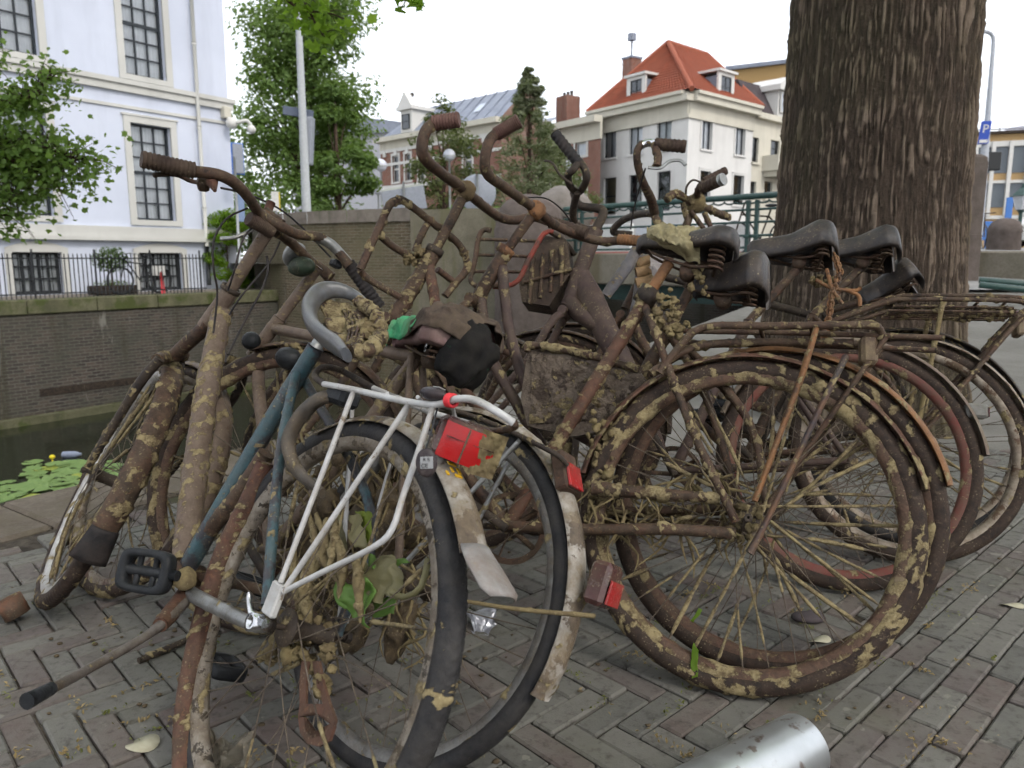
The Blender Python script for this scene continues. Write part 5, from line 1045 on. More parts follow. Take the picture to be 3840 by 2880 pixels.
def tyre_prof(R, rt, k=14):
    a = np.arange(k) / k * 2 * np.pi; return [(R - rt + rt * math.cos(t), rt * .95 * math.sin(t)) for t in a]
def wheel(b, name, c, R, rt=.019, tm=TYRE, rm=RIMS, sm=SPOKE, mud=.2, smud=.1, tmud=None, S=None, spokes=36, hubm=DARK, missing=0., tread=False, seed=0, axle=.068, tyre=True, tmod=None, sth=.0038):
    e = empty(name, parent=b.root); tmud = mud if tmud is None else tmud; rs = np.random.default_rng(seed + 50)
    def put(mb, nm, m, **kw):
        if S is not None: mb.xf(S)
        return mb.build(nm, m, e, **kw)
    if tyre:
        k = 24 if tread else 16; n = 780 if tread else 170
        def mod(rr, yy, a):
            if tread:
                out = sstep(R - rt, R - rt * .1, rr); ph = (np.arange(len(a))[:, None] + np.where(yy > 0, 2.5, 0) + np.abs(yy) / rt * 7) % 6
                rr = rr + np.where(ph < 1.7, -.0014, .0003) * out
                rr = rr - np.exp(-((np.abs(yy) - rt * .45) / .0016) ** 2) * .0016 * out
            w = np.sin(a * 5 + seed)[:, None] * .0008; return rr + w, yy
        mb = MB().lathe(c, tyre_prof(R, rt, k), n, mud=tmud, mr=.003, seed=seed, mod=mod, ms=40)
        if tmod: mb.a = [np.maximum(x, tmod(v - np.asarray(c))) for x, v in zip(mb.a, mb.v)]
        put(mb, "tyre", tm)
    ro = R - 2 * rt + .007; ri = ro - .017; w = rt * .72
    put(MB().lathe(c, [(ro, -w), (ro + .006, -w), (ro + .006, -w * .8), (ri + .006, -w * .72), (ri, -w * .3), (ri, w * .3), (ri + .006, w * .72), (ro + .006, w * .8), (ro + .006, w), (ro, w), (ri + .003, w * .92), (ri - .003, w * .3), (ri - .003, -w * .3), (ri + .003, -w * .92)], 110, mud=mud, mr=.003, seed=seed + 3), "rim", rm)
    h = MB().lathe(c, [(.0048, -axle), (.0048, axle)], 10, closedp=False)
    h.lathe(c, [(.004, -.040), (.029, -.038), (.029, -.034), (.017, -.030), (.015, 0), (.017, .030), (.029, .034), (.029, .038), (.004, .040)], 20, closedp=False, mud=mud + .1, mr=.004, seed=seed)
    for sy in (-1, 1): h.lathe(c, [(.003, sy * axle), (.0095, sy * axle), (.0095, sy * (axle - .01)), (.003, sy * (axle - .01))], 6, smooth=False)
    put(h, "hub", hubm)
    sp = MB()
    for i in range(spokes):
        if rs.random() < missing: continue
        a = 2 * np.pi * i / spokes; sy = 1 if i % 2 else -1; cr = (1 if (i // 2) % 2 else -1) * 1.15
        p0 = np.array([.028 * math.cos(a + cr), sy * .035, .028 * math.sin(a + cr)]) + c
        p1 = np.array([ri * math.cos(a), sy * .004, ri * math.sin(a)]) + c
        bend = rs.normal(0, .006, 3); n = 9; t = np.linspace(0, 1, n)[:, None]
        P = p0 * (1 - t) + p1 * t + np.sin(np.pi * t) * bend
        if smud > 0 and rs.random() < smud * 1.15:
            n = 30; t = np.linspace(0, 1, n)[:, None]; P = p0 * (1 - t) + p1 * t + np.sin(np.pi * t) * bend
            k0, k1 = sorted(rs.random(2)); k1 = min(1, k0 + .15 + (k1 - k0)); tt = t[:, 0]
            m = sstep(k0, k0 + .06, tt) * (1 - sstep(k1 - .06, k1, tt)) * (.35 + .65 * vn(P, 60, seed + i))
            sp.tube(P, .0012 + sth * m * rs.uniform(.4, 1.2), 6, curve=False, step=9)
            sp.a[-1] = sp.a[-1]
            base = sum(len(x) for x in sp.v[:-3]);
            sp.a[-3] = np.repeat(m, 6)
        else: sp.tube(P, .00115, 4, curve=False, step=9, caps=False)
    put(sp, "spokes", sm, kind="stuff")
    return e
def fender(b, name, c, Rf, a0, a1, w=.027, m=RUST, mud=.3, mr=.005, parent=None, seed=0, th=.0018, depth=.014, S=None, n=90, label=None):
    k = 9; ph = np.linspace(-1, 1, k); prof = [(Rf - depth * x * x * abs(x) ** .4, w * x) for x in ph]
    prof += [(r - th, y * .97) for r, y in prof[::-1]]
    mb = MB().lathe(c, prof, n, R_(a0), R_(a1), mud=mud, mr=mr, seed=seed)
    if S is not None: mb.xf(S)
    return b.part(mb, name, m, parent, label=label)
def steer(b, deg, z0=.8):
    """rotation about the steering axis (local)"""
    p = b.st(z0); d = Vector((b.st(1.0) - b.st(.5))).normalized()
    return np.array(Matrix.Translation(Vector(p)) @ Matrix.Rotation(R_(deg), 4, d) @ Matrix.Translation(-Vector(p)))
def saddle(b, nose, back, W=.2, mat=VINYL, up=(0, 0, 1), mud=0., mr=.003, name="saddle", springs=True, drop=.058, seed=0, th=.011, nosew=.026, post=None, bump=.02, muds=16):
    nose, back = np.asarray(nose, float), np.asarray(back, float); f = nose - back; L = np.linalg.norm(f); f /= L
    up = np.asarray(up, float); up = up - f * (up @ f); up /= np.linalg.norm(up); sd = np.cross(up, f)
    ns, ntp = 34, 17; s = np.linspace(0, 1, ns); t = np.linspace(-1, 1, ntp)
    w = np.interp(s, [0, .03, .1, .25, .4, .55, .7, .9, .97, 1], [W * .18, W * .34, W * .48, W * .5, W * .38, W * .25, nosew * 1.25, nosew, nosew * .8, nosew * .25])
    zt = np.interp(s, [0, .05, .2, .5, .8, .95, 1], [-.004, bump * .7, bump, 0, -.004, -.008, -.02]); dp = np.interp(s, [0, .25, .55, 1], [drop, drop * .95, drop * .7, drop * .6])
    def surf(off):
        V = np.zeros((ns, ntp, 3))
        for i in range(ns):
            yy = (w[i] + off) * np.sin(t * np.pi / 2); zz = zt[i] + off - (dp[i]) * np.abs(t) ** 3.2
            V[i] = back + f * (s[i] * L + (off if i == ns - 1 else -off if i == 0 else 0)) + sd * yy[:, None] + up * zz[:, None]
        return V
    A, B = surf(0), surf(-th); V = np.concatenate([A, B[:, ::-1]], 1)
    V2 = V.reshape(-1, 3); mu = None
    if mud > 0:
        mu = mudval(V2, mud, seed, muds); V2 = V2 + up * (mu * mr * (.4 + 1.2 * vn(V2, 80, seed)))[:, None]
    mb = MB(); mb.grid(V2, ns, 2 * ntp, False, True, True, mu)
    for e, o in ((0, -1), (ns - 1, 1)):
        ix = np.arange(2 * ntp) + e * 2 * ntp; q = []
        for k in range(ntp - 1): q.append([ix[k], ix[k + 1], ix[2 * ntp - 2 - k], ix[2 * ntp - 1 - k]][::o])
        mb.q.append(np.array(q)); mb.qs.append(np.full(len(q), True))
    o = b.part(mb, name, mat)
    if springs:
        P = lambda x, y, z: back + f * x + sd * y + up * z
        for sy in (-1, 1):
            hl = MB(); a = np.linspace(0, 2 * np.pi * 4.5, 70); rr = .017
            hl.tube(np.array([P(.05 + rr * math.cos(x), sy * .055 + rr * math.sin(x), -.034 - .060 * x / a[-1]) for x in a]), .0032, 6, curve=False, mud=mud * .6, mr=.003, step=9)
            hl.build("spring", RUST, o)
        rl = MB()
        for sy in (-1, 1): rl.tube([P(.05, sy * .055, -.085), P(.11, sy * .03, -.082), P(.2, sy * .016, -.055), P(L - .02, sy * .01, -.028)], .0036, 6, mud=mud * .5)
        rl.tube([P(.05, -.06, -.085), P(.05, .06, -.085)], .004, 6)
        rl.lathe([0, 0, 0], [(.0, -.022), (.02, -.022), (.02, .022), (.0, .022)], 14, closedp=False)
        V = rl.v[-1]; rl.v[-1] = np.array([P(.11 + q[0], q[1], -.088 + q[2]) for q in V])
        rl.build("rails", RUST, o)
    return o
def grip(b, p, q, parent, r=.0155, m=GRIP, ribs=14, mud=0.):
    p, q = np.asarray(p), np.asarray(q); n = ribs * 4; t = np.linspace(0, 1, n)[:, None]
    rr = r + .0014 * np.sin(np.linspace(0, ribs * 2 * np.pi, n)); rr[0] *= .8; rr[-3:] += .001; rr[-1] *= .93
    return b.part(MB().tube(p * (1 - t) + q * t, rr, 14, curve=False, step=9, mud=mud, mr=.003), "grip", m, parent)
def lever(b, pts, parent, m=DARK, r=.0042):
    return b.part(MB().tube(pts, r, 8, flat=.6, step=.01), "brake_lever", m, parent)
def cable(b, pts, parent=None, r=.0025, m=GRIP): return b.part(MB().tube(pts, r, 6, step=.02), "cable", m, parent)
def stdframe(b, m, mud=.2, style="diamond", r=.0155, lugh=.52, hz=(.78, .93), bb=(.47, 0, .29)):
    """frame tubes, each a part; returns key points"""
    bb = np.array(bb); ax = np.array([0, 0, b.R]); lug = bb + np.array([-lugh * math.cos(R_(67)), 0, lugh * math.sin(R_(67))])
    h0, h1 = b.st(hz[0]), b.st(hz[1])
    b.tube("head_tube", [h0, h1], r * 1.2, m, mud=mud); b.tube("seat_tube", [bb, lug], r, m, mud=mud)
    if style == "diamond":
        b.tube("top_tube", [lug * .96 + bb * .04, h1 * .8 + h0 * .2], r * .9, m, mud=mud); b.tube("down_tube", [bb, h0 * .8 + h1 * .2], r, m, mud=mud)
    else:
        for k in (0, 1):
            p = h1 * (.75 - .6 * k) + h0 * (.25 + .6 * k); q = bb + (lug - bb) * (.34 - .34 * k)
            mid = (p + q) / 2 + np.array([.02, 0, -.09 + .02 * k])
            b.tube("down_tube", [p, p * .72 + mid * .28 + np.array([.005, 0, -.035]), mid, q * .7 + mid * .3 + np.array([0, 0, -.02]), q], r, m, mud=mud)
    for sy in (-1, 1):
        b.tube("chain_stay", [bb + [0, sy * .03, 0], ax + [.12, sy * .05, 0], ax + [0, sy * .06, 0]], .0095, m, mud=mud)
        b.tube("seat_stay", [lug + [0, sy * .015, -.01], ax + [.06, sy * .05, .2], ax + [0, sy * .06, 0]], .0075, m, mud=mud)
    return bb, lug, h0, h1
def fork(b, m, crown=None, hub=None, mud=.2, S=None, r=.011, hy=.055):
    crown = b.st(.745) if crown is None else np.asarray(crown); hub = np.array([b.wb, 0, b.R]) if hub is None else np.asarray(hub)
    mb = MB(); d = hub - crown; d /= np.linalg.norm(d)
    for sy in (-1, 1):
        mb.tube([crown + [0, sy * .02, 0], crown + d * .05 + [0, sy * .05, 0], hub * .45 + crown * .55 + [-.02, sy * hy, 0], hub + [0, sy * hy, 0]], [r, r, r * .95, r * .7], 10, mud, .005)
    mb.tube([crown + [0, -.04, .005], crown + [0, .04, .005]], .015, 10, mud)
    if S is not None: mb.xf(S)
    return b.part(mb, "fork", m)
def crank(b, bb, ang, m=DARK, side=1, pedal=True, L=.165, mud=.2):
    a = R_(ang); p0 = np.asarray(bb) + [0, side * .062, 0]; p1 = p0 + np.array([L * math.cos(a), side * .012, L * math.sin(a)])
    o = b.tube("crank", [p0 - (p1 - p0) * .1, p1], .0105, m, mud=mud, flat=.7)
    if pedal: b.part(pedal_mb(p1 + [0, side * .055, 0], mud), "pedal", PLAST, o)
    return o
def pedal_mb(c, mud=0., rot=0., M=None):
    """rounded cage pedal: outer frame, axle barrel, two cross bars"""
    mb = MB(); X = np.eye(4); X[:3, 3] = c
    if M is not None: X[:3, :3] = M
    a = np.linspace(0, 2 * np.pi, 41)[:-1]; P = []
    for t in a:
        cx_, sx_ = math.cos(t), math.sin(t); P.append([.046 * np.sign(cx_) * abs(cx_) ** .45, .038 * np.sign(sx_) * abs(sx_) ** .45])
    V = []
    for (ox, oz) in ((1.0, -.013), (1.04, -.006), (1.04, .006), (1.0, .013), (.74, .013), (.70, .0), (.74, -.013)):
        V.append([[p[0] * ox, p[1] * (ox if ox > .9 else ox * .94), oz] for p in P])
    V = np.array(V).transpose(1, 0, 2).reshape(-1, 3); mb.grid(V, 40, 7, True, True, True); n0 = len(mb.v) - 1
    mb.v[n0] = mb.v[n0] @ X[:3, :3].T + X[:3, 3]
    T = lambda x, y, z: (X @ np.array([x, y, z, 1]))[:3]
    mb.tube([T(-.034, 0, 0), T(.06, 0, 0)], .0095, 12); mb.tube([T(-.014, -.028, 0), T(-.014, .028, 0)], .006, 8); mb.tube([T(.016, -.028, 0), T(.016, .028, 0)], .006, 8)
    return mb
def chainring(b, bb, m=RUST, side=-1, r=.085):
    mb = MB(); y = side * .045; c = np.asarray(bb) + [0, y, 0]
    mb.lathe(c, [(r, -.0015), (r, .0015), (r - .014, .0015), (r - .014, -.0015)], 40, smooth=False, mud=.3)
    for k in range(5):
        a = k * 2 * np.pi / 5; mb.tube([c, c + np.array([(r - .01) * math.cos(a), 0, (r - .01) * math.sin(a)])], .007, 6, flat=.3)
    return b.part(mb, "chainring", m)
def blobs(b, name, centers, rad, m=MUDM, seed=0, parent=None):
    mb = MB(); rs = np.random.default_rng(seed)
    for p in centers:
        for _ in range(2):
            q = np.asarray(p) + rs.normal(0, rad * .55, 3); r = rad * rs.uniform(.45, 1.05); n0 = mb.n
            mb.ball(q, r, 14, 11, squash=rs.uniform(.6, 1.25, 3)); V = mb.v[-1]; D = V - q; mb.v[-1] = q + D * (.1 + 1.8 * fbm(V, 130, seed))[:, None] + (np.stack([vn(V, 310, k) for k in range(3)], 1) - .5) * r * .7
    return b.part(mb, name, m, parent, kind="stuff")

# ---- bicycle with the white rack (nearest, at the left)
A = Bike("teal bicycle nearest the camera with white rear rack and big red tail light", -.441, 1.028, 48.1, 26.6, .35, 1.152)
def build_A():
    b = A; px = b.px
    hub = np.array([0, 0, b.R]); bb = px(690, 2150)
    bbp = bb.copy()
    # frame
    hs = px(865, 1085)
    b.tube("head_tube", [px(868, 1085), px(835, 1135), px(770, 1225)], .021, GREYP, mud=.25)
    b.part(MB().lathe([0, 0, 0], [(.02, -.006), (.0255, -.006), (.0255, .006), (.02, .006)], 16, axis='z').xf(mat4(hs, *axes_along(px(865, 1085) - px(835, 1135)))), "headset", DARK)
    b.tube("down_tube", [px(832, 1170), px(800, 1330), px(740, 1700), px(692, 2110)], [.0235, .0250, .0265, .0265], GREYP, mud=.62, mr=.003, seg=20, ms=48, label="thick down tube caked with olive mud")
    b.tube("seat_tube", [px(690, 2150), px(850, 1870), px(1010, 1590), px(1185, 1300)], [.019, .019, .0175, .0165], TEAL, mud=.12, label="teal painted seat tube")
    b.tube("seat_post", [px(1180, 1310), px(1232, 1225)], .0125, ALU)
    b.tube("seat_stay", [px(1110, 1400, .02), px(1060, 1640, .045), px(1030, 1900, .055), px(1000, 2270, .062)], .0092, TEAL, mud=.25)
    b.tube("seat_stay", [px(1130, 1400, -.02), hub + [.03, -.058, .2], hub + [0, -.06, 0]], .009, TEAL, mud=.2)
    b.tube("chain_stay", [px(680, 2205, .03), px(760, 2250, .045), px(880, 2310, .058), px(965, 2350, .062)], [.013, .0135, .012, .010], ALU, mud=.1)
    b.tube("chain_stay", [bb + [0, -.03, 0], hub + [.2, -.05, 0], hub + [0, -.06, 0]], .010, RUST, mud=.2)
    b.part(MB().lathe(bb, [(.0, -.036), (.022, -.036), (.022, .036), (.0, .036)], 18, closedp=False, mud=.5, mr=.003), "bottom_bracket", RUST)
    b.tube("lower_tube", [px(690, 2130), px(760, 2020), px(900, 1850), px(1000, 1700)], .017, RUST, mud=.35)
    # stem, bar
    b.tube("stem", [px(865, 1085), px(940, 965), px(1015, 845), px(1000, 812, .01)], [.0155, .0155, .017, .018], GREYP, mud=.15)
    c0 = px(985, 803, .02); c1 = px(1050, 852, -.02)
    bar = b.tube("handlebar", [px(700, 640, .25), px(815, 655, .2), px(885, 690, .15), px(935, 745, .1), px(965, 790, .05), px(1000, 820, .02), px(1060, 852, -.02), px(1120, 880, -.07), px(1190, 888, -.12), px(1250, 925, -.17), px(1310, 995, -.22)], .0128, RUST, mud=.12, step=.012)
    b.tube("bar_clamp", [c0, c1], .021, RUST, parent=bar, mud=.15)
    b.tube("clamp_bolt", [px(1000, 800), px(1018, 757)], .011, RUST2, parent=bar)
    grip(b, px(730, 640, .24), px(530, 597, .34), bar, .0175, GRIPB, 12)
    grip(b, px(1305, 985, -.22), px(1425, 1155, -.33), bar, .0175, GRIP, 12)
    b.tube("bar_end", [px(1180, 887, -.115), px(1240, 915, -.16), px(1305, 985, -.22)], .0135, ALU, parent=bar)
    lever(b, [px(790, 690, .2), px(720, 680, .22), px(660, 655, .26), px(585, 655, .3), px(580, 662, .3)], bar, RUST, .0052)
    b.part(MB().bbox((-.02, -.016, -.012), (.02, .016, .012), .005, mat4(px(765, 680, .205), *axes_along(px(700, 640, .25) - px(815, 655, .2)))), "lever_clamp", RUST, bar)
    b.part(MB().tube([px(795, 680, .2), px(806, 715, .2)], [.014, .004], 8), "bell_stub", RUST2, bar)
    b.part(MB().bbox((-.014, -.014, -.010), (.014, .014, .010), .004, mat4(px(1260, 990, -.2), np.eye(3)[0], np.eye(3)[1], np.eye(3)[2])), "shifter", PLAST, bar)
    cable(b, [px(830, 705, .2), px(890, 718, .13), px(960, 740, .03), px(1050, 785, -.03), px(1130, 850, -.1), px(1240, 965, -.18)], bar)
    cable(b, [px(930, 780, .08), px(850, 820, .11), px(802, 900, .12), px(800, 1000, .1), px(815, 1100, .06), px(800, 1250, .03)], None)
    cable(b, [px(980, 825, .02), px(915, 890, .06), px(880, 1010, .06), px(855, 1090, .04)], None)
    cable(b, [px(1000, 960, -.01), px(1005, 1010, -.02), px(980, 1090, -.01), px(920, 1200, .0), px(855, 1330, .03)], None, .003)
    cable(b, [px(1050, 905, -.02), px(1010, 985, -.02), px(905, 1110, .02), px(860, 1180, .02)], None)
    # fork and front wheel
    fh = np.array([b.wb, 0, b.R]); S = steer(b, -12)
    b.tube("fork_steerer", [px(785, 1215), px(700, 1290), px(655, 1335)], .0185, RUST, mud=.2)
    b.tube("fork_crown", [px(690, 1330, -.05), px(640, 1335, 0), px(590, 1350, .05)], .016, RUST, mud=.4)
    b.tube("fork_blade", [px(600, 1345, .05), px(530, 1430, .06), px(430, 1590, .062), px(330, 1750, .062)], [.0125, .0125, .011, .008], DARK, mud=.35)
    b.tube("fork_blade", [px(680, 1335, -.05), fh + [-.12, -.058, .2], fh + [0, -.06, 0]], [.012, .012, .008], DARK, mud=.2)
    wheel(b, "front_wheel", fh, b.R, .021, TYREB, grime("rim_silver", (.33, .32, .30), (.50, .49, .47), rough=.35, metal=.5, spec=.4, dust=.4), mud=.3, smud=.75, tmud=.2, seed=3, tread=True, S=S, sth=.0055)
    fender(b, "front_fender", fh, b.R + .012, 84, 196, .030, RUST, mud=.5, mr=.005, seed=5, S=S)
    fl = MB(); a0, a1 = R_(191), R_(206); k = np.linspace(-1, 1, 7); ns = 8
    V = [[fh[0] + (b.R + .013 - .010 * x * x + .012 * i / ns) * math.cos(a0 + (a1 - a0) * i / ns), (.030 + .012 * i / ns) * x, fh[2] + (b.R + .013 - .010 * x * x + .012 * i / ns) * math.sin(a0 + (a1 - a0) * i / ns)] for i in range(ns) for x in k]
    fl.grid(np.array(V), ns, 7); fl.xf(S); o = b.part(fl, "mud_flap", GRIP); o.modifiers.new("t", 'SOLIDIFY').thickness = .003
    # rear wheel
    brown = lambda q: np.clip(sstep(.02, .2, q[:, 0]) * .0, 0, 1)
    wheel(b, "rear_wheel", hub, b.R, .0205, TYRE, grime("rim_spattered", (.13, .11, .09), (.26, .235, .20), rough=.5, metal=.1, dust=.7, patch=((.03, .026, .022), 42, .54)), mud=.3, smud=.3, tmud=.10, seed=11, tread=True, hubm=DARK, missing=.12, axle=.085)
    fc = hub + np.array([-.030, 0, -.004]); rf = fender(b, "rear_fender", fc, b.R + .014, 58, 142, .027, WFEND, mud=.28, mr=.003, seed=8, label="dirty white rear fender with a yellow sticker")
    fl = MB(); V = []
    for i in range(9):
        a = R_(140.5 + 12 * i / 8); rr = b.R + .0155 + .040 * (i / 8) ** 1.3; w = .028 + .006 * min(1, i / 3) - (.012 if i == 8 else 0)
        for x in np.linspace(-1, 1, 7): V.append([fc[0] + (rr - .012 * x * x) * math.cos(a), w * x, fc[2] + (rr - .012 * x * x) * math.sin(a)])
    fl.grid(np.array(V), 9, 7); o = b.part(fl, "mud_flap", grime("grey_flap", (.17, .165, .16), (.25, .24, .23), s1=14, rough=.45, dust=.7, dustc=(.15, .105, .08))); o.modifiers.new("t", 'SOLIDIFY').thickness = .0025
    st = MB()                                                     # yellow sticker remains on the fender
    for (da, y, w, h) in ((0, .004, .016, .006), (2.2, -.002, .005, .012), (2.2, .010, .004, .010), (4.2, .004, .013, .005), (3.1, .018, .004, .008)):
        a = R_(118 + da); rr = b.R + .0152 - .014 * abs(y / .027) ** 2.4
        er = np.array([math.cos(a), 0, math.sin(a)]); et = np.array([-math.sin(a), 0, math.cos(a)])
        st.box((-.0012, -w / 2, -h / 2), (.0008, w / 2, h / 2), mat4(fc + er * rr + np.array([0, y, 0]), er, [0, 1, 0], et))
    st.build("sticker", plain("yellow_print", (.72, .42, .02), .5), rf)
    b.tube("muddy_frame_band", [px(1000, 1735, .015), px(930, 1900, .015), px(850, 2060, .015), px(790, 2230, .015), px(740, 2420, .015), px(700, 2640, .015), px(690, 2860, .015), px(700, 3000, .015)], [.0195, .0215, .0215, .021, .0205, .020, .020, .020], RUST2, mud=.34, mr=.004, seg=14, flat=.8, label="rusty red-brown fender strip spattered with mud")
    # rack
    rk = empty("rear_rack", parent=b.root)
    near = [px(1240, 1378, .0), px(1200, 1382, .04), px(1182, 1412, .06), px(1215, 1440, .065), px(1320, 1460, .065), px(1520, 1505, .065), px(1640, 1518, .065), px(1705, 1497, .065), px(1780, 1500, .063), px(1865, 1545, .055), px(1925, 1585, .035), px(1926, 1602, .0), px(1850, 1616, -.045), px(1760, 1590, -.06), px(1600, 1540, -.065), px(1400, 1455, -.065), px(1290, 1395, -.05), px(1240, 1378, 0)]
    b.part(MB().tube(near[3:11], .0053, 10, step=.012), "rail", WHITEM, rk)
    b.part(MB().tube(near[10:14], .0053, 10, step=.012, mud=.2), "rail_end", RUST, rk)
    b.part(MB().tube(near[13:16], .0053, 10, step=.012), "rail", WHITEM, rk)
    b.part(MB().tube(near[15:] + near[1:4], .0060, 10, step=.012, mud=.1), "rail_loop", DARK, rk)
    bk = px(1035, 2235, .085)
    for L in ([px(1325, 1470, .068), px(1180, 1850, .078), px(1052, 2185, .085)], [px(1530, 1520, .068), px(1290, 1880, .078), px(1072, 2203, .085)], [px(1622, 1530, .068), px(1560, 1720, .07), px(1508, 1870, .072), px(1470, 1985, .075), px(1400, 2052, .078), px(1200, 2150, .082), px(1065, 2218, .085)]):
        b.part(MB().tube(L, .0044, 10, step=.015), "stay", WHITEM, rk)
    for L in ([px(1325, 1465, -.065), hub + [.03, -.075, .02]], [px(1530, 1515, -.065), hub + [.01, -.075, .02]]): b.part(MB().tube(L, .0042, 8), "stay", WHITEM, rk)
    M = mat4(px(1032, 2240, .083), *axes_along(px(1060, 2170, .083) - px(1010, 2300, .083)))
    b.part(MB().bbox((-.016, -.006, -.028), (.016, .006, .022), .004, M), "stay_bracket", WHITEM, rk)
    for t in (.3, .55, .8): b.part(MB().tube([px(1330, 1462, .065) * (1 - t) + px(1800, 1515, .06) * t, px(1400, 1455, -.065) * (1 - t) + px(1800, 1600, -.055) * t], .003, 8), "cross_bar", WHITEM, rk)
    # tail light under the rack
    c = px(1750, 1665, .0); M = np.eye(4); M[:3, 3] = c; tilt = np.array(Matrix.Rotation(R_(-30), 4, 'Z') @ Matrix.Rotation(R_(-12), 4, 'Y')); M = M @ tilt
    tl = MB().bbox((-.018, -.047, -.029), (.026, .047, .029), .008, M).build("tail_light", REDD, b.root)
    ln = MB(); k = np.linspace(-1, 1, 13); V = [];
    for z in np.linspace(-1, 1, 5):
        for x in k: V.append([-.019 - .010 * (1 - x * x) - .002 * (1 - z * z), .041 * x, .026 * z])
    ln.grid(np.array(V), 5, 13, smooth=True); ln.xf(M).build("lens", REDLC, tl)
    MB().box((-.0315, .006, -.025), (-.027, .0085, .025), M).build("lens_rib", WFEND, tl)
    for z in (.006,): MB().box((-.0306, -.036, z - .0005), (-.026, .036, z + .0005), M).build("lens_rib", REDD, tl)
    mm = MB(); rs = np.random.default_rng(4)
    V = np.array([[-.021 - .009 * (1 - (y / .047) ** 2), y, z] for y in np.linspace(-.050, -.010, 26) for z in np.linspace(-.033, .033, 30)]); q = V * 1.0
    h = fbm(V, 70, 2) + .5 * (fbm(V, 180, 5) - .5) - .42 - 6.0 * np.maximum(0, V[:, 1] + .030); V[:, 0] -= .016 * h; mm.grid(V, 26, 30); mm.xf(M)
    mm.build("mud_crust", MUDM, tl, kind="stuff")
    # saddle, twisted round, its nose to the camera
    sv = [px(1400, 1165, -.06), px(1330, 1110, -.06), px(1262, 1088, -.03), px(1200, 1098, .0), px(1162, 1150, .03), px(1172, 1215, .05), px(1215, 1262, .07), px(1262, 1295, .085), px(1300, 1332, .10)]
    b.part(MB().tube(sv, [.008, .012, .017, .0205, .0225, .0225, .0215, .021, .013], 16, flat=.6, step=.008), "saddle", VINYLG, label="grey saddle shell twisted sideways")
    sh = MB(); V = []
    for i in range(20):
        for j in range(20):
            s_, t_ = i / 19, j / 19; p = px(1190 + 190 * s_ * (1 - .25 * t_) + 60 * t_, 1120 + 50 * s_ + 190 * t_, -.02 + .06 * t_ - .05 * s_); V.append(p)
    V = np.array(V); V = V + np.array([0, .018, .012]) * (fbm(V, 34, 8)[:, None] - .5) * 2
    sh.grid(V, 20, 20, mud=sstep(.35, .55, fbm(V, 30, 2))); sh.build("saddle_underside", RUST, b.root).modifiers.new("t", 'SOLIDIFY').thickness = .006
    mb = MB(); P = [px(1345, 1130, -.05), px(1410, 1180, -.04), px(1422, 1260, .0), px(1390, 1310, .05), px(1320, 1320, .08)]
    mb.tube(P, .010, 10, mud=.8, mr=.005, seed=2)
    for k in range(5): mb.tube([px(1290 + 18 * k, 1160 + 8 * k, -.04), px(1310 + 16 * k, 1230, .0), px(1300 + 10 * k, 1300, .06)], .003, 6, mud=.7, mr=.003)
    mb.build("saddle_springs", RUST, b.root)
    blobs(b, "mud_lumps", [px(1370 + i * 14, 1200 + 25 * (i % 4), -.02) for i in range(5)] + [px(1400, 1230 + 18 * i, 0) for i in range(4)], .013, seed=9)
    # lock on the seat stay: black frame lock horseshoe
    lk = MB().tube([px(1285, 1500, .02), px(1215, 1490, .055), px(1140, 1545, .065), px(1085, 1640, .068), px(1095, 1730, .066), px(1140, 1790, .06), px(1210, 1850, .05)], [.010, .012, .013, .013, .011, .008, .006], 12, flat=1.7, mud=.2, mr=.003)
    lk.build("frame_lock", grime("lock_plastic", (.035, .032, .030), (.10, .088, .074), s1=12, dust=.6, rough=.55), b.root, label="black frame lock covered in dried silt")
    b.part(MB().bbox((-.03, -.02, -.015), (.03, .02, .015), .008, mat4(px(1285, 1490, .04), *np.eye(3))), "lock_case", PLAST)
    # crank, pedal, kick stand
    cr = b.tube("crank", [px(690, 2180, .05), px(640, 2165, .075)], .012, RUST, mud=.4)
    b.part(MB().ball(px(692, 2172, .065), .021, 14, 10, rough=.25, rs=80), "crank_bolt", MUDM, cr)
    pc = px(548, 2142, .12); wpt = b.M[:3, :3] @ pc + b.o; td = (wpt - EYE) @ np.array([0, CP, -SP])
    toL = lambda w: np.array([w @ b.f, w @ b.l, w @ b.u])
    ex = toL(DP(650, 2150, td) - DP(445, 2118, td + .03)); ex /= np.linalg.norm(ex); uv = toL(DP(560, 2060, td + .02) - DP(545, 2210, td)); uv -= ex * (uv @ ex); uv /= np.linalg.norm(uv)
    pm = np.stack([ex * 1.12, uv * 1.0, np.cross(ex, uv)], 1)
    b.part(pedal_mb(pc, M=pm), "pedal", PLAST, cr)
    ks = b.tube("kick_stand", [px(690, 2260, .05), px(640, 2310, .08), px(540, 2390, .13), px(330, 2510, .22), px(180, 2590, .29)], [.011, .0095, .0075, .0075, .0078], grime("stand_steel", (.075, .062, .054), (.15, .135, .125), rough=.5, metal=.3, dust=.5), mud=.05)
    b.tube("stand_foot", [px(190, 2583, .286), px(140, 2610, .31), px(100, 2630, .325)], [.0095, .0105, .0115], PLAST, parent=ks)
    b.tube("stand_mount", [px(690, 2230, .045), px(640, 2300, .075), px(600, 2345, .10)], [.015, .016, .013], RUST2, parent=ks, mud=.2)
    crank(b, bb, 250, RUST, -1)
    # hub clutter, rusty chain guard, mud
    b.part(MB().lathe(hub, [(.006, .062), (.014, .062), (.014, .10), (.006, .10)], 14, closedp=True), "axle_nut", CHROME)
    b.tube("quick_lever", [px(990, 2340, .09), px(940, 2300, .095), px(930, 2225, .095)], [.007, .006, .0045], CHROME, flat=.6)
    cg = MB()
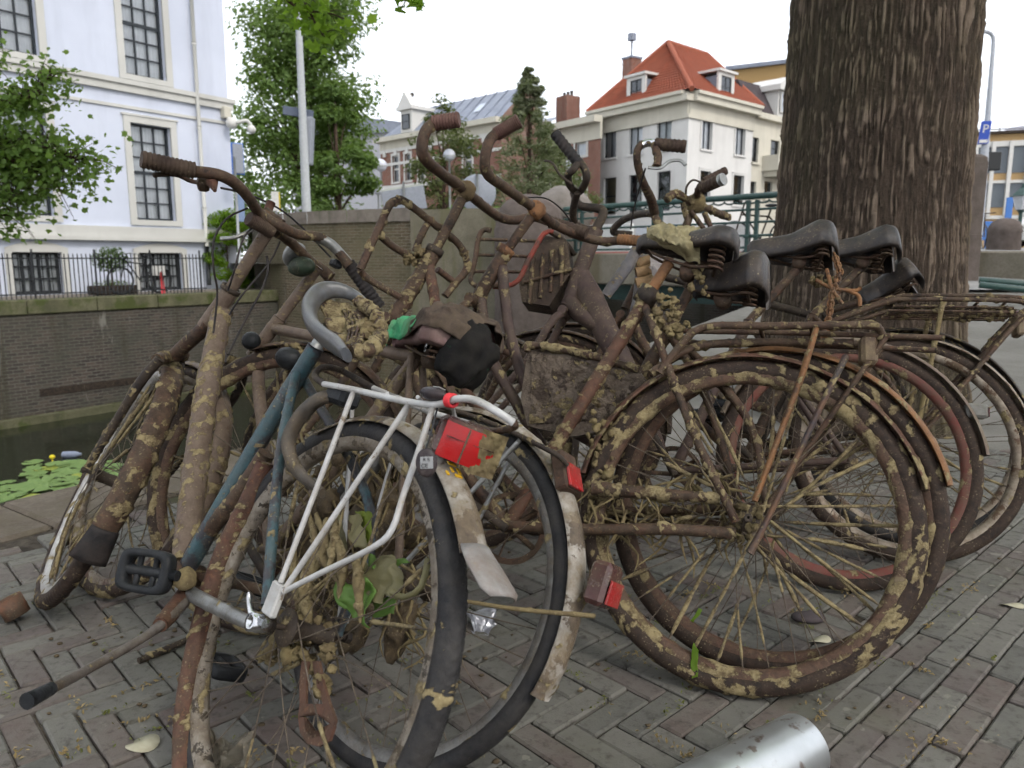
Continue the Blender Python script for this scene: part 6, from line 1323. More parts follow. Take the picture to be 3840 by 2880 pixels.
    for L in ([(1135, 2480), (1160, 2480), (1152, 2560), (1150, 2640), (1128, 2640), (1128, 2560)], [(1176, 2480), (1200, 2480), (1215, 2560), (1240, 2640), (1215, 2640), (1188, 2560)], [(1128, 2640), (1240, 2640), (1262, 2700), (1255, 2725), (1225, 2690), (1180, 2670), (1145, 2680), (1122, 2690)], [(1122, 2690), (1145, 2690), (1150, 2740), (1175, 2768), (1215, 2760), (1240, 2715), (1258, 2722), (1240, 2778), (1200, 2800), (1155, 2788), (1130, 2750)]):
        cg.poly([px(u, v, -.012)[[0, 2]] for u, v in L], np.array(Matrix.Translation((0, -.012, 0))), .005)
    b.part(cg, "rusty_guard_plate", RUST2)
    pts = [px(1000 + 9 * i + RNG.uniform(-30, 40), 2320 + RNG.uniform(-20, 160), -.01) for i in range(16)] + [px(1180 + RNG.uniform(-60, 60), 2300 + 22 * i, -.02) for i in range(14)]
    blobs(b, "mud_lumps", pts, .012, seed=5)
    for i in range(9):
        u0 = 1080 + RNG.uniform(0, 260); v0 = 2000 + RNG.uniform(-100, 200)
        b.tube("dried_weed", [px(u0, v0, -.01), px(u0 + RNG.uniform(-40, 40), v0 + 120, .0), px(u0 + RNG.uniform(-60, 60), v0 + 260, -.01)], [.004, .009, .002], MUDM, mud=.6, seg=7)
    crank(b, bb, 70, DARK, -1, pedal=False)
def axes_along(d):
    d = np.asarray(d, float); d = d / np.linalg.norm(d); a = np.array([0, 1., 0]) if abs(d[1]) < .9 else np.array([1., 0, 0])
    y = a - d * (a @ d); y /= np.linalg.norm(y); return np.cross(y, d), y, d
build_A()

# ---- grey gents' bicycle behind it, white fender, saddle under a torn green cover
B = Bike("grey-brown gents' bicycle with torn green and black saddle cover and dented pale fender", -.284, 1.238, 40.0, 30.2, .334, 1.115)
def build_B():
    b = B; px = b.px; hub = np.array([0, 0, b.R]); fh = np.array([b.wb, 0, b.R]); lug = px(1562, 1343); bb = np.array([.45, 0, .28])
    b.tube("head_tube", [px(1052, 1192), px(1000, 1262), px(945, 1338)], .0185, GREYP, mud=.3)
    b.tube("top_tube", [px(1030, 1232), px(1560, 1340)], .0145, GREYP, mud=.2)
    b.tube("down_tube", [px(968, 1325), px(972, 1480), px(990, 1640), bb], .0165, GREYP, mud=.12, label="grey down tube with worn lettering")
    b.tube("seat_tube", [lug, bb], .0150, GREYP, mud=.3)
    for sy in (-1, 1):
        b.tube("seat_stay", [lug + [0, sy * .018, 0], hub + [.03, sy * .055, .06], hub + [0, sy * .06, 0]], .008, GREYP, mud=.3)
        b.tube("chain_stay", [bb + [0, sy * .03, 0], hub + [0, sy * .06, 0]], .009, GREYP, mud=.3)
    b.tube("seat_post", [px(1575, 1330), px(1620, 1265)], .012, CHROME)
    b.tube("stem", [px(1050, 1195), px(1120, 1100), px(1195, 1000)], .0145, GREYP, mud=.4)
    bar = b.tube("handlebar", [px(1000, 850, .22), px(1080, 900, .12), px(1150, 965, .04), px(1215, 1025, -.05), px(1250, 1065, -.1), px(1330, 1120, -.18), px(1450, 1205, -.27)], .0125, RUST, mud=.3)
    grip(b, px(1020, 870, .2), px(932, 818, .27), bar, .0165, GRIPB)
    lever(b, [px(960, 850, .24), px(930, 870, .25), px(880, 890, .27), px(825, 895, .29)], bar, ALU, .005)
    hd = MB().ball(px(1130, 1000, .05), .034, 18, 12, (1.5, .75, .8)).build("headlamp", grime("green_black_plastic", (.008, .018, .012), (.018, .038, .024), rough=.5, dust=.2), b.root)
    MB().lathe([0, 0, 0], [(.0, .0), (.033, .0), (.036, .008), (.03, .014), (0, .018)], 18, axis='z', closedp=False).xf(mat4(px(1110, 960, .06), *axes_along((1, .2, .4)))).build("lens", ALU, hd)
    b.tube("bracket", [px(1095, 940, 0), px(1180, 990, -.02), px(1245, 1040, -.05)], .014, RUST, mud=.4, flat=.5)
    MB().ball(px(942, 1278, .05), .0245, 20, 14).build("bell", PLAST, b.root, label="round black bell")
    b.tube("bell_stem", [px(945, 1290, .04), px(975, 1330, .0)], .006, RUST2)
    lp = MB().ball(px(1085, 1345, .03), .034, 16, 12, (1.15, 1, .85)).build("front_lamp", PLAST, b.root); blobs(b, "mud_lumps", [px(1075, 1305, .03), px(1110, 1300, .03), px(1130, 1320, .02)], .011, parent=lp)
    b.tube("lamp_stay", [px(1060, 1290, 0), px(1080, 1400, 0), px(1060, 1560, .0)], .009, RUST, mud=.6)
    # black clamps at the crown, fork, front wheel
    b.part(MB().bbox((-.03, -.035, -.02), (.03, .035, .02), .01, mat4(px(870, 1365, .0), *np.eye(3))), "brake_caliper", PLAST)
    fork(b, DARK, crown=px(890, 1370), hub=fh, mud=.35)
    S = steer(b, 8)
    wheel(b, "front_wheel", fh, b.R, .019, TYREB, RIMS, mud=.5, smud=.4, seed=21)
    fender(b, "front_fender", fh, b.R + .014, 75, 190, .027, GREYP, mud=.6, mr=.0045, seed=22)
    wheel(b, "rear_wheel", hub, b.R, .018, TYRE, grime("rim_alloy", (.10, .10, .10), (.20, .20, .195), rough=.4, metal=.4, dust=.6), mud=.1, smud=.08, tmud=.05, seed=23, missing=.45)
    fender(b, "rear_fender", hub, b.R + .020, 70, 196, .026, WFEND, mud=.2, mr=.004, seed=24, label="dented white rear fender with rust-yellow stains")
    rl = MB().bbox((-.022, -.024, -.035), (.016, .024, .035), .007, mat4(px(2255, 2190, 0), *np.eye(3))).build("tail_light", REDD, b.root)
    MB().bbox((-.027, -.02, -.03), (-.0225, .02, .008), .002, mat4(px(2262, 2190, 0), *np.eye(3))).build("lens", REDL, rl)
    q = px(2125, 1790, .01)
    rr = MB().bbox((-.012, -.025, -.028), (.014, .025, .045), .004, mat4(q, *axes_along((.5, 0, .86)))).build("rear_reflector", RUST, b.root)
    MB().bbox((-.018, -.022, -.027), (-.0125, .022, .018), .002, mat4(q, *axes_along((.5, 0, .86)))).build("lens", REDL, rr)
    rk = empty("rear_rack", parent=b.root)
    for y in (-.06, -.03, 0, .03, .06): b.part(MB().tube([px(1560, 1500, y), px(1800, 1570, y), px(2060, 1690, y), px(2130, 1745, y * .6)], .0045, 8, mud=.25), "rail", RUST if y < .05 else DARK, rk)
    for sy in (-1, 1): b.part(MB().tube([px(1950, 1650, sy * .06), hub + [0, sy * .07, .0]], .0045, 8, mud=.3), "stay", ALU, rk)
    # saddle and its torn cover
    nz, bk = px(1500, 1205, .01), px(1790, 1205, .02)
    pink = grime("faded_pink_vinyl", (.17, .10, .105), (.26, .17, .165), rough=.5, dust=.5, specks=False)
    so = saddle(b, nz, bk, .2, pink, up=(.0, .25, 1), springs=True, drop=.07, bump=.012)
    def cover(name, x0, x1, off, mat, drop, crump, seed):
        f = nz - bk; L = np.linalg.norm(f); f = f / L; up = np.array([.0, .25, 1.]); up -= f * (up @ f); up /= np.linalg.norm(up); sd = np.cross(up, f); ns, nt = 40, 44; V = []
        for i in range(ns):
            s = x0 + (x1 - x0) * i / (ns - 1); w = np.interp(s, [-.12, 0, .1, .25, .4, .55, .7, 1, 1.05], [.05, .08, .098, .1, .082, .06, .042, .03, .015]) + off
            zt = np.interp(s, [-.12, .05, .2, .5, 1, 1.05], [-.01, .014, .016, 0, -.006, -.02]) + off
            for j in range(nt):
                t = -1 + 2 * j / (nt - 1); V.append(bk + f * s * L + sd * w * math.sin(t * np.pi / 2) + up * (zt - drop * abs(t) ** 3))
        V = np.array(V); V = V + (np.stack([fbm(V, 26, seed + k) - .5 for k in range(3)], 1)) * crump + (np.stack([vn(V, 75, seed + 7 + k) - .5 for k in range(3)], 1)) * .010
        mb = MB(); mb.grid(V, ns, nt); o = mb.build(name, mat, so); o.modifiers.new("t", 'SOLIDIFY').thickness = .0025; return o
    cover("saddle_cover", -.12, .55, .007, grime("brown_black_cloth", (.035, .027, .023), (.075, .055, .045), rough=.85, dust=.5, specks=False), .055, .03, 3)
    cover("saddle_cover_front", .38, 1.06, .0085, grime("green_cloth", (.02, .20, .085), (.05, .30, .14), rough=.7, dust=.45, dustc=(.16, .11, .075), specks=False), .052, .022, 9)
    bag = MB(); V = []
    for i in range(26):
        th = i / 25 * np.pi
        for j in range(30):
            ph = j / 30 * 2 * np.pi; V.append([math.sin(th) * math.cos(ph), math.sin(th) * math.sin(ph), math.cos(th)])
    V = np.array(V); c = px(1745, 1330, .03); V = V * np.array([.070, .05, .075]) * (1 + .7 * (fbm(V, 2.0, 4, 2) - .5) - .22 * np.abs(vn(V * np.array([1, 1, .35]), 5, 3) - .5))[:, None] + c
    bag.grid(V, 26, 30, False, True); bag.build("cover_bag", grime("black_cloth", (.005, .005, .006), (.012, .012, .011), rough=.85, dust=.06, patch=((.015, .10, .045), 26, .68), specks=False), so, label="black sagging end of the torn saddle cover")
    crank(b, bb, 200, DARK, 1); chainring(b, bb)
build_B()

# ---- mud-caked roadster with the tubular front carrier
C = Bike("mud-caked rusty roadster with tubular front carrier and tall curved handlebar", .475, 1.462, 13.6, 23.4, .361, 1.137)
def build_C():
    b = C; px = b.px; hub = np.array([0, 0, b.R]); fh = np.array([b.wb, 0, b.R]); lug = px(2438, 1095); bb = px(1900, 1975)
    b.tube("seat_tube", [bb, px(2100, 1645), px(2270, 1370), lug], .0165, RUST2, mud=.5, mr=.0035, seed=2)
    b.tube("seat_post", [lug, px(2480, 1030), px(2510, 985)], .0135, RUSTO, mud=.1)
    b.part(MB().lathe([0, 0, 0], [(.012, -.02), (.026, -.02), (.028, 0), (.026, .02), (.012, .02)], 16, axis='z', mud=.7, mr=.003).xf(mat4(px(2425, 1110), *axes_along(px(2480, 1030) - lug))), "seat_clamp", DARK)
    b.tube("head_tube", [px(1628, 945), px(1580, 1025), px(1520, 1125), px(1462, 1215)], .020, RUST, mud=.5, mr=.0035, seed=4)
    b.tube("down_tube", [px(1605, 985), px(1625, 1090), px(1650, 1230), px(1730, 1450), px(1870, 1590), px(2040, 1740)], .0145, RUST2, mud=.2)
    b.tube("down_tube", [px(1490, 1170), px(1550, 1400), px(1680, 1680), px(1890, 1960)], .0145, RUST, mud=.4)
    b.tube("chain_stay", [bb + [0, .03, 0], px(2180, 1985, .05), px(2500, 1985, .058), px(2760, 2000, .062)], .0125, RUST, mud=.25, mr=.005)
    b.tube("chain_stay", [bb + [0, -.03, 0], hub + [0, -.06, 0]], .011, RUST, mud=.3)
    b.tube("seat_stay", [px(2420, 1150, .02), px(2480, 1310, .045), px(2600, 1620, .06), px(2760, 1960, .064)], .009, RUST, mud=.45, mr=.005)
    b.tube("seat_stay", [px(2440, 1150, -.02), hub + [.1, -.055, .3], hub + [0, -.06, 0]], .009, RUST, mud=.4)
    b.tube("chain_case", [px(2220, 1830, .05), px(2450, 1850, .05), px(2700, 1868, .055)], [.016, .013, .010], RUST, mud=.8, mr=.003, seed=6)
    # stem and bar
    b.tube("stem", [px(1628, 945), px(1690, 830), px(1742, 725)], .0135, RUST, mud=.25)
    b.part(MB().lathe([0, 0, 0], [(.014, -.01), (.024, -.01), (.024, .008), (.014, .01)], 16, axis='z', mud=.4).xf(mat4(px(1630, 940), *axes_along(px(1690, 830) - px(1628, 945)))), "headset", DARK)
    bar = b.tube("handlebar", [px(1625, 462, .27), px(1597, 490, .285), px(1583, 545, .28), px(1590, 590, .26), px(1650, 645, .15), px(1745, 715, 0), px(1800, 762, -.09), px(1870, 812, -.2), px(1930, 826, -.26), px(2000, 815, -.29), px(2060, 832, -.29)], .0135, RUST, mud=.18, step=.012)
    grip(b, px(1622, 463, .272), px(1722, 448, .27), bar, .0178, grime("grip_red_brown", (.085, .042, .036), (.13, .068, .058), rough=.6, dust=.3), 9)
    grip(b, px(2060, 832, -.29), px(2200, 875, -.29), bar, .0175, GRIPB, 9)
    b.part(MB().ball(px(1745, 715), .027, 16, 12, rough=.3, rs=70), "bar_clamp", grime("muddy_clamp", (.09, .06, .03), (.16, .11, .05)), bar)
    # front carrier
    fc = empty("front_carrier", parent=b.root); y = .0
    L = [px(1350, 1010, .13), px(1385, 935, .13), px(1455, 780, .13), px(1485, 752, .12), px(1520, 757, .10), px(1640, 850, .0), px(1710, 905, -.06), px(1745, 960, -.1), px(1748, 1010, -.11), px(1705, 1065, -.09), px(1670, 1110, -.08)]
    b.part(MB().tube(L, .0098, 12, mud=.4, mr=.004, seed=3), "rail", RUST, fc)
    b.part(MB().tube([px(1350, 1010, .13), px(1380, 1045, .1), px(1500, 1115, .03)], .0088, 10, mud=.35), "rail", RUST, fc)
    b.part(MB().tube([px(1415, 875, .13), px(1475, 925, .07), px(1545, 965, .01), px(1590, 1000, .0)], .0095, 10, mud=.55, mr=.003), "cross_bar", RUST, fc)
    b.part(MB().tube([px(1610, 828, .02), px(1580, 880, .02), px(1555, 945, .01)], .0095, 10, mud=.5, mr=.003), "cross_bar", RUST, fc)
    b.part(MB().tube([px(1640, 1010, -.04), px(1700, 1055, -.09)], .0088, 10, mud=.3), "cross_bar", RUST, fc)
    blobs(b, "mud_lumps", [px(1560, 960, .02), px(1540, 975, .02), px(1575, 940, .02)], .014, parent=fc)
    fork(b, RUST, crown=px(1462, 1215), hub=fh, mud=.4)
    wheel(b, "front_wheel", fh, b.R, .02, TYREB, RIMB, mud=.5, smud=.4, seed=31)
    fender(b, "front_fender", fh, b.R + .014, 70, 190, .028, RUST, mud=.4, seed=32)
    wheel(b, "rear_wheel", hub, b.R, .0215, TYREB, RIMB, mud=.7, smud=.85, tmud=.55, seed=33, missing=.1, sth=.0046)
    fender(b, "rear_fender", hub, b.R + .016, 12, 166, .029, RUST2, mud=.55, mr=.0045, seed=34)
    # rack
    rk = empty("rear_rack", parent=b.root)
    b.part(MB().tube([px(2475, 1400, .05), px(2540, 1310, .055), px(2640, 1228, .06), px(2900, 1222, .062), px(3240, 1220, .062), px(3295, 1232, .05), px(3300, 1262, .03), px(3290, 1290, .0), px(3230, 1290, -.05), px(2800, 1290, -.06), px(2620, 1300, -.06), px(2500, 1360, -.05)], .0085, 12, mud=.32, mr=.005), "rail", RUST, rk)
    b.part(MB().tube([px(2440, 1400, .04), px(2560, 1320, .03), px(2720, 1285, .02), px(3200, 1285, .02)], .0085, 12, mud=.5, mr=.003), "rail", RUST, rk)
    b.part(MB().tube([px(3060, 1235, .065), px(3010, 1400, .072), px(2920, 1640, .075), px(2830, 1880, .078)], [.013, .0135, .0125, .012], 12, mud=.45, mr=.003, flat=.5), "stay", RUSTO, rk, )
    b.part(MB().tube([px(3172, 1336, .075), px(3090, 1500, .08), px(2985, 1720, .083), px(2883, 1937, .085), px(2810, 2075, .085)], [.016, .014, .013, .014, .019], 12, mud=.15, flat=.45), "stay", grime("blue_black_rust", (.030, .034, .046), (.17, .085, .04), s1=7, dust=.35), rk)
    for u in (2850, 3040): b.part(MB().tube([px(u, 1225, .06), px(u + 15, 1290, -.04)], .0045, 8, mud=.3), "cross_bar", RUST, rk)
    b.part(MB().bbox((-.017, -.022, -.033), (.017, .022, .033), .008, mat4(px(3255, 1318, .02), *np.eye(3))), "rear_reflector", grime("mud_block", (.07, .045, .035), (.16, .12, .07), dust=.4))
    # saddle
    nz, bk = px(2395, 868, .01), px(2775, 905, .0)
    saddle(b, nz, bk, .205, VINYL, mud=.0, drop=.05, up=(0, .1, 1), seed=7, bump=.016, nosew=.03)
    mb = MB(); rs = np.random.default_rng(3)
    V = []
    for i in range(40):
        for j in range(26):
            a, c = i / 39, j / 25; e = min(1, 4 * a, 4 * (1 - a)) * min(1, 3 * c, 3 * (1 - c)); V.append(px(2425 + 200 * a, 868 + 55 * a + (c - .5) * (50 + 95 * a), .035 + .045 * e))
    V = np.array(V); nz_ = fbm(V, 55, 3) * 1.2 + .6 * vn(V, 170, 5); V = V + np.array([0, 1, .45]) * (.022 * (nz_ - .85))[:, None]; mb.grid(V, 40, 26)
    mb.build("mud_crust", grime("pale_mud", (.17, .145, .08), (.28, .245, .14), dust=.1, bump=.004), b.root, kind="stuff")
    blobs(b, "mud_lumps", [px(2495 + RNG.uniform(-30, 90) * (.4 + i / 30), 1110 + 6 * i, .03) for i in range(26)] + [px(2620 + RNG.uniform(-30, 30), 1020 + 16 * i, .02) for i in range(6)], .0095, seed=3)
    blobs(b, "mud_lumps", [px(2790 + RNG.uniform(-50, 60), 1960 + RNG.uniform(-80, 80), .03) for i in range(14)], .010, seed=4)
    blobs(b, "mud_lumps", [px(2250 + RNG.uniform(-50, 40), 1560 + 22 * i, .02) for i in range(18)], .010, seed=6)
    crank(b, bb, 30, DARK, 1, pedal=False); chainring(b, bb)
build_C()

# ---- second roadster, close behind
D = Bike("rusty roadster with black domed saddle tucked close behind the mud-caked wheel", .53, 1.547, 21.7, 20.2, .36, 1.113)
def build_D():
    b = D; px = b.px; hub = np.array([0, 0, b.R]); fh = np.array([b.wb, 0, b.R]); bb = np.array([.47, 0, .29]); lug = bb + np.array([-.21, 0, .48])
    b.tube("head_tube", [px(1897, 943), px(1850, 1020), px(1785, 1130)], .0195, RUST, mud=.45, mr=.003)
    b.tube("stem", [px(1897, 943), px(1950, 870), px(2005, 795)], .0135, RUST, mud=.3)
    b.part(MB().lathe([0, 0, 0], [(.014, -.012), (.025, -.012), (.025, .01), (.014, .012)], 16, axis='z', mud=.5).xf(mat4(px(1895, 940), *axes_along(px(1950, 870) - px(1897, 943)))), "headset", RUSTO)
    b.tube("down_tube", [px(1883, 1000), px(1893, 1110), px(1915, 1260), px(1985, 1470), px(2110, 1590), px(2230, 1660)], .0150, PURP, mud=.12)
    b.tube("down_tube", [px(1800, 1110), px(1830, 1290), px(1860, 1380), px(1930, 1500), px(2010, 1640), px(2120, 1780)], .0150, PURP, mud=.2)
    b.tube("seat_tube", [bb, lug], .016, RUST, mud=.4)
    for sy in (-1, 1):
        b.tube("seat_stay", [lug + [0, sy * .015, 0], hub + [.06, sy * .055, .2], hub + [0, sy * .06, 0]], .0085, RUST, mud=.4)
        b.tube("chain_stay", [bb + [0, sy * .03, 0], hub + [0, sy * .06, 0]], .0105, RUST, mud=.4)
    bar = b.tube("handlebar", [px(1862, 500, .26), px(1835, 530, .28), px(1818, 600, .28), px(1830, 655, .25), px(1890, 700, .17), px(1960, 750, .06), px(2010, 785, 0), px(2075, 838, -.1), px(2160, 880, -.2), px(2260, 905, -.26), px(2330, 900, -.26)], .0132, RUST, mud=.15, step=.012)
    grip(b, px(1858, 505, .262), px(1948, 452, .26), bar, .0172, grime("grip_dark_red", (.060, .030, .026), (.10, .052, .044), dust=.3), 14)
    grip(b, px(2318, 898, -.26), px(2420, 905, -.25), bar, .016, RUSTO, 9)
    b.part(MB().ball(px(2010, 788), .026, 16, 12, rough=.35, rs=70), "bar_clamp", RUSTO, bar)
    fork(b, RUST, crown=px(1780, 1140), hub=fh, mud=.3); wheel(b, "front_wheel", fh, b.R, .02, TYREB, RIMB, mud=.5, smud=.4, seed=41)
    fender(b, "front_fender", fh, b.R + .014, 70, 190, .028, RUST, mud=.3, seed=42)
    wheel(b, "rear_wheel", hub, b.R, .0205, TYREB, RIMB, mud=.35, smud=.35, tmud=.25, seed=43)
    fender(b, "rear_fender", hub, b.R + .015, 10, 166, .028, RUSTO, mud=.3, mr=.003, seed=44, label="orange rusted rear fender")
    cc = MB(); P = [b.px(u, v, .03)[[0, 2]] for u, v in ((1985, 1325), (2005, 1300), (2200, 1335), (2400, 1392), (2460, 1480), (2350, 1610), (2150, 1640), (1985, 1600), (1960, 1500))]
    n = len(P); cc.poly(P, np.array(Matrix.Translation((0, .03, 0))), .03)
    rim = MB().tube([np.array([p[0], .048, p[1]]) for p in P[:4]], .009, 8, mud=.7, mr=.004)
    o = cc.build("chain_case", grime("mud_crusted_sheet", (.075, .058, .048), (.15, .12, .095), s1=22, dust=.3, patch=((.045, .033, .027), 18, .52), bump=.02), b.root, label="broad chain case crusted with grey mud")
    rim.build("case_rim", RUST, o)
    a, c, d, e = [px(u, v, .048) for u, v in ((1998, 1318), (2395, 1402), (2380, 1560), (1985, 1590))]; V = np.array([(a * (1 - s_) + c * s_) * (1 - t_) + (e * (1 - s_) + d * s_) * t_ for s_ in np.linspace(0, 1, 56) for t_ in np.linspace(0, 1, 40)])
    V[:, 1] += (fbm(V, 40, 3) - .5) * .022 + (vn(V, 150, 6) - .5) * .008; MB().grid(V, 56, 40, mud=mudval(V, .5, 8, 45)).build("mud_crust", MATS["mud_crusted_sheet"], o)
    b.tube("seat_post", [lug, lug + [-.07, 0, .17]], .013, RUST, mud=.3)
    saddle(b, px(2600, 1000, .0), px(2890, 985, .0), .21, VINYL, up=(-.12, .05, 1), drop=.095, mud=.0, bump=.02)
    crank(b, bb, 120, DARK, 1, pedal=False); chainring(b, bb)
    rk = empty("rear_rack", parent=b.root)
    for y in (-.055, .055): b.part(MB().tube([lug + [-.02, y, -.02], [-.05, y, .755], [-.33, y, .755]], .0065, 8, mud=.3), "rail", RUST, rk); b.part(MB().tube([[-.22, y, .755], [0, y * 1.2, b.R]], .006, 8, mud=.3), "stay", RUST, rk)
build_D()

# ---- step-through bicycle with the thick purple-brown frame and front basket
E_ = Bike("step-through bicycle with thick purple-brown main tube and red-edged front basket", .901, 1.973, 15.0, 21.8, .35, 1.12)
def build_E():
    b = E_; px = b.px; hub = np.array([0, 0, b.R]); fh = np.array([b.wb, 0, b.R]); bb = np.array([.47, 0, .29]); lug = bb + np.array([-.2, 0, .47])
    b.tube("head_tube", [px(2235, 860), px(2190, 980), px(2130, 1150)], .026, PURP, mud=.1)
    b.tube("main_tube", [px(2160, 1010), px(2215, 1120), px(2275, 1250), px(2345, 1390), bb + [.05, 0, .06]], [.034, .042, .040, .036, .03], PURP, mud=.06, seg=16, flat=.7, label="thick oval purple-brown main tube")
    b.tube("gusset", [px(2130, 1120), px(2170, 1170), px(2250, 1230)], [.028, .03, .024], PURP, mud=.08)
    b.tube("seat_tube", [bb, lug], .016, PURP, mud=.2)
    for sy in (-1, 1):
        b.tube("seat_stay", [lug + [0, sy * .015, 0], hub + [0, sy * .06, 0]], .0085, PURP, mud=.2); b.tube("chain_stay", [bb + [0, sy * .03, 0], hub + [0, sy * .06, 0]], .0105, PURP, mud=.2)
    b.tube("stem", [px(2235, 860), px(2260, 790), px(2175, 770), px(2150, 720)], [.016, .015, .013, .013], DARK, mud=.1)
    bar = b.tube("handlebar", [px(2170, 600, .2), px(2195, 640, .2), px(2197, 680, .18), px(2170, 720, .12), px(2140, 700, .16), px(2130, 660, .2), px(2150, 635, .22), px(2170, 610, .2)], .0115, DARK, mud=.1)
    grip(b, px(2172, 615, .2), px(2080, 500, .22), bar, .0165, GRIP, 8)
    b.tube("bar_stem", [px(2165, 720, .14), px(2150, 790, .06), px(2160, 840, 0), px(2230, 870, 0)], .012, DARK, parent=bar, mud=.2)
    lever(b, [px(2145, 690, .2), px(2100, 655, .22), px(2070, 610, .24), px(2040, 602, .24)], bar)
    cable(b, [px(1980, 740, .2), px(2050, 745, .15), px(2110, 790, .08), px(2160, 860, .0)], bar)
    bk = empty("front_basket", parent=b.root)
    y0, y1 = .16, -.10
    def q(u, v, y): return px(u, v, y)
    b.part(MB().tube([q(1840, 865, y0), q(1815, 862, y0), q(1795, 890, y0), q(1780, 980, y0), q(1765, 1040, y0), q(1775, 1065, y0), q(1810, 1075, y0), q(1900, 1060, .1)], .0085, 10, mud=.2), "rim", RUST, bk)
    for (v0, v1, u0, u1) in ((897, 905, 1800, 2030), (955, 962, 1782, 2000), (1018, 1020, 1770, 1960)): b.part(MB().tube([q(u0, v0, y0), q(u1, v1, .05)], .0055, 8, mud=.3), "wire", RUST, bk)
    b.part(MB().tube([q(2075, 870, .05), q(2040, 875, .06), q(1990, 960, .08), q(1945, 1050, .09), q(1900, 1072, .1), q(1850, 1075, .1)], .008, 10), "rim", grime("red_flaking_tube", (.30, .035, .025), (.075, .040, .032), s1=16, dust=.3), bk)
    b.part(MB().tube([q(2065, 870, .05), q(2110, 900, .0), q(2155, 955, -.05)], .009, 10, mud=.1), "rim", DARK, bk)
    bm = grime("dark_brown_sheet", (.020, .014, .012), (.055, .038, .031), s1=18, dust=.5, bump=.012, patch=((.10, .075, .05), 30, .62))
    bx = MB(); P = [px(u, v, -.03)[[0, 2]] for u, v in ((1985, 985), (2055, 905), (2135, 925), (2150, 1040), (2070, 1165), (1970, 1150), (1955, 1060))]
    bx.poly(P, np.array(Matrix.Translation((0, -.03, 0))), .10); o = bx.build("silt_box", bm, b.root, label="dented dark box full of silt behind the basket wires")
    for k in range(4): MB().tube([px(2000 + 36 * k, 965 - 14 * k, .024), px(1985 + 40 * k, 1140 - 22 * k, .024)], .006, 6, mud=.5, mr=.003).build("batten", RUST, o)
    MB().tube([px(1960, 1060, .026), px(2145, 1010, .026)], .006, 6, mud=.5, mr=.003).build("batten", RUST, o)
    fork(b, PURP, crown=px(2115, 1180), hub=fh, mud=.1, r=.013); wheel(b, "front_wheel", fh, b.R, .02, TYREB, RIMB, mud=.3, smud=.3, seed=51)
    fender(b, "front_fender", fh, b.R + .014, 60, 190, .030, DARK, mud=.2, seed=52)
    wheel(b, "rear_wheel", hub, b.R, .0215, TYREB, grime("rim_red", (.14, .035, .030), (.11, .055, .045), rough=.6, dust=.5), mud=.2, smud=.35, tmud=.12, seed=53)
    fender(b, "rear_fender", hub, b.R + .016, 20, 173, .029, grime("fender_grey_brown", (.11, .075, .062), (.18, .15, .115), s1=8, dust=.5), mud=.12, mr=.003, seed=54)
    q_ = px(3660, 1545, 0)
    tl = MB().bbox((-.026, -.018, -.018), (.028, .018, .022), .006, mat4(q_, *np.eye(3))).build("tail_light", grime("grey_plastic", (.14, .14, .13), (.2, .2, .19)), b.root)
    MB().bbox((-.030, -.014, -.014), (-.0265, .014, .012), .002, mat4(q_, *np.eye(3))).build("lens", REDD, tl)
    b.tube("seat_post", [lug, px(2990, 1010)], .013, RUST, mud=.2)
    saddle(b, px(2800, 900, .0), px(3135, 880, .0), .2, VINYL, up=(0, -.05, 1), drop=.092, mud=.0, bump=.03, nosew=.03)
    crank(b, bb, 60, DARK, 1); chainring(b, bb)
    ch = MB()                                                   # rusty chain hanging at the seat post
    P = [px(3130, 960, .06), px(3150, 1020, .07), px(3120, 1100, .08), px(3110, 1180, .075), px(3090, 1270, .07)]
    P = np.array(P); T = np.linspace(0, 4, 22)
    for i, t in enumerate(T):
        k = min(3, int(t)); c = P[k] * (1 - t + k) + P[k + 1] * (t - k); d = P[k + 1] - P[k]; M = mat4(c, *axes_along(d)); a = np.linspace(0, 2 * np.pi, 12, endpoint=False)
        L = np.array([(M @ [.0075 * math.cos(x) if i % 2 else 0, 0 if i % 2 else .0075 * math.cos(x), .012 * math.sin(x), 1])[:3] for x in list(a) + [0, .5]]); ch.tube(L, .0034, 6, curve=False, step=9)
    ch.build("chain", RUSTO, b.root, kind="stuff")
    for L in ([px(3060, 1050, .06), px(3120, 1080, .07), px(3200, 1090, .06), px(3230, 1080, .06)], [px(3100, 1010, .06), px(3125, 1090, .08), px(3160, 1140, .07)], [px(3180, 1090, .06), px(3220, 1110, .06), px(3225, 1150, .06)]):
        b.tube("cord_end", L, .0055, RUSTO, mud=.2)
    blobs(b, "mud_lumps", [px(3050 + 12 * i, 1045 + 8 * (i % 3), .05) for i in range(6)], .012)
build_E()

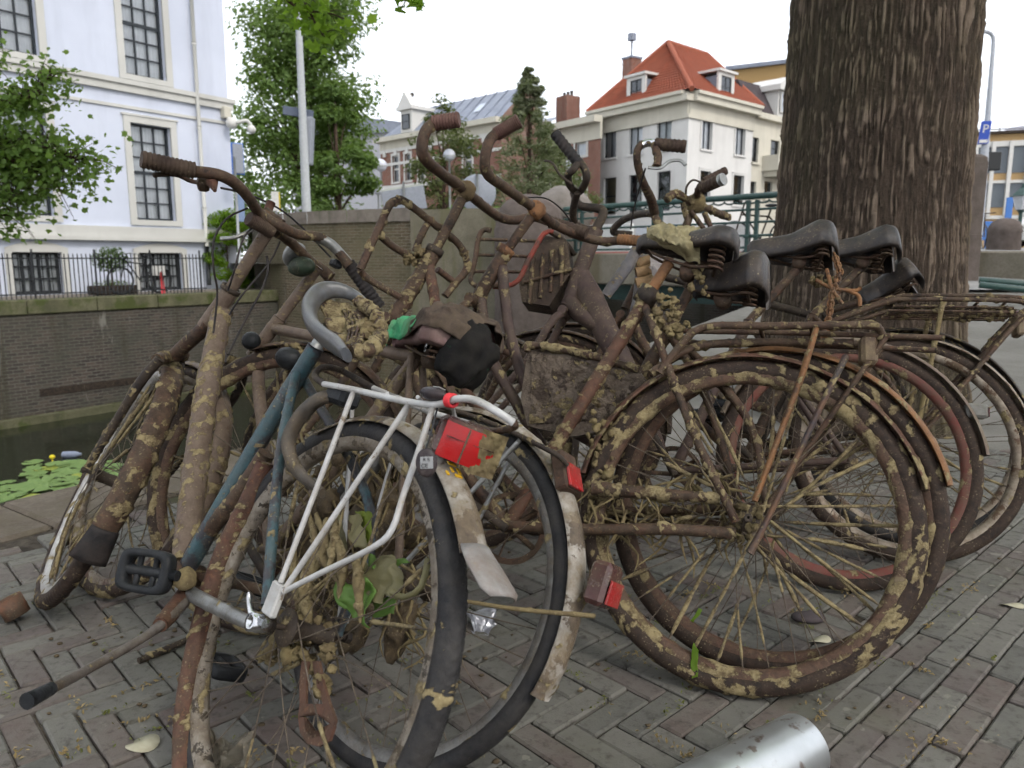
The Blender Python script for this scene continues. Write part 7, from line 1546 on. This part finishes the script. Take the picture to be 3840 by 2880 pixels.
# ---- two more at the back, with wire racks
def far_bike(label, X, Y, phi, lean, R, nose, back, seed, rackpx, sm, bar, fm, tm):
    b = Bike(label, X, Y, phi, lean, R, 1.12); px = b.px; hub = np.array([0, 0, b.R]); fh = np.array([b.wb, 0, b.R])
    bb, lug, h0, h1 = stdframe(b, fm, .25, "curved" if seed == 61 else "diamond", .016)
    fork(b, fm, hub=fh); wheel(b, "front_wheel", fh, R, .02, TYREB, RIMB, mud=.3, smud=.3, seed=seed)
    wheel(b, "rear_wheel", hub, R, .021, tm, RIMS, mud=.25, smud=.4, tmud=.12, seed=seed + 1)
    fender(b, "rear_fender", hub, R + .016, 20, 165, .029, sm, mud=.28, mr=.003, seed=seed + 2)
    fender(b, "front_fender", fh, R + .014, 60, 185, .028, RUST, mud=.3, seed=seed + 3)
    b.tube("seat_post", [lug, px(*[(nose[i] * .35 + back[i] * .65) for i in (0, 1)]) - [0, 0, .07]], .013, RUST, mud=.3)
    saddle(b, px(*nose), px(*back), .21, VINYL, up=(0, -.1, 1), drop=.092, mud=.0, bump=.022, seed=seed)
    rk = empty("rear_rack", parent=b.root); z = rackpx
    for y in (.06, -.06): b.part(MB().tube([lug + [0, y, -.06], [.06, y, z + .02], [-.02, y, z + .03], [-.28, y, z + .03], [-.345, y * .8, z + .02], [-.36, y * .5, z], [-.3, y * .5, z - .05], [0, y * 1.2, R]], .0075, 10, mud=.35, mr=.004, seed=seed), "rail", RUST, rk)
    for y in (-.04, -.02, 0, .02, .04): b.part(MB().tube([[.05, y, z], [-.31, y, z]], .004, 8, mud=.5, mr=.004), "rail", RUST, rk)
    for x in (-.28, -.2, -.1, 0): b.part(MB().tube([[x, -.06, z + .01], [x, .06, z + .01]], .0045, 8, mud=.3), "cross_bar", RUST, rk)
    for y in (.065, -.065): b.part(MB().tube([[-.1, y, z + .02], [-.07, y * 1.1, z - .12], [0, y * 1.2, R]], .007, 8, mud=.4), "stay", MUDM if seed == 61 else RUST, rk)
    b.part(MB().bbox((-.012, -.025, -.035), (.012, .025, .03), .006, mat4([-.33, 0, z - .03], *np.eye(3))), "rear_reflector", grime("mud_block_b", (.10, .07, .05), (.18, .14, .09)) if seed == 61 else REDD)
    b.tube("stem", [h1, b.st(1.04), bar[0] if bar is None else px(*bar[0])], .014, RUST, mud=.4)
    crank(b, bb, 40, DARK, 1); chainring(b, bb)
    return b
Fb = far_bike("bicycle with muddy wire rear rack, its grey saddle overlapping the tree trunk", 1.179, 2.162, 12.1, 22.6, .345, (3070, 905, 0), (3360, 895, 0), 61, .775, RIMS, [(2450, 800, 0)], RUST, TYREB)
Gb = far_bike("rearmost bicycle by the tree with dark tyres and tilted saddle shell", 1.262, 2.31, 13.1, 22.7, .35, (3200, 1090, 0), (3400, 1000, 0), 71, .78, DARK, [(2605, 770, 0)], DARK, TYRE)
def far_bars():
    b = Fb; px = b.px
    bar = b.tube("handlebar", [px(2455, 800, 0), px(2440, 745, .08), px(2410, 680, .18), px(2390, 610, .24), px(2392, 560, .26), px(2420, 537, .26), px(2470, 535, .26)], [.017, .016, .0135, .0125, .0125, .0125, .0125], RUST, mud=.25)
    b.tube("handlebar_half", [px(2455, 800, 0), px(2390, 805, -.1), px(2330, 830, -.2), px(2300, 870, -.25), px(2370, 880, -.25)], .0135, DARK, parent=bar, mud=.2)
    b.tube("bar_end", [px(2405, 545, .26), px(2425, 536, .26), px(2455, 535, .26)], .0132, CHROME, parent=bar)
    grip(b, px(2455, 540, .26), px(2572, 550, .26), bar, .020, GRIPB, 7)
    b.tube("lever_mount", [px(2455, 545, .26), px(2468, 590, .27), px(2462, 625, .28)], .0125, RUST, parent=bar, mud=.4)
    lever(b, [px(2430, 628, .28), px(2475, 630, .28), px(2510, 605, .28), px(2550, 602, .28), px(2572, 620, .28)], bar, ALU, .006)
    cable(b, [px(2420, 632, .28), px(2400, 700, .2), px(2375, 790, .1), px(2365, 860, .05)], bar, .003)
    b = Gb; px = b.px
    bar = b.tube("handlebar", [px(2500, 750, .12), px(2530, 728, .1), px(2570, 745, .05), px(2610, 770, 0), px(2660, 785, -.08), px(2730, 815, -.2)], .0135, RUST, mud=.6, mr=.004)
    b.part(MB().ball(px(2612, 765), .035, 14, 10, rough=.5, rs=50), "bar_clamp", MUDM, bar)
    b.tube("bar_arm", [px(2610, 740, .02), px(2625, 700, .1), px(2640, 690, .15)], .013, RUST, parent=bar, mud=.4)
    grip(b, px(2635, 705, .16), px(2710, 672, .24), bar, .020, GRIPB, 6); grip(b, px(2640, 680, -.1), px(2722, 640, -.12), bar, .016, GRIPB, 6)
    b.tube("grip_cap", [px(2700, 677, .235), px(2714, 671, .245)], .021, ALU, parent=bar)
    for L in ([px(2590, 790, .02), px(2640, 860, 0)], [px(2640, 800, .0), px(2670, 860, 0)], [px(2560, 760, .05), px(2575, 820, .03), px(2580, 870, .02)]): b.tube("bar_brace", L, .009, RUST, parent=bar, mud=.5)
    lever(b, [px(2640, 690, .15), px(2600, 675, .16), px(2575, 700, .16), px(2572, 730, .15)], bar)
far_bars()
Fb.tube("stray_fork_blade", [Fb.px(2400, 915, .1), Fb.px(2350, 1000, .1), Fb.px(2270, 1110, .1)], [.019, .022, .018], grime("blue_grey_paint", (.085, .085, .10), (.14, .135, .14), rough=.5, dust=.4, patch=((.03, .03, .075), 26, .62)), flat=.8, mud=.2)
Fb.tube("stray_fork_blade", [Fb.px(2400, 930, .06), Fb.px(2395, 1080, .06), Fb.px(2360, 1240, .06)], [.017, .02, .016], MATS["blue_grey_paint"], flat=.8, mud=.3)

# ---- weed and silt clutter, the first clump added to darken the pile's middle
def weeds():
    b = B; px = b.px; rs = np.random.default_rng(77); root = empty("weed_clutter", b.M, label="dark tangle of silt and dead waterweed added to darken the gap between the two nearest wheels", category="weeds")
    W1 = grime("darkening_weed", (.022, .017, .012), (.085, .062, .034), s1=40, dust=.4, bump=.006); mb = MB()
    for i in range(34):
        u, v = rs.uniform(1130, 1560), rs.uniform(1640, 2420); p = px(u, v, rs.uniform(-.03, .06)); mb.ball(p, rs.uniform(.012, .034), 14, 10, squash=(rs.uniform(.6, 1.1), .8, rs.uniform(.8, 1.8))); V = mb.v[-1]; mb.v[-1] = p + (V - p) * (.3 + 1.4 * fbm(V, 48, i))[:, None]
    mb.build("darkening_silt", W1, root, kind="stuff")
    st = MB()
    for i in range(150):
        u, v = rs.uniform(1080, 1620), rs.uniform(1560, 2350); L = rs.uniform(60, 260); y = rs.uniform(-.04, .08); w = rs.normal(0, 45, 3)
        st.tube([px(u, v, y), px(u + w[0], v + L * .35, y + rs.normal(0, .01)), px(u + w[0] + w[1], v + L * .7, y), px(u + w[0] + w[1] + w[2], v + L, y + rs.normal(0, .01))], [.0035, .0028, .0022, .001], 5, step=.03)
    st.build("weed_strands", MUDM, root, kind="stuff")
    b = C; px = b.px; root = empty("weed_clutter", b.M, label="dead weed strands draped over the chain stay of the mud-caked roadster", category="weeds"); st = MB()
    for i in range(90):
        u, v = rs.uniform(2180, 2780), rs.uniform(1760, 2020); L = rs.uniform(30, 170); y = rs.uniform(-.02, .06); w = rs.normal(0, 40, 2)
        st.tube([px(u, v, y), px(u + w[0], v + L * .5, y), px(u + w[0] + w[1], v + L, y)], [.0035, .003, .001], 5, step=.03)
    st.build("weed_strands", MUDM, root, kind="stuff")
weeds()
# ------------------------------------------------------------------ small things on and around the bicycles
def leaf_sheet(P, n=16, crump=.02, seed=0, s=20):
    """crumpled sheet over four corner points"""
    a, b, c, d = [np.asarray(x, float) for x in P]; V = []
    for i in range(n):
        for j in range(n):
            u, v = i / (n - 1), j / (n - 1); V.append((a * (1 - u) + b * u) * (1 - v) + (d * (1 - u) + c * u) * v)
    V = np.array(V); V = V + (np.stack([fbm(V, s, seed + k) for k in range(3)], 1) - .5) * crump * 2; return V
def small():
    # steel pipe in the foreground
    r = .056; e = GP(3010, 2800, r); f0 = GP(2480, 3080, r); d = e - f0; d /= np.linalg.norm(d); L = .62; ex, ey, ez = axes_along(d); M = mat4(e - d * L, ex, ey, ez); M[2, 3] = r + .001
    t = NT("brushed_steel"); n = t.noise(5, 6, .6, stretch=(1, 1, .06)); n2 = t.noise(14, 5, .65); st = t.noise(26, 4, .6, stretch=(1, 1, .03))
    c = t.mix(t.ramp(n, [(.35, 0.), (.65, 1.)]), (.42, .44, .45), (.60, .62, .63)); c = t.mix(t.ramp(st, [(.60, 0.), (.66, .75)]), c, (.16, .10, .07)); c = t.mix(t.ramp(n2, [(.6, 0.), (.75, .5)]), c, (.22, .20, .18))
    sm = t.fin(c, t.ramp(n2, [(.3, .26), (.7, .5)]), .85, t.bump(n2, .0015, .3))
    a = np.arange(64) / 64 * 2 * np.pi; prof = []
    mb = MB(); V = []
    for z, rr in ((0, r), (L * .5, r), (L - .002, r), (L, r - .001), (L, r - .006), (L - .03, r - .007)): V += [[rr * math.cos(x), rr * math.sin(x), z] for x in a]
    mb.grid(np.array(V), 6, 64, False, True, True).xf(M); tag(mb.build("steel_pipe", sm), "short shiny steel pipe with rust streaks lying on the pavers", "pipe")
    # rusty can
    g = GP(70, 2325); o = empty("rusty_can", mat4(g + [0, 0, .012], [.9, .1, .42], [-.1, .99, 0], [-.42, 0, .9]), label="open rusty can standing on the pavers at the left edge", category="can")
    MB().lathe([0, 0, 0], [(.0, .0), (.030, .0), (.0315, .052), (.030, .052), (.0285, .004), (.0, .004)], 26, axis='z', closedp=False, mud=.2, mr=.002).build("body", grime("can_rust", (.13, .06, .035), (.05, .038, .032), s1=16, dust=.4), o)
    MB().box((-.085, -.012, .026), (-.03, .012, .029)).build("torn_lid", RUSTO, o)
    # rod
    a, b = GP(520, 2478, .008), GP(700, 2400, .008); tag(MB().tube([a, (a + b) / 2, b + (b - a) * .2], .0075, 8, mud=.3).build("iron_rod", DARK), "short dark iron rod lying beside the kick stand", "rod")
    # stick
    P = [A.M[:3, :3] @ A.px(1750, 2255, -.1) + A.o, A.M[:3, :3] @ A.px(1950, 2285, -.16) + A.o, B.M[:3, :3] @ B.px(2230, 2310, .03) + B.o]; tag(MB().tube(P, [.003, .0035, .004], 7, mud=.2).build("stick", MUDM), "thin brown stick caught between the two white fenders", "stick")
    # key fobs
    wA = lambda u, v, y: A.M[:3, :3] @ A.px(u, v, y) + A.o
    up = A.u; q = wA(1625, 1478, .068); ex = wA(1690, 1490, .068) - wA(1570, 1472, .068); ex /= np.linalg.norm(ex); ez = up - ex * (up @ ex); ez /= np.linalg.norm(ez); M = mat4(q, ex, np.cross(ez, ex), ez)
    BK = grime("fob_plastic", (.018, .015, .02), (.035, .03, .036), rough=.3, dust=.25, specks=False)
    o = MB().ball((0, 0, 0), .028, 20, 12, (1, .5, .36)).xf(M).build("key_fob", BK, None, label="glossy dark fob resting on top of the white rack", category="key fob"); MB().box((.002, -.006, .0095), (.016, .006, .0102), M).build("fob_label", WFRAME, o)
    cd = MB(); c = wA(1692, 1502, .065)
    for k in range(4):
        a = np.linspace(0, 2 * np.pi, 14); cd.tube(np.array([c + ex * (.003 * k - .005) + ez * .0085 * math.sin(x) + np.cross(ez, ex) * .0085 * math.cos(x) for x in a]), .0022, 6, curve=False, step=9)
    tag(cd.build("cord_knot", REDC), "red cord wound round the white rack rail", "cord")
    q = wA(1600, 1735, .085); n = EYE - q; n /= np.linalg.norm(n); ez = np.array([0, 0, 1.]) - n * n[2]; ez /= np.linalg.norm(ez); ex = np.cross(ez, n) * -1; ex = np.cross(n * -1, ez); M = mat4(q, ex, -n, ez)
    o = empty("key_tag", M, label="black plastic key tag with pale label hanging from the rack stay", category="key tag"); MB().ball((0, 0, 0), .017, 22, 14, (.85, .25, 1.15)).build("body", BK, o); MB().bbox((-.0085, -.0052, -.008), (.0085, -.0035, .008), .001).build("label", plain("tag_label", (.24, .245, .25), .5), o)
    text("lettering", "CE", mat4([-.003, -.0056, -.004], [1, 0, 0], [0, 0, 1], [0, -1, 0]), .0075, o, BLACKP); text("lettering", "R R", mat4([.0, -.0056, .004], [1, 0, 0], [0, 0, 1], [0, -1, 0]), .006, o, BLACKP)
    iv = np.linalg.inv(M); hk = lambda p: (iv @ np.array([*p, 1]))[:3]; MB().tube([(0, 0, .019), (.001, 0, .024), hk(wA(1612, 1640, .075)), hk(wA(1640, 1530, .07))], .0013, 6).build("strap", BLACKP, o)
    # weeds and leaves caught in the wheels
    GRL = m_leaf("weed_green", (.10, .20, .035), (.17, .28, .06), .25); BRL = m_leaf("weed_brown", (.14, .13, .06), (.20, .17, .08), .2); OLV = m_leaf("weed_olive", (.14, .19, .02), (.20, .24, .03), .3)
    o = empty("water_weed", loc=(0, 0, 0), label="crumpled green and olive water-plant leaves caught in the spokes", category="leaves")
    for k, (P, m, cr) in enumerate(([[(1265, 2190), (1400, 2170), (1390, 2330), (1290, 2290)], GRL, .03], [[(1330, 2100), (1470, 2110), (1500, 2250), (1380, 2260)], BRL, .03], [[(1385, 2090), (1530, 2125), (1460, 2165), (1390, 2150)], GRL, .018], [[(1390, 2240), (1500, 2230), (1480, 2300), (1400, 2285)], GRL, .026], [[(1300, 1925), (1340, 1930), (1375, 2050), (1330, 2060)], BRL, .016], [[(1325, 1915), (1400, 1935), (1400, 2030), (1370, 2040)], OLV, .012], [[(1250, 1930), (1290, 1925), (1300, 2090), (1250, 2080)], BRL, .016])):
        V = leaf_sheet([wA(u, v, -.015 - .012 * k % .04) for u, v in P], 18, cr, k * 5, 26); x = MB().grid(V, 18, 18).build("leaf", m, o); x.modifiers.new("t", 'SOLIDIFY').thickness = .0008
    MB().tube([wA(1470, 2220, -.02), wA(1520, 2240, -.01), wA(1580, 2200, .0), wA(1605, 2100, -.01)], .005, 8).build("stem", BRL, o)
    wC = lambda u, v, y=0.: C.M[:3, :3] @ C.px(u, v, y) + C.o
    for lab, P in (("bright green leaf strip hanging low in the muddy wheel", [(2600, 2405), (2622, 2440), (2615, 2540), (2588, 2545)]), ("small bright green leaf stuck on a muddy spoke", [(2620, 2275), (2630, 2285), (2605, 2330), (2592, 2325)])):
        V = leaf_sheet([wC(u, v, .02) for u, v in P], 10, .008, 3, 40); x = MB().grid(V, 10, 10).build("leaf", LEAF_B, None, label=lab, category="leaf"); x.modifiers.new("t", 'SOLIDIFY').thickness = .0006
    # crumpled plastic at the bottom edge
    V = leaf_sheet([GP(670, 2790, .07), GP(930, 2780, .08), GP(950, 2900, .03), GP(690, 2960, .02)], 34, .045, 12, 24); x = MB().grid(V, 34, 34, smooth=False).build("plastic_scrap", grime("wet_plastic", (.045, .043, .036), (.11, .105, .085), s1=14, rough=.35, dust=.5), None, label="crumpled grey-brown plastic scrap under the front spokes at the bottom edge", category="scrap"); x.modifiers.new("t", 'SOLIDIFY').thickness = .001
    # paper and wood by the muddy saddle
    wF = lambda u, v, y=0.: Fb.M[:3, :3] @ Fb.px(u, v, y) + Fb.o
    V = leaf_sheet([wF(2470, 925, .12), wF(2500, 950, .12), wF(2480, 1060, .1), wF(2430, 1010, .12)], 14, .03, 6, 22); x = MB().grid(V, 14, 14, smooth=False).build("paper_scrap", plain("grey_paper", (.30, .27, .26), .8, 0, (.22, .20, .19), 12), None, label="crumpled pale paper scrap below the muddy saddle", category="scrap"); x.modifiers.new("t", 'SOLIDIFY').thickness = .001
    for k, (v, h) in enumerate(((965, 0), (1000, .0), (1040, .0))): tag(MB().tube([wF(2385, v + 25, .08), wF(2480, v, .06)], [.020, .017], 8, flat=.6, mud=.2).build("wood_piece", grime("old_wood", (.14, .085, .04), (.24, .15, .075), dust=.4)), ("topmost brown wood piece wedged under the muddy saddle", "middle brown wood piece wedged under the muddy saddle", "lowest brown wood piece wedged under the muddy saddle")[k], "wood", "wood pieces under the muddy saddle")
    # pale fallen leaves on the pavers
    PL = plain("pale_leaf", (.38, .36, .27), .8, 0, (.30, .28, .20), 40)
    for k, (u, v, l, w, a) in enumerate(((3075, 2400, .030, .014, .3), (3795, 2270, .030, .012, -.2), (535, 2790, .030, .026, .2), (2835, 2180 + 420, .010, .010, 0))):
        p = GP(u, v, .004); n = 18; t_ = np.arange(n) / n * 2 * np.pi; V = [[l * math.cos(x) * math.cos(a) - w * math.sin(x) * math.sin(a) + p[0], l * math.cos(x) * math.sin(a) + w * math.sin(x) * math.cos(a) + p[1], .005 + .004 * math.sin(x * 2)] for x in t_] + [[p[0], p[1], .0075]]
        x = MB().add(V, None, [[i, (i + 1) % n, n] for i in range(n)], True).build("fallen_leaf", PL, None, label=("pale oval leaf on the pavers seen through the muddy wheel", "pale oval leaf lying alone at the right edge", "wide pale leaf flat on the pavers by the bottom left", "tiny pale chip on the pavers under the muddy wheel")[k], category="leaf", group="pale fallen leaves"); x.modifiers.new("t", 'SOLIDIFY').thickness = .001
    # a loose stone and a foil lump on the ground
    tag(MB().ball(GP(3030, 2315, .012), .035, 16, 10, (1.2, .7, .35), rough=.35, rs=25).build("loose_stone", SLATE), "dark flat stone lying inside the muddy wheel's circle", "stone")
    V = leaf_sheet([GP(1755, 2290, .03), GP(1860, 2290, .035), GP(1850, 2360, .01), GP(1760, 2365, .01)], 18, .03, 4, 40); x = MB().grid(V, 18, 18, smooth=False).build("foil_lump", plain("dull_foil", (.32, .33, .36), .35, .6, (.2, .2, .22), 30), None, label="dull grey foil lump on the ground between the two wheels", category="foil"); x.modifiers.new("t", 'SOLIDIFY').thickness = .001
    # litter: dry flakes and moss in the joints
    rs = np.random.default_rng(12); mats = [m_leaf("litter_tan", (.22, .16, .07), (.30, .22, .10), .1), m_leaf("litter_moss", (.10, .115, .025), (.17, .17, .04), .1)]
    for k, m in enumerate(mats):
        Cc = []; clus = [GP(rs.uniform(0, 3840), rs.uniform(2150, 2880)) for _ in range(45 if k == 0 else 60)]
        for c in clus:
            n = rs.integers(4, 22); sp = rs.uniform(.004, .022); dr = rs.choice([R_(43), R_(133)]); q = rs.normal(0, 1, (n, 2)) * [sp * 1.8, sp * .5]
            for a, b in q: Cc.append([c[0] + a * math.cos(dr) - b * math.sin(dr), c[1] + a * math.sin(dr) + b * math.cos(dr), .0035 + rs.uniform(0, .005)])
        Cc = np.array(Cc); Cc = Cc[((Cc[:, :2] - P0[:2]) @ CP_[:2]) > .05]; V, Q, T = leaves(Cc, rs.normal(0, .7, (len(Cc), 3)) + [0, 0, 1.0], .011 if k == 0 else .009, rs, asp=.45); tag(MB().add(V, Q, T).build("leaf_litter" if k == 0 else "moss", m), ("dry tan leaf crumbs strewn over the pavers" if k == 0 else "green-yellow moss tufts in the paver joints"), "litter" if k == 0 else "moss", kind="stuff")
def crumbs():  # mud crumbs added to darken the ground below the pile
    rs = np.random.default_rng(31); mb = MB()
    for b in (A, B, C, D, E_, Fb):
        for k in range(60 if b in (A, B, C) else 20):
            t = rs.uniform(-.3, 1.4); p = b.o + b.f * t + np.array([b.l[0], b.l[1], 0]) * rs.normal(-.12, .12); p = np.array([p[0], p[1], .003])
            if ((p[:2] - P0[:2]) @ CP_[:2]) < .05: continue
            r = rs.uniform(.0015, .0055) * (2.2 if rs.random() < .06 else 1); mb.ball(p, r, 7, 5, squash=(1.3, 1, .55)); V = mb.v[-1]; mb.v[-1] = p + (V - p) * (.4 + 1.2 * vn(V, 120, k))[:, None]
    tag(mb.build("darkening_crumbs", grime("darkening_mud", (.045, .034, .022), (.10, .078, .046), rough=.95, specks=False)), "crumbs of dried mud added to darken the pavers under the bicycles", "mud", kind="stuff")
small()
crumbs()
